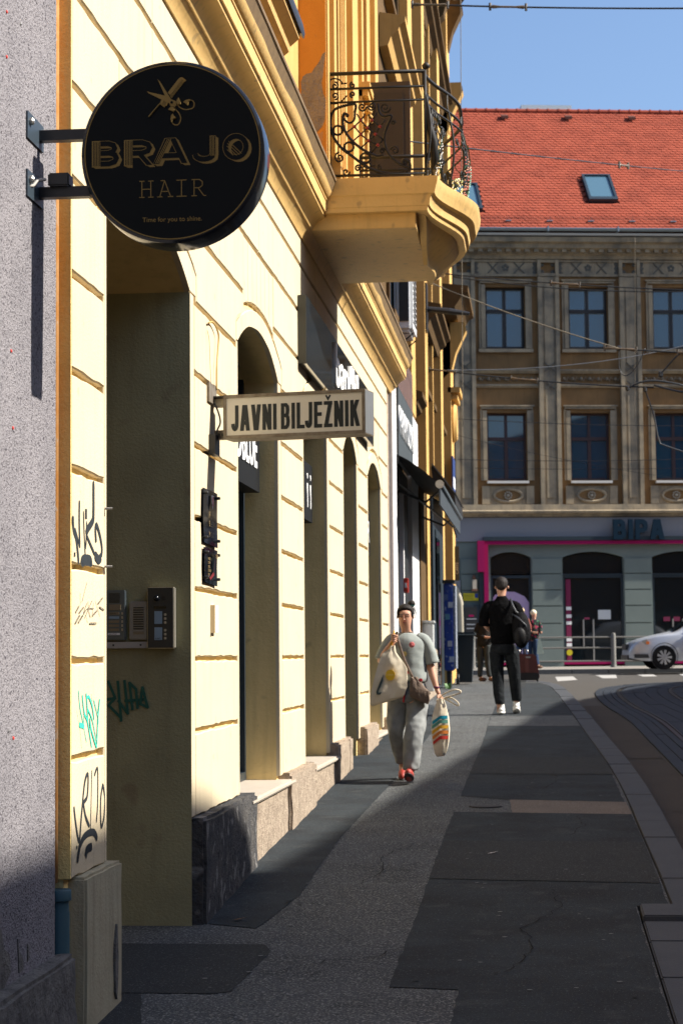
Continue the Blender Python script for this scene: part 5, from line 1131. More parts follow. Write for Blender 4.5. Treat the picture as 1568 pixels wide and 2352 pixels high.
# ------------------------------------------------ long black fascia with white script
fs_ = thing('long_fascia_box', 'long glossy black fascia box with white lettering under the golden cornice', 'shop sign', (-1.96, 20, 2.48))
MB().box(-1.998, -1.925, 16.5, 23.3, 2.47, 3.06).build('box', mat('black_acrylic', (.012, .017, .022), .07), fs_)
MB().box(-1.996, -1.927, 16.488, 16.4995, 2.475, 3.055).build('end_plate', mat('dark_olive_end', (.05, .05, .04), .5), fs_)
text('lettering', 'bandblue', .60, onwall(-1.915, 18.72, 2.60), .012, whitel, fs_, bold=.004, sx=1.55)
for (a, b, k), txt_ in zip([OP[1], OP[2], OP[3], OP[4]], ['LANDBLUE', 'i i', '', 'ER']):
    zt = 1.80 if txt_ != 'i i' else 1.80
    t = thing('window_sign_box', {'LANDBLUE': 'black sign box with white capitals in the nearest arched window', 'i i': 'black sign box in the second arched window, behind the notary lightbox', '': 'plain black sign box in the third arched opening', 'ER': 'black sign box with small white letters in the farthest arched window'}[txt_], 'shop sign', (-2.2, (a+b)/2, 1.26), group='sign boxes hung inside the arched openings')
    MB().box(-2.268, -2.135, a+.02, b-.12, 1.26, zt).build('box', mat('matt_black', (.006, .0065, .007), .6, spec=.2), t)
    if txt_: text('lettering', txt_, {'LANDBLUE': .40, 'i i': .5, 'ER': .4}[txt_], onwall(-2.13, {'LANDBLUE': a+.10, 'i i': b-.62, 'ER': b-.75}[txt_], {'LANDBLUE': 1.44, 'i i': 1.38, 'ER': 1.42}[txt_]), .003, whitel, t, bold=.008 if txt_ == 'LANDBLUE' else 0, sx={'LANDBLUE': .86}.get(txt_, 1))
# plaques
for nm, y0, y1, z0, z1, lab, kind in [('wall_plaque', 11.63, 12.13, .683, 1.01, 'upper black glossy plaque with a small shield and gold print, sagging off the pillar', 'a'), ('wall_plaque', 11.65, 12.12, .445, .655, 'lower black plaque with gold opening hours and a red swoosh', 'b')]:
    p = thing(nm, lab, 'plaque', (-1.98, (y0+y1)/2, z0), group='black plaques on the first pillar')
    mb = MB(); nn = 8; vs = []
    for x_ in (0, -.006):
        for i in range(nn+1):
            for z in (z0, (z0+z1)/2, z1):
                t = i/nn; vs.append((-1.984+.0025*math.sin(t*5+z*4)+x_, y0+(y1-y0)*t+.01*math.sin(z*20), z-.012*t*(1 if z == z0 else 0)))
    k3 = (nn+1)*3
    fs = [(i*3+j, i*3+3+j, i*3+4+j, i*3+1+j) for i in range(nn) for j in range(2)]; fs += [tuple(k3+q for q in f[::-1]) for f in fs]
    mb.add(vs, fs).build('panel', mat('plaque_black', (.008, .010, .014), .08), p, smooth=True)
    for yy in (y0+.03, y1-.02):
        for z in (z0+.03, z1-.03): MB().lathe([(.010,-.03),(.010,.012),(.004,.016)], (-1.975, yy, z), 'x', 8).build('screw', blackm, p)
    if kind == 'a':
        yc = y0+.27; P = [(yc-.035, z1-.03), (yc+.035, z1-.03), (yc+.035, z1-.07), (yc, z1-.115), (yc-.035, z1-.07)]
        MB().prism(P, 'x', -1.9730, -1.9710).build('shield', whitel, p)
        ck = MB()
        for i in range(4):
            for j in range(4):
                if (i+j) % 2 == 0: ck.box(-1.9705, -1.9700, yc-.028+i*.014, yc-.014+i*.014, z1-.095+j*.015, z1-.08+j*.015)
        ck.build('shield_checks', mat('shield_red', (.6, .02, .03), .5), p)
        for s_, z, w_ in [('JAVNI', z1-.165, .045), ('BILJEŽNIK', z1-.225, .05), ('MASLAĆ', z1-.29, .05)]: text('lettering', s_, w_, onwall(-1.9710, y0+.13, z), .0003, mat('dull_gold', (.22, .15, .06), .5), p)
    else:
        text('lettering', 'RADNO VRIJEME', .032, onwall(-1.9710, y0+.2, z1-.05), .0003, mat('dull_gold', (.22, .15, .06), .5), p)
        for i, s_ in enumerate(['PONEDJELJAK', 'UTORAK', 'SRIJEDA', 'ČETVRTAK', 'PETAK']): text('lettering', s_, .022, onwall(-1.9690, y0+.05, z1-.075-.024*i), .0003, mat('dull_gold', (.22, .15, .06), .5), p)
        sw = [(y0+.05, z0+.05), (y0+.12, z0+.03), (y0+.25, z0+.07), (y0+.33, z1-.04), (y0+.36, z1-.02), (y0+.28, z0+.05), (y0+.14, z0+.015)]
        MB().prism(sw, 'x', -1.9695, -1.9692).build('swoosh', mat('swoosh_red', (.16, .01, .012), .4), p)
pl = thing('small_white_plate', 'small white printed plate on a wooden backing, low on the first pillar', 'plate', (-1.99, 12.03, .143))
MB().box(-1.999, -1.972, 11.96, 11.985, .143, .314).build('backing_edge', mat('pale_wood', (.6,.5,.33), .6), pl); MB().box(-1.999, -1.972, 11.986, 12.09, .148, .314).build('plate', white, pl)
for i in range(6): MB().box(-1.9718, -1.9712, 12.0, 12.06+.02*(i % 2), .165+.022*i, .170+.022*i).build('print_line', mat('grey_print', (.3, .32, .36), .6), pl)
for y, z in [(9.0, .69), (9.0, .42)]:
    n_ = MB().tube([(-2.0, y, z), (-1.965, y+.01, z)], .006, 6).build('wall_hook', steel); tag(recenter(n_), 'upper short metal peg near the edge of the painted pier' if z > .5 else 'lower short metal peg near the edge of the painted pier', 'peg', 'pegs in the painted pier')
# ------------------------------------------------ doorbell panels on the passage wall
YJ = 11.288
ic = mat('brushed_grey', (.13, .16, .18), .4, .5); icd = mat('dark_grey_panel', (.045, .047, .045), .4, .3); lbl = mat('blue_white_label', (.25, .36, .45), .4)
p = thing('doorbell_panel', 'narrow old doorbell panel with slotted speaker and name slips, left of the three', 'intercom', (-2.43, YJ-.02, .10), group='doorbell panels in the passage')
MB().bev(-2.50, -2.378, YJ-.035, YJ, .098, .388, .006).build('casing', ic, p, smooth=True, auto=40)
for i in range(9): MB().box(-2.475, -2.41, YJ-.037, YJ-.0355, .315+.0065*i, .318+.0065*i).build('speaker_slot', blackm, p)
MB().box(-2.475, -2.405, YJ-.038, YJ-.0355, .272, .305).build('slip', mat('slip_tan', (.25,.2,.12), .6), p)
for i in range(5):
    z = .152+i*.0235; MB().box(-2.475, -2.415, YJ-.038, YJ-.0355, z, z+.014).build('slip', lbl if i == 3 else mat('slip_tan', (.25,.2,.12), .6), p); MB().box(-2.40, -2.392, YJ-.042, YJ-.0355, z, z+.014).build('button', steel, p)
MB().box(-2.48, -2.41, YJ-.039, YJ-.0355, .128, .14).build('slip', whitel, p); text('lettering', 'BAKOVIĆ', .011, facing(-2.475, YJ-.0395, .130), .0002, inkb, p); text('lettering', 'KOS M.', .011, facing(-2.468, YJ-.0385, .2485), .0002, inkb, p)
p = thing('doorbell_panel', 'small middle doorbell panel with a louvred grille', 'intercom', (-2.30, YJ-.02, .105), group='doorbell panels in the passage')
MB().bev(-2.358, -2.250, YJ-.03, YJ, .100, .322, .006).build('casing', mat('pale_grey_casing', (.27, .27, .26), .4, .4), p, smooth=True, auto=40)
for i in range(10): MB().box(-2.332, -2.272, YJ-.034, YJ-.0305, .16+.0135*i, .167+.0135*i).build('louvre', icd, p)
MB().box(-2.332, -2.272, YJ-.033, YJ-.0305, .132, .148).build('slip', mat('slip_tan', (.25,.2,.12), .6), p)
p = thing('doorbell_panel', 'large dark video doorbell panel with camera eye and six buttons, right of the three', 'intercom', (-2.17, YJ-.02, .05), group='doorbell panels in the passage')
MB().bev(-2.247, -2.088, YJ-.055, YJ, .048, .402, .006).build('casing', mat('bright_edge', (.55, .52, .45), .3, .7), p, smooth=True, auto=40)
MB().box(-2.243, -2.094, YJ-.059, YJ-.0555, .052, .398).build('front', icd, p)
MB().lathe([(.003,-.022),(.012,-.016),(.016,-.004),(.018,.0)], (-2.19, YJ-.0595, .338), 'y', 16).build('camera_eye', blackp, p, smooth=True)
for i in range(4): MB().box(-2.160, -2.138, YJ-.061, YJ-.0595, .328+.006*i, .331+.006*i).build('speaker_slot', blackm, p)
MB().box(-2.207, -2.135, YJ-.061, YJ-.0595, .277, .292).build('screen', blackp, p)
for z in (.19, .097): MB().box(-2.203, -2.158, YJ-.062, YJ-.0595, z, z+.073).build('label', lbl, p)
for z in (.19, .213, .236, .10, .123, .146): MB().bev(-2.147, -2.133, YJ-.064, YJ-.0595, z, z+.014, .002).build('button', steel, p)
text('lettering', 'ŠUBIĆ', .012, facing(-2.199, YJ-.0625, .101), .0002, inkb, p)
c_ = thing('cable_trunking', 'pale cable trunking strip under the doorbell panels', 'trunking', (-2.4, YJ-.01, .055)); MB().box(-2.60, -2.25, YJ-.03, YJ, .052, .088).build('strip', mat('pale_trunk', (.4, .38, .34), .5), c_)
for x in (-2.45, -2.29): MB().lathe([(.006,-.003),(.006,.0)], (x, YJ-.03, .07), 'y', 8).build('screw', blackm, c_)
fl = MB().lathe([(.03,-.012),(.035,-.004),(.036,.0)], (-2.02, 8.345, 3.0), 'y', 12).build('sensor', blackm); tag(recenter(fl), 'small black sensor at the top of the golden wall edge', 'sensor')
# bits of litter
for x, y, nm, lab in [(-.35, 14.0, 'feather', 'small white feather lying on the dark asphalt'), (-1.75, 11.45, 'dry_leaf', 'small dry leaf by the passage corner')]:
    mb = MB(); z = gz(y)+.012; mb.quad((x-.04, y-.02, z), (x-.01, y-.03, z+.004), (x+.04, y+.02, z+.012), (x, y+.03, z+.003)); o = mb.build(nm, whitel if nm == 'feather' else mat('leaf_brown', (.2,.1,.03), .8)); tag(recenter(o), lab, 'litter')
mh = struct(MB().lathe([(.14,0),(.14,.006),(.12,.008)], (-.48, 16.92, gz(16.92)), 'z', 20).build('drain_cover', mat('drain_iron', (.05,.05,.05), .7))); 

# ------------------------------------------------ bin, railing, car
bn = thing('wheelie_bin', 'dark grey wheeled rubbish bin at the kerb side of the blue box', 'bin', (-1.52, 40.5, gz(40.5)))
zb = gz(40.5); mb = MB()
P0 = [(-1.68,40.3),(-1.38,40.3),(-1.38,40.75),(-1.68,40.75)]; P1 = [(-1.73,40.2),(-1.335,40.2),(-1.335,40.85),(-1.73,40.85)]
mb.add([(x, y, zb+.04) for x, y in P0]+[(x, y, zb+.98) for x, y in P1], [(3,2,1,0),(4,5,6,7),(0,1,5,4),(1,2,6,5),(2,3,7,6),(3,0,4,7)])
bm_ = mat('bin_plastic', (.012, .02, .024), .45); o = mb.build('tub', bm_, bn)
MB().bev(-1.75, -1.30, 40.17, 40.88, zb+.985, zb+1.06, .02).build('lid', bm_, bn, smooth=True, auto=40); MB().tube([(-1.74,40.14,zb+1.0),(-1.31,40.14,zb+1.0)], .018, 8).build('handle', bm_, bn)
for y in (40.3,): MB().lathe([(.10,-.03),(.11,-.02),(.11,.02),(.10,.03)], (-1.66, 40.22, zb+.11), 'x', 18).build('wheel', blackm, bn)
rl_ = thing('street_railing', 'pale metal pedestrian railing with three rails in front of the drugstore', 'railing', BL(1.7, -2.2)+(gz(57),), org=(1.7, -2.2, gz(57)), rotz=math.atan(.17))
rm = mat('pale_rail_metal', (.13, .125, .115), .6, .2); zg = gz(57)
for u in (-2.3, 1.75, 5.8):
    MB().lathe([(.10,0),(.085,.06),(.075,.1),(.072,.92),(.05,.975),(0,.99)], (u, -2.2, zg), 'z', 12).build('post', rm, rl_, smooth=True, auto=50)
for z in (.86, .56, .18): MB().tube([(-2.3,-2.2,zg+z),(5.8,-2.2,zg+z)], .024, 8).build('rail', rm, rl_)
# car in its own frame: x from the nose backwards to +x (it points to the left), y across, z up
car = thing('silver_car', 'silver hatchback entering the junction, nose towards the left', 'car', (2.24, 53.0, gz(53.2)), org=(0, 0, 0), rotz=math.atan(.17)*.6)
silv = mat('silver_paint', (.50, .52, .56), .28, .35)
prof = [(.0,.30),(.02,.52),(.08,.66),(.30,.78),(.75,.90),(1.15,.97),(1.30,1.02),(1.75,1.32),(2.05,1.43),(2.7,1.49),(3.4,1.46),(3.9,1.30),(4.15,1.0),(4.25,.7),(4.25,.35)]
mb = MB(); rows = []
def wz(x): # half width along the car
    return .86*(1-max(0, (.7-x)/.7)**2.2*.28)*(1-max(0, (x-3.6)/.7)**2*.12)
secs = []
for x, zt in prof:
    hw_ = wz(x); belt = min(zt, .93); zb_ = .22 if x > .1 else .30
    glass = zt > .98
    ti = (zt-belt)*.42
    secs.append([(x, -hw_, zb_), (x, -hw_-.02, .45), (x, -hw_-.01, min(belt, .62)), (x, -hw_+.03, belt*.985), (x, -hw_+.06+ti, max(belt, zt-.05)), (x, -hw_*.6+ti*.3, zt), (x, 0, zt+.02), (x, hw_*.6-ti*.3, zt), (x, hw_-.06-ti, max(belt, zt-.05)), (x, hw_-.03, belt*.985), (x, hw_+.01, min(belt, .62)), (x, hw_+.02, .45), (x, hw_, zb_)])
n = len(secs[0]); vs = [p for s_ in secs for p in s_]
fs = [(i*n+k, (i+1)*n+k, (i+1)*n+k+1, i*n+k+1) for i in range(len(secs)-1) for k in range(n-1)]+[tuple(range(n))[::1], tuple(range((len(secs)-1)*n, len(secs)*n))[::-1]]
cb = mb.add(vs, fs).build('body', silv, car, smooth=True, auto=38)
md = cb.modifiers.new('s', 'SUBSURF'); md.levels = 2; md.render_levels = 2; md.subdivision_type = 'CATMULL_CLARK'
def side_panel(nm, P, m, off=-.004, par=car):
    mb = MB(); mb.add([(x, -wz(x)-off_, z) for x, z, off_ in P], [tuple(range(len(P)))]); return mb.build(nm, m, par)
gl = mat('car_glass', (.01, .014, .018), .05)
MB().add([(1.22,-.62,.985),(1.22,.62,.985),(1.98,.50,1.43),(1.98,-.50,1.43)], [(0,3,2,1)]).xf(Matrix.Translation((-.02,0,.025))).build('windscreen', gl, car)
MB().add([(1.45,-.80,1.0),(2.0,-.68,1.36),(2.35,-.67,1.38),(2.35,-.80,.99)], [(0,3,2,1)]).xf(Matrix.Translation((0,-.02,0))).build('side_window', gl, car)
MB().add([(2.42,-.80,.99),(2.42,-.67,1.38),(3.3,-.67,1.36),(3.45,-.79,1.0)], [(0,3,2,1)]).xf(Matrix.Translation((0,-.02,0))).build('side_window', gl, car)
MB().bev(1.52, 1.74, -1.02, -.87, .93, 1.07, .04).build('wing_mirror', silv, car, smooth=True)
for sy in (-1, 1):
    MB().add([(.12,sy*.66,.58),(.55,sy*.835,.67),(.48,sy*.80,.79),(.15,sy*.62,.70)], [(0,1,2,3),(3,2,1,0)]).xf(Matrix.Translation((-.02,sy*.012,.0))).build('headlight', mat('headlight_glass', (.35, .36, .34), .1), car)
MB().box(.44, .52, -.845, -.81, .66, .73).build('indicator', mat('orange_lens', (.7, .18, .03), .3), car)
MB().box(-.03, .06, -.34, .34, .52, .66).build('grille', blackm, car); MB().box(-.02, .10, -.62, .62, .25, .38).build('lower_grille', blackm, car)
MB().prism([(.14,.30),(.52,.30),(.48,.40),(.13,.40)], 'y', -.845, -.70).build('fog_recess', blackm, car)
MB().box(2.2, 3.2, -.895, -.87, .50, .56).build('rubbing_strip', blackm, car)
MB().box(1.48, 1.49, -.885, -.80, .28, .92).build('door_seam', blackm, car)
for x in (.90, 3.45):
    for sy in (-1, 1):
        yy = sy*.80; wh = MB().lathe([(.20,-.09),(.30,-.09),(.315,-.07),(.315,.07),(.30,.09),(.20,.09)], (x, yy, .315), 'y', 28).build('wheel', mat('tyre_rubber', (.012,.012,.013), .8), car, smooth=True, auto=40)
        if sy < 0:
            MB().lathe([(.0,-.05),(.19,-.05),(.205,-.085),(.20,-.10)], (x, yy, .315), 'y', 28, cap=False).build('rim', mat('rim_dark', (.06,.06,.06), .5), wh)
            for k in range(9):
                a = k*2*math.pi/9; sp_ = MB(); ca_, sa_ = math.cos(a), math.sin(a)
                P = [(.03,-.018),(.19,-.032),(.19,.032),(.03,.018)]
                sp_.prism([(x+r*ca_-t*sa_, .315+r*sa_+t*ca_) for r, t in P], 'y', yy-.105, yy-.075); sp_.build('spoke', mat('rim_silver', (.5,.5,.5), .35, .6), wh)
            MB().lathe([(.0,-.125),(.035,-.115),(.04,-.10)], (x, yy, .315), 'y', 14).build('hub_cap', steel, wh)
            MB().lathe([(.345,-.082),(.345,-.10),(.36,-.10)], (x, yy, .335), 'y', 28, cap=False).build('wheel_arch', blackm, car)
# ------------------------------------------------ people
def skin(name, nodes, edges, m, parent, sub=2, org=None, root=None, sq=None):
    """nodes: key -> (x, y, z, r[, ry]); one continuous surface grown along the edges"""
    ks = list(nodes); me = bpy.data.meshes.new(name)
    base = ORG[parent.name]
    O_ = Vector(parent.location) if org is None else org
    me.from_pydata([(nodes[k][0], nodes[k][1], nodes[k][2]) for k in ks], [(ks.index(a), ks.index(b)) for a, b in edges], [])
    o = bpy.data.objects.new('tmp', me); COL.objects.link(o)
    sm = o.modifiers.new('s', 'SKIN'); sm.use_smooth_shade = True; sm.branch_smoothing = .6
    for i, k in enumerate(ks):
        v = me.skin_vertices[0].data[i]; r = nodes[k][3]; v.radius = (r, nodes[k][4] if len(nodes[k]) > 4 else r)
        v.use_root = (k == (root or ks[0]))
    sb = o.modifiers.new('b', 'SUBSURF'); sb.levels = sub; sb.render_levels = sub
    bpy.context.view_layer.update()
    m2 = bpy.data.meshes.new_from_object(o.evaluated_get(bpy.context.evaluated_depsgraph_get()))
    bpy.data.objects.remove(o); m2.materials.clear(); m2.materials.append(m); m2.name = name
    c = bpy.data.objects.new(name, m2); COL.objects.link(c); c.parent = parent; ORG[c.name] = Vector(base); return c
def chain(*ks): return list(zip(ks, ks[1:]))
def loft(name, rings, m, parent, n=20, cap=True, fold=0, fk=7, smooth=True, thick=0, ph=0):
    """cloth shape through elliptical rings: (cx, cy, z, rx, ry[, tilt x])"""
    mb = MB(); vs = []
    for i, q in enumerate(rings):
        c_, d_, z, rx, ry = q[:5]; tx = q[5] if len(q) > 5 else 0
        for k in range(n):
            a = 2*math.pi*k/n; f = 1+fold*math.sin(fk*a+i*.9+ph)+fold*.6*math.sin((fk-2)*a-i*1.7)
            vs.append((c_+rx*f*math.cos(a), d_+ry*f*math.sin(a), z+tx*math.cos(a)))
    fs = [(i*n+k, i*n+(k+1) % n, (i+1)*n+(k+1) % n, (i+1)*n+k) for i in range(len(rings)-1) for k in range(n)]
    if cap: fs += [tuple(range(n))[::-1], tuple(range((len(rings)-1)*n, len(rings)*n))]
    mb.v = vs; mb.f = fs
    base = Vector(parent.location); org = ORG[parent.name]
    mb.v = [tuple(Vector(v)+org) for v in mb.v]
    o = mb.build(name, m, parent, smooth=smooth); md = o.modifiers.new('s', 'SUBSURF'); md.levels = 1; md.render_levels = 1; return o
def P_(parent, mb, nm, m, **k):
    org = ORG[parent.name]; mb.v = [tuple(Vector(v)+org) for v in mb.v]; return mb.build(nm, m, parent, **k)
def limb(parent, nm, pts, rs_, m, n=12, flat=1):
    mb = MB(); q = smoothp(pts, 4); rr = []
    for i in range(len(pts)-1):
        for k in range(4): rr.append(rs_[i]+(rs_[i+1]-rs_[i])*k/4)
    rr.append(rs_[-1]); mb.tube(q, rr, n); return P_(parent, mb, nm, m, smooth=True)
skinm = mat('skin', (.56, .31, .21), .5, var=.3, vs=14, col2=(.48, .23, .16), spec=.3)
hairm = mat('dark_hair', (.012, .009, .008), .6, spec=.25, var=.5, vs=60, col2=(.035, .026, .022), bump=.5, bs=160)
tee = mat('grey_green_tee', (.27, .295, .28), .9, var=.4, vs=10, col2=(.27, .30, .29), bump=.35, bs=9, bd=1, bdist=.05)
jean = mat('grey_jeans', (.26, .27, .265), .9, var=.7, vs=11, col2=(.17, .175, .175), bump=.6, bs=8, bd=1, bdist=.06)
canvas = mat('canvas', (.68, .60, .46), .85, var=.3, vs=8, col2=(.52, .43, .29), bump=.3, bs=9, bd=1, bdist=.04)
taupe = mat('taupe_cloth', (.15, .11, .085), .85, var=.4, vs=14, bump=.7, bs=20, bdist=.02)
W = thing('person', 'walking woman in grey tee and baggy grey jeans, dark hair tied up', 'person', (-1.262, 18.98, gz(18.98)))
# body: one surface from the pelvis out. x to the picture's right, y away from the camera
N = {'pel': (0, .0, .92, .125, .10), 'wst': (.005, 0, 1.10, .115, .09), 'cst': (0, .0, 1.28, .14, .095), 'nkb': (-.005, .01, 1.395, .07, .06), 'nk': (-.01, .01, 1.435, .040, .042), 'hd0': (-.018, -.030, 1.492, .055, .058), 'hd1': (-.02, -.012, 1.575, .074, .086), 'hd2': (-.018, -.005, 1.645, .070, .082),
 'sR': (-.155, 0, 1.365, .062), 'eR': (-.262, -.03, 1.13, .043), 'fR': (-.20, -.09, 1.24, .037), 'wR': (-.135, -.13, 1.325, .028), 'hR': (-.115, -.14, 1.362, .030, .022),
 'sL': (.155, 0, 1.365, .062), 'eL': (.215, .02, 1.10, .043), 'fL': (.245, -.01, .99, .036), 'wL': (.275, -.03, .885, .026), 'hL': (.30, -.04, .825, .028, .02),
 'tR': (-.085, .03, .80, .095), 'kR': (-.11, .05, .48, .06), 'aR': (-.075, .26, .16, .04), 'fR1': (-.07, .20, .07, .038), 'fR2': (-.07, .12, .035, .032),
 'tL': (.09, -.02, .80, .095), 'kL': (.065, -.18, .48, .06), 'aL': (.03, -.21, .12, .04), 'fL1': (.02, -.28, .075, .038), 'fL2': (.015, -.37, .095, .032)}
E_ = chain('pel', 'wst', 'cst', 'nkb', 'nk', 'hd0', 'hd1', 'hd2')+chain('cst', 'sR', 'eR', 'fR', 'wR', 'hR')+chain('cst', 'sL', 'eL', 'fL', 'wL', 'hL')+chain('pel', 'tR', 'kR', 'aR', 'fR1', 'fR2')+chain('pel', 'tL', 'kL', 'aL', 'fL1', 'fL2')
body = skin('body', N, E_, skinm, W, 2)
# fingers: each rooted in the palm
def fingers(par, wrist, palm, dirs, m):
    fm_ = []
    for k, (a, b, c_) in enumerate(dirs):
        fm_.append(limb(par, 'finger', [palm, a, b, c_], [.011, .010, .0095, .007], m, 8))
    return fm_
fingers(W, None, (-.115, -.14, 1.355), [((-.135+.0, -.165, 1.395-.017*k), (-.112, -.182, 1.398-.018*k), (-.092, -.165, 1.388-.018*k)) for k in range(4)]+[((-.095, -.150, 1.375), (-.09, -.170, 1.39), (-.10, -.185, 1.395))], skinm)
fingers(W, None, (.298, -.042, .83), [((.292+.012*k, -.055+.008*k, .795), (.297+.012*k, -.050+.01*k, .770), (.307+.011*k, -.03+.01*k, .762)) for k in range(4)]+[((.285, -.06, .81), (.295, -.07, .79), (.31, -.065, .78))], skinm)
# face
hc = Vector((-.020, -.012, 1.60))
fc = MB(); fc.lathe([(0,-.012),(.006,-.010),(.011,.0),(.012,.012),(.008,.02)], (0,0,0), 'y', 8)
P_(W, MB().prism([(-.030,1.535),(-.020,1.537),(-.0255,1.587)], 'y', -.118, -.085), 'nose', skinm, smooth=True)
P_(W, MB().lathe([(.0,-.022),(.009,-.014),(.013,.0),(.010,.012)], (-.026, -.097, 1.548), 'y', 10), 'nose', skinm, smooth=True)
for dx in (-.030, .030):
    P_(W, MB().lathe([(0,-.008),(.009,-.005),(.012,.0)], (-.024+dx, -.089, 1.606), 'y', 10), 'eye', mat('eye_dark', (.05,.03,.025), .3), W if 0 else None) if 0 else P_(W, MB().box(-.024+dx-.012, -.024+dx+.012, -.098, -.085, 1.574, 1.585), 'eye', mat('eye_dark', (.05,.03,.025), .3))
    P_(W, MB().tube([(-.024+dx-.016,-.094,1.594),(-.024+dx,-.100,1.599),(-.024+dx+.016,-.094,1.595)], .004, 5), 'eyebrow', hairm)
    rg_ = [(-.024+dx+.020*math.cos(a*.524), -.104, 1.580+.014*math.sin(a*.524)) for a in range(12)]
    P_(W, MB().tube(rg_, .0022, 4, closed=True), 'glasses', mat('thin_glasses', (.12,.05,.04), .4))
P_(W, MB().prism([(-.044,1.519),(-.026,1.525),(-.008,1.519),(-.026,1.511)], 'y', -.098, -.085), 'mouth', mat('lips', (.40,.14,.11), .5))
for sx in (-1, 1): P_(W, MB().lathe([(0,-.006),(.018,-.004),(.016,.008),(0,.01)], (-.020+sx*.078, .0, 1.572), 'x', 10), 'ear', skinm, smooth=True)
# hair, drawn back into a bun
def ball(c, r, n=14, m=10, jit=0):
    mb = MB(); vs = []; 
    for i in range(m+1):
        ph = math.pi*i/m
        for k in range(n):
            a = 2*math.pi*k/n; j = 1+jit*math.sin(5*a+i)*math.sin(ph)
            vs.append((c[0]+r[0]*math.sin(ph)*math.cos(a)*j, c[1]+r[1]*math.sin(ph)*math.sin(a)*j, c[2]+r[2]*math.cos(ph)))
    return mb.add(vs, [(i*n+k, (i+1)*n+k, (i+1)*n+(k+1) % n, i*n+(k+1) % n) for i in range(m) for k in range(n)])
hb = ball((-.016, .018, 1.622), (.084, .090, .080), 24, 16, .01)
hb.v = [(x, max(y, .012-1.35*max(0, z-1.60)-.25*abs(x)), z) for x, y, z in hb.v]
P_(W, hb, 'hair', hairm, smooth=True)
for sx in (-1, 1): P_(W, ball((-.018+sx*.066, -.02, 1.608), (.016, .036, .045), 10, 8), 'hair', hairm, smooth=True)
P_(W, ball((.042, .03, 1.700), (.036, .036, .034), 14, 10, .12), 'hair_bun', hairm, smooth=True); P_(W, MB().lathe([(.03,-.01),(.036,.0),(.03,.01)], (.038, .03, 1.685), 'z', 14, cap=False), 'hair_band', mat('teal_band', (.02,.10,.09), .6), smooth=True)
for k in range(5): P_(W, MB().tube([(.055+.006*k, .0, 1.67), (.075+.004*k, -.01, 1.63-.01*k), (.066+.003*k, -.01, 1.59-.012*k)], .002, 4), 'loose_hair', hairm)
# clothes
loft('tshirt', [(.015,.0,.93,.180,.132),(.01,.0,.98,.180,.132),(.01,.0,1.08,.172,.130),(0,.0,1.18,.172,.130),(0,.0,1.27,.192,.130),(0,0,1.335,.192,.118),(-.003,.005,1.375,.150,.100),(-.005,.008,1.402,.105,.082),(-.006,.01,1.418,.072,.064),(-.007,.01,1.42,.06,.055)], tee, W, 26, True, .014, 6)
limb(W, 'sleeve', [(-.09,.0,1.375),(-.155,.0,1.345),(-.215,-.01,1.26),(-.258,-.028,1.165)], [.050,.064,.062,.060], tee, 16); limb(W, 'sleeve', [(.09,.0,1.375),(.155,.0,1.345),(.200,.005,1.25),(.232,.015,1.125)], [.050,.064,.066,.072], tee, 16)
pr = MB(); pr.lathe([(0,-.006),(.022,-.004),(.028,.0)], (.05, -.137, 1.305), 'y', 10); P_(W, pr, 'rose_print', mat('rose_pink', (.45,.12,.12), .8), smooth=True)
for a in range(12): P_(W, MB().tube([(-.02+.03*math.cos(a*.524), -.140, 1.22+.03*math.sin(a*.524)), (-.02+.085*math.cos(a*.524), -.136, 1.22+.075*math.sin(a*.524))], .0015, 4), 'ray_print', mat('pale_print2', (.2,.18,.12), .8))
P_(W, MB().lathe([(0,-.004),(.024,.0)], (-.02, -.139, 1.22), 'y', 12), 'sun_print', mat('sun_print', (.55,.42,.15), .8))
P_(W, MB().box(-.05, .02, -.142, -.135, 1.03, 1.055), 'rose_print', mat('rose_pink', (.45,.12,.12), .8))
# jeans as two loose legs joined at the hips
loft('jeans', [(.0,.0,.97,.155,.125),(.0,.0,.90,.180,.140),(.0,.0,.82,.195,.150),(.0,.0,.74,.190,.145)], jean, W, 24, True, .012, 5)
def leg(pts, rs_, ph=0):
    rings = []; q = smoothp(pts, 4); rr = []
    for i in range(len(pts)-1):
        for k in range(4): rr.append(rs_[i]+(rs_[i+1]-rs_[i])*k/4)
    rr.append(rs_[-1])
    return loft('trouser_leg', [(p.x, p.y, p.z, r*1.0, r*1.05) for p, r in zip(q, rr)], jean, W, 22, True, .06, 5, ph=ph)
leg([(-.10,.02,.80),(-.115,.03,.62),(-.115,.05,.45),(-.095,.16,.30),(-.075,.25,.15)], [.105,.095,.085,.078,.066])
leg([(.095,-.01,.80),(.085,-.10,.62),(.065,-.19,.45),(.045,-.20,.28),(.03,-.21,.115)], [.108,.105,.095,.088,.075], 2)
redm = mat('red_shoe', (.32, .03, .02), .6); solem = mat('dark_sole', (.03, .012, .015), .6)
def shoe(par, cx0, y0, y1, z0, tilt, m1, m2):
    up = ball((cx0, (y0+y1)/2, .0), (.045, abs(y1-y0)/2, .05), 14, 10); so = ball((cx0, (y0+y1)/2, -.022), (.049, abs(y1-y0)/2+.008, .022), 14, 8)
    M_ = Matrix.Translation((cx0, y1, z0)) @ Matrix.Rotation(tilt, 4, 'X') @ Matrix.Translation((-cx0, -y1, 0))
    P_(par, up.xf(M_), 'shoe', m1, smooth=True); P_(par, so.xf(M_), 'shoe_sole', m2, smooth=True)
shoe(W, .020, -.43, -.17, .035, R(-20), redm, solem); shoe(W, -.072, .08, .33, .10, R(16), redm, solem)
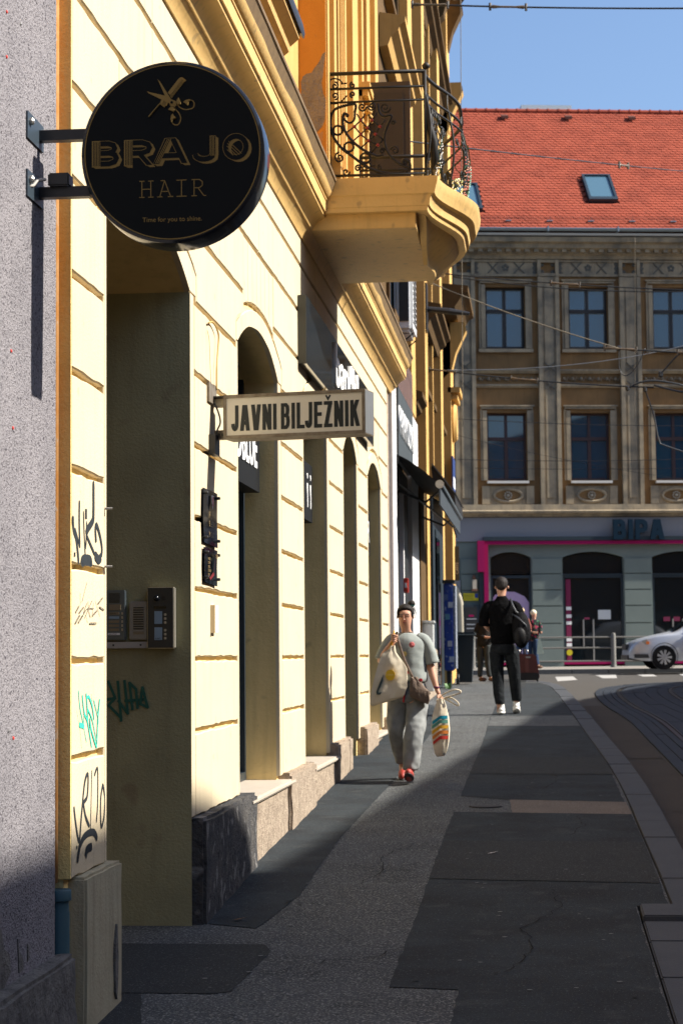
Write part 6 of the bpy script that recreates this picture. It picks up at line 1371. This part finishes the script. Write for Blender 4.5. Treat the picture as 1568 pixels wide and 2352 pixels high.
P_(W, MB().tube([(.258,-.035,.905),(.262,-.06,.90),(.285,-.06,.895),(.295,-.03,.895),(.28,-.005,.90),(.262,-.01,.905)], .011, 6, closed=True), 'watch_strap', mat('purple_strap', (.10,.02,.05), .5))
WL = Vector(W.location)
def held(nm, lab, cat, off, group=None): l = WL+Vector(off); t = thing(nm, lab, cat, l, group=group); ORG[t.name] = l; t['_b'] = 0; del t['_b']; return t, Vector(off)
def PB(par, off, mb, nm, m, **k): mb.v = [tuple(Vector(v)+WL) for v in mb.v]; return mb.build(nm, m, par, **k)
def bag(par, nm, m, sheets, n=9):
    """a soft bag: rows of (left x, right x, y front, y back, z)"""
    mb = MB(); vs = []; L_ = len(sheets)
    for xl, xr, yf, yb, z, dz in sheets:
        for k in range(2*n):
            if k < n: t = k/(n-1); x = xl+(xr-xl)*t; y = yf+(-.012*math.sin(t*math.pi))+.007*math.sin(t*9+z*17)+random.uniform(-.003, .003)
            else: t = (2*n-1-k)/(n-1); x = xl+(xr-xl)*t; y = yb+.018*math.sin(t*math.pi)
            vs.append((x, y, z+dz*(t-.5)))
    N2 = 2*n; fs = [(i*N2+k, i*N2+(k+1) % N2, (i+1)*N2+(k+1) % N2, (i+1)*N2+k) for i in range(L_-1) for k in range(N2)]+[tuple(range(N2))[::-1], tuple(range((L_-1)*N2, L_*N2))]
    mb.add(vs, fs); o = PB(par, None, mb, nm, m, smooth=True, auto=48); return o
tb, _ = held('tote_bag', 'cream canvas tote with a yellow speech bubble, slung from her raised hand', 'bag', (-.2, -.15, .76))
bag(tb, 'sack', canvas, [(-.33,-.04,-.20,-.12,.765,.08),(-.35,-.02,-.225,-.10,.79,.085),(-.335,.005,-.225,-.10,.88,.05),(-.31,.005,-.215,-.10,.98,.02),(-.28,.0,-.205,-.11,1.08,0),(-.235,-.02,-.195,-.12,1.17,-.10),(-.17,-.10,-.175,-.13,1.25,-.03),(-.15,-.11,-.17,-.14,1.30,0)])
PB(tb, None, MB().tube([(-.16,-.15,1.26),(-.14,-.16,1.33),(-.12,-.165,1.40),(-.115,-.14,1.44)], [.018,.012,.010,.008], 6), 'strap', mat('mustard_strap', (.55,.28,.04), .7), smooth=True)
PB(tb, None, MB().prism([(-.150+.058*math.cos(a*.4)*.8, 1.02+.052*math.sin(a*.4)) for a in range(15)], 'y', -.252, -.236), 'speech_bubble', mat('bubble_yellow', (.75,.45,.01), .6))
text('lettering', 'Sretno', .03, facing(WL.x-.195, WL.y-.254, WL.z+1.015), .0003, mat('bubble_pale', (.75,.6,.2), .6), tb)
sw = [(-.215,1.03),(-.245,.96),(-.27,.90),(-.285,.86),(-.28,.835),(-.25,.835),(-.235,.855),(-.245,.86),(-.262,.85),(-.265,.87),(-.245,.91),(-.225,.96)]
PB(tb, None, MB().prism(sw, 'y', -.262, -.236), 'swoosh_print', mat('dark_teal_ink', (.015,.04,.045), .6))
cbg, _ = held('shoulder_bag', 'brown cloth shoulder bag worn across her body', 'bag', (.14, -.16, .75))
bag(cbg, 'pouch', taupe, [(.06,.20,-.21,-.13,.765,-.05),(.03,.215,-.225,-.12,.80,-.04),(.03,.205,-.225,-.12,.88,-.03),(.04,.17,-.20,-.13,.95,-.10),(.05,.10,-.18,-.14,1.0,0)])
PB(cbg, None, MB().tube([(-.10,-.03,1.425),(-.085,-.11,1.37),(-.06,-.15,1.28),(-.02,-.155,1.16),(.03,-.16,1.05),(.06,-.165,.99)], .013, 6), 'strap', taupe, smooth=True)
PB(cbg, None, MB().bev(.118,.150,-.20,-.17,.955,.985,.006), 'red_tag', mat('red_tag', (.55,.01,.02), .5))
PB(cbg, None, MB().tube([(.0,-.16,.95),(-.03,-.17,.80),(-.035,-.17,.76)], .009, 6), 'red_trim', mat('red_tag', (.55,.01,.02), .5))
sb_, _ = held('striped_shopping_bag', 'cream shopping bag with bright stripes hanging from her lowered hand', 'bag', (.30, -.05, .24))
rows = [(.275,.345,-.10,-.01,.245,.01),(.255,.365,-.13,.02,.28,.02),(.235,.385,-.14,.04,.38,0),(.225,.395,-.14,.04,.50,0),(.235,.385,-.12,.03,.62,0),(.265,.36,-.10,.0,.73,0),(.29,.34,-.08,-.01,.79,0)]
bag(sb_, 'sack', canvas, rows)
def wid(z):
    for a, b in zip(rows, rows[1:]):
        if a[4] <= z <= b[4]:
            t = (z-a[4])/(b[4]-a[4]); return a[0]+(b[0]-a[0])*t, a[1]+(b[1]-a[1])*t, a[2]+(b[2]-a[2])*t
    return rows[-1][:3]
for z, cc in [(.615,(.01,.22,.32)),(.575,(.10,.25,.20)),(.525,(.60,.32,.03)),(.475,(.55,.18,.04)),(.425,(.45,.04,.03))]:
    for part in (0, 1):
        mb = MB(); n = 8; r_ = []
        for i in range(n+1):
            t = i/n; h = z-(.0 if t > .5 else (.5-t)*.11)-(.0)
            if (part == 0) != (t <= .5) and i != n//2: continue
            xl, xr, yf = wid(h); x = xl+(xr-xl)*(.03+.94*t); r_.append((x, yf-.022*math.sin(t*math.pi)-.006, h))
        for a, b in zip(r_, r_[1:]): mb.quad((a[0],a[1],a[2]-.016), (b[0],b[1],b[2]-.016), (b[0],b[1],b[2]+.016), (a[0],a[1],a[2]+.016))
        PB(sb_, None, mb, 'stripe', mat('stripe'+''.join(str(int(q*99)) for q in cc), cc, .8))
for P in [[(.30,-.05,.77),(.33,-.06,.82),(.38,-.08,.85),(.45,-.10,.875),(.50,-.10,.865),(.505,-.10,.845),(.45,-.09,.825),(.36,-.06,.80)], [(.34,-.04,.79),(.39,-.06,.80),(.44,-.08,.785),(.48,-.09,.75),(.485,-.09,.725),(.46,-.09,.73),(.40,-.07,.765),(.345,-.05,.79)], [(.285,-.06,.73),(.28,-.08,.77),(.295,-.07,.79),(.31,-.05,.77)]]:
    PB(sb_, None, MB().tube(curve(P), .0075, 6), 'handle', canvas, smooth=True)
# man walking away
M_ = thing('person', 'tall man in black seen from behind, with short dark hair and white trainers', 'person', (-.535, 28.6, gz(28.6)))
blk = mat('black_shirt', (.003, .003, .0035), .95, var=.5, vs=12, col2=(.006,.006,.007), spec=.08, bump=.8, bs=14, bdist=.03); bj = mat('black_jeans', (.010, .012, .014), .9, spec=.15, var=.6, vs=14, col2=(.022,.025,.028), bump=.8, bs=16, bdist=.03)
N = {'pel': (.01,0,1.02,.14,.11), 'wst': (.0,0,1.2,.13,.1), 'cst': (-.01,0,1.45,.17,.11), 'nkb': (-.005,0,1.62,.08,.08), 'nk': (0,-.01,1.71,.056,.058), 'hd0': (.0,.01,1.79,.068,.078), 'hd1': (0,.0,1.855,.080,.093), 'hd2': (0,.0,1.91,.07,.08),
 'sR': (-.18,0,1.56,.07), 'eR': (-.235,-.03,1.28,.05), 'wR': (-.15,.2,1.2,.035), 'hR': (-.09,.27,1.22,.035,.02),
 'sL': (.18,0,1.56,.07), 'eL': (.24,.0,1.28,.05), 'wL': (.16,.2,1.15,.035), 'hL': (.10,.27,1.18,.035,.02),
 'tR': (-.08,0,.90,.095), 'kR': (-.07,-.02,.53,.062), 'aR': (-.05,-.08,.12,.042), 'f1': (-.055,.0,.05,.04), 'f2': (-.07,.12,.045,.035),
 'tL': (.12,0,.90,.095), 'kL': (.17,.04,.53,.062), 'aL': (.19,.14,.15,.042), 'g1': (.195,.20,.09,.04), 'g2': (.21,.32,.06,.035)}
E_ = chain('pel','wst','cst','nkb','nk','hd0','hd1','hd2')+chain('cst','sR','eR','wR','hR')+chain('cst','sL','eL','wL','hL')+chain('pel','tR','kR','aR','f1','f2')+chain('pel','tL','kL','aL','g1','g2')
skin('body', N, E_, skinm, M_, 2)
for sx in (-1, 1): P_(M_, MB().lathe([(0,-.008),(.024,-.004),(.02,.01),(0,.014)], (sx*.092, .0, 1.83), 'x', 10), 'ear', skinm, smooth=True)
hb = ball((0, -.006, 1.893), (.091, .104, .095), 26, 18, .025); hb.v = [(x, y, z-.045*max(0, -y/.1)*(1 if z < 1.9 else .2)) for x, y, z in hb.v]
P_(M_, hb, 'hair', hairm, smooth=True)
loft('shirt', [(.01,0,.97,.185,.14),(.01,0,1.08,.180,.14),(.0,0,1.25,.182,.135),(-.005,0,1.40,.205,.145),(-.005,0,1.50,.222,.14),(0,0,1.57,.205,.125),(0,0,1.62,.150,.10),(0,0,1.66,.085,.08),(0,0,1.71,.066,.066),(0,0,1.712,.05,.05)], blk, M_, 26, True, .012, 6)
limb(M_, 'sleeve', [(-.11,0,1.60),(-.195,0,1.55),(-.245,-.01,1.42),(-.258,-.01,1.27)], [.045,.080,.086,.078], blk, 16); limb(M_, 'sleeve', [(.11,0,1.60),(.195,0,1.55),(.245,0,1.42),(.255,.01,1.27)], [.045,.080,.086,.078], blk, 16)
loft('trousers', [(.01,0,1.04,.17,.13),(.01,0,.97,.19,.145),(.015,0,.90,.20,.15),(.02,0,.84,.195,.14)], bj, M_, 22)
def leg2(par, pts, rs_, m, ph=0):
    q = smoothp(pts, 4); rr = []
    for i in range(len(pts)-1):
        for k in range(4): rr.append(rs_[i]+(rs_[i+1]-rs_[i])*k/4)
    rr.append(rs_[-1]); return loft('trouser_leg', [(p.x, p.y, p.z, r, r*1.08) for p, r in zip(q, rr)], m, par, 20, True, .03, 5, ph=ph)
leg2(M_, [(-.085,0,.92),(-.08,-.01,.7),(-.07,-.02,.5),(-.06,-.06,.3),(-.045,-.07,.15)], [.11,.10,.085,.078,.068], bj)
leg2(M_, [(.125,0,.92),(.15,.02,.7),(.17,.05,.5),(.185,.10,.3),(.19,.14,.19)], [.11,.10,.085,.078,.068], bj, 2)
whs = mat('white_trainer', (.75,.74,.70), .5)
def shoe2(par, x, y, z, tilt, l=.15):
    T2 = Matrix.Translation((x, y, z)) @ Matrix.Rotation(tilt, 4, 'X')
    P_(par, ball((0, .05, .03), (.055, l, .055), 14, 10).xf(T2), 'shoe', whs, smooth=True); P_(par, ball((0, .05, -.01), (.06, l+.01, .028), 14, 8).xf(T2), 'shoe_sole', whs, smooth=True); P_(par, MB().lathe([(.05,0),(.045,.06)], (0,-.03,.05), 'z', 12, cap=False).xf(T2), 'shoe_collar', whs, smooth=True)
shoe2(M_, -.03, -.03, .045, R(0)); shoe2(M_, .185, .14, .075, R(-16))
ML = Vector(M_.location)
def PM(par, mb, nm, m, **k): mb.v = [tuple(Vector(v)+ML) for v in mb.v]; return mb.build(nm, m, par, **k)
bk = thing('backpack', 'black backpack hanging off the man\'s right shoulder', 'backpack', ML+Vector((.26, -.16, 1.0)))
PM(bk, ball((.275,-.17,1.21), (.135,.12,.26), 18, 14, .05), 'sack', mat('black_bag', (.004,.004,.005), .75, spec=.15, bump=.8, bs=12, bdist=.03), smooth=True)
PM(bk, ball((.255,-.27,1.12), (.09,.06,.13), 14, 10, .04), 'front_pocket', mat('black_bag2', (.006,.006,.007), .6, spec=.2), smooth=True)
PM(bk, MB().tube([(.13,-.02,1.66),(.15,-.12,1.58),(.20,-.17,1.48),(.26,-.18,1.42)], .016, 6), 'strap', mat('dark_webbing', (.03,.035,.045), .5), smooth=True); PM(bk, MB().tube([(.15,-.16,1.44),(.24,-.26,1.38),(.34,-.27,1.28),(.36,-.25,1.2)], .012, 6), 'strap', mat('dark_webbing', (.03,.035,.045), .5), smooth=True)
# three smaller people farther off
def walker(lab, X, Y, h, bodycol, legcol, haircol, face, lean=0, build=1, bob=0, group=None):
    t = thing('person', lab, 'person', (X, Y, gz(Y)), group=group); k = h/1.7; b = build
    f = face  # +1 looks to the right, -1 to the left, 0 to the camera
    L = lean
    N = {'pel': (0,0,.93,.13*b,.10), 'wst': (.3*L,0,1.10,.12*b,.1), 'cst': (.9*L,0,1.28,.14*b,.1), 'nk': (1.3*L,0,1.43,.05,.05), 'h0': (1.45*L+.01*f,-.02*(f == 0),1.50,.065,.075), 'h1': (1.6*L,0,1.58,.078,.088), 'h2': (1.65*L,0,1.645,.06,.07),
     'sR': (.9*L-.15,0,1.35,.06), 'eR': (.7*L-.2,0,1.1,.045), 'wR': (.7*L-.06+.10*f,-.16,1.02,.03), 'hR': (.7*L+.02+.12*f,-.18,1.03,.03,.02), 'sL': (.9*L+.15,0,1.35,.06), 'eL': (.7*L+.2,0,1.1,.045), 'wL': (.7*L+.1+.14*f,-.16,1.02,.03), 'hL': (.7*L+.06+.16*f,-.18,1.05,.03,.02),
     'tR': (-.08,.02,.80,.09), 'kR': (-.09,.04,.46,.06), 'aR': (-.10,.05,.10,.04), 'f1': (-.10+.08*f,-.08*(f == 0),.04,.035), 'tL': (.08,-.02,.80,.09), 'kL': (.09,-.04,.46,.06), 'aL': (.10+.03*f,-.05,.10,.04), 'f2': (.10+.11*f,-.13*(f == 0)-.05,.04,.035)}
    N = {q: tuple(v*k for v in N[q]) for q in N}
    E_ = chain('pel','wst','cst','nk','h0','h1','h2')+chain('cst','sR','eR','wR','hR')+chain('cst','sL','eL','wL','hL')+chain('pel','tR','kR','aR','f1')+chain('pel','tL','kL','aL','f2')
    skin('body', N, E_, skinm, t, 1)
    s = lambda *a: [tuple(v*k for v in p) for p in a]
    loft('jacket', s((0,0,.78,.19*b,.15),(0.1*L,0,.93,.185*b,.145),(.3*L,0,1.1,.175*b,.135),(.85*L,0,1.28,.19*b,.135),(.95*L,0,1.37,.17*b,.11),(1.15*L,0,1.42,.08,.07)), bodycol, t, 18, True, .03, 5)
    limb(t, 'sleeve', s((.9*L-.13,0,1.36),(.8*L-.19,0,1.2),(.7*L-.2,-.03,1.09),(.7*L-.09+.08*f,-.13,1.03)), [q*k for q in (.07,.068,.06,.045)], bodycol); limb(t, 'sleeve', s((.9*L+.13,0,1.36),(.8*L+.19,0,1.2),(.7*L+.2,-.03,1.09),(.7*L+.12+.10*f,-.13,1.03)), [q*k for q in (.07,.068,.06,.045)], bodycol)
    leg2(t, s((-.08,.02,.86),(-.085,.03,.6),(-.09,.04,.4),(-.1,.05,.09)), [q*k for q in (.10,.085,.07,.06)], legcol); leg2(t, s((.08,-.02,.86),(.085,-.03,.6),(.09,-.04,.4),(.10+.03*f,-.05,.09)), [q*k for q in (.10,.085,.07,.06)], legcol, 2)
    hb = ball((1.62*L*k-.012*f, .015, 1.605*k), (.094*k, .096*k, .088*k), 16, 12, .03)
    if f == 0: hb.v = [(x, max(y, -.04), z) for x, y, z in hb.v]
    P_(t, hb, 'hair', haircol, smooth=True)
    for x_, y_ in ((-.10+.06*f, -.0), (.10+.09*f, -.08)): P_(t, ball((x_*k, y_, .04), (.09 if f else .045, .045 if f else .10, .045), 12, 8), 'shoe', mat('brown_shoe', (.12,.05,.02), .5) if f else blackm, smooth=True)
    return t
blond = mat('blonde_hair', (.62, .46, .24), .6, var=.4, vs=50, bump=.4, bs=80); dj = mat('dark_jacket', (.02,.019,.018), .8, var=.5, vs=8, col2=(.05,.04,.03)); flor = mat('floral_jacket', (.018,.02,.022), .8, spots=[(11,.58,(.35,.03,.08),.9),(16,.63,(.06,.20,.10),.9)])
walker('stooping person in a dark jacket, busy with something in their hands beside the bin', -1.19, 42.5, 1.55, dj, mat('grey_trouser', (.05,.055,.055), .9), mat('brown_hair', (.05,.03,.02), .6), 1, .05, .95)
walker('fair haired woman half hidden behind the black backpack, in a rusty red jacket', -.49, 55.6, 1.72, mat('rust_jacket', (.22,.07,.05), .8, var=.5, vs=8), mat('blue_denim', (.03,.05,.10), .9), blond, 1)
walker('blonde woman in a dark floral jacket walking to the right', -.20, 55.9, 1.66, flor, mat('blue_denim', (.03,.05,.10), .9), mat('pale_blonde', (.75,.65,.45), .6), 1, .03)
gb = thing('pale_green_bag', 'small pale green bag carried at the side of the blonde woman', 'bag', (.0, 55.7, gz(55.7)+.5))
MB().prism([(-.05,gz(55.7)+.85),(.02,gz(55.7)+.85),(.12,gz(55.7)+.42),(-.08,gz(55.7)+.40)], 'y', 55.62, 55.74).build('sack', mat('pale_green', (.45,.52,.42), .8, var=.5, vs=20), gb)
wz_ = gz(42)
su = thing('suitcase', 'large brown soft suitcase with chrome handles, standing behind the man in black', 'suitcase', (-.28, 42.0, wz_))
brn = mat('brown_suitcase', (.13, .055, .05), .75, var=.5, vs=8, col2=(.09,.04,.035), bump=.5, bs=20)
mb = MB(); mb.bev(-.50, -.045, 41.85, 42.15, wz_+.05, wz_+.58, .035); mb.v = [(x+(z-wz_-.3)*-.16, y, z) for x, y, z in mb.v]; mb.build('shell', brn, su, smooth=True, auto=40)
mb = MB(); mb.bev(-.49, -.03, 41.80, 41.86, wz_+.03, wz_+.19, .02); mb.build('lower_pocket', mat('black_trim', (.012,.01,.01), .6), su)
MB().box(-.31, -.24, 41.838, 41.849, wz_+.2, wz_+.52).build('seam_panel', mat('brown_lighter', (.17,.075,.065), .75), su); MB().box(-.30, -.20, 41.83, 41.848, wz_+.50, wz_+.53).build('badge', steel, su)
for x in (-.47, -.30): MB().tube([(x, 41.9, wz_+.58), (x-.01, 41.9, wz_+.68), (x+.05, 41.9, wz_+.66), (x+.05, 41.9, wz_+.60)], .012, 6).build('handle', steel, su, smooth=True)
for x in (-.44, -.06): MB().lathe([(.03,-.02),(.03,.02)], (x, 41.88, wz_+.03), 'x', 10).build('wheel', blackm, su)

# ------------------------------------------------ overhead wires
def wire(nm, lab, a, b, sag=.1, r=.012, m=blackm, ins=(), grp='tram wires strung across the street', inm=None):
    t = thing(nm, lab, 'wire', a, group=grp); a, b = Vector(a), Vector(b); P = [a+(b-a)*i/24-Vector((0,0,sag*4*(i/24)*(1-i/24))) for i in range(25)]
    MB().tube(P, r*(.75 if 'thin' in lab else .9), 5).build('cable', m, t, smooth=True)
    for s_ in (ins if 'thin' not in lab else ()):
        i = s_*24; p = P[int(i)].lerp(P[min(24, int(i)+1)], i-int(i)); d = (b-a).normalized()
        MB().tube([p-d*.24, p-d*.20, p-d*.1, p+d*.1, p+d*.20, p+d*.24], [.012,.026,.015,.015,.026,.012], 8).build('insulator', inm or mat('insulator', (.13,.09,.05), .4), t, smooth=True)
        for k in (-.24, .24): MB().tube([p+d*k+Vector((0,0,.05)), p+d*k, p+d*k-Vector((0,0,.05))], .018, 6).build('clamp', mat('clamp_metal', (.1,.09,.08), .5, .5), t)
    return t
for lab, a, b, sag, r, ins in WIRES: wire('overhead_wire', lab, a, b, sag, r, blackm if 'pale' not in lab or 'insulator' in lab else mat('pale_wire', (.20,.17,.125), .7), ins)
for lab, a, b, sag, r, ins in CORDS: wire('hanging_cord', lab, a, b, sag, r, mat('pale_wire', (.20,.17,.125), .7), ins, 'pale cords hanging over the street')
for lab, P, r in HANG:
    t = thing('wire_hanger', lab, 'wire fitting', P[0], group='fittings of the tram wires'); MB().tube(curve(P), r, 6).build('rod', mat('fitting_grey', (.05,.055,.06), .5, .4), t, smooth=True)
    MB().lathe([(0,-.05),(.04,-.03),(.04,.03),(0,.05)], P[0], 'z', 8).build('clamp', blackm, t)
wb = thing('wire_bracket', 'dark wall bracket anchoring tram wires on the ochre house', 'bracket', (-1.95, 34.9, 5.9))
MB().box(-1.95, -1.90, 34.7, 35.1, 5.75, 6.6).build('plate', blackm, wb); MB().tube([(-1.9, 34.9, 6.15), (-1.5, 34.9, 6.1), (-1.15, 34.9, 6.05)], [.05,.06,.03], 8).build('arm', blackm, wb)
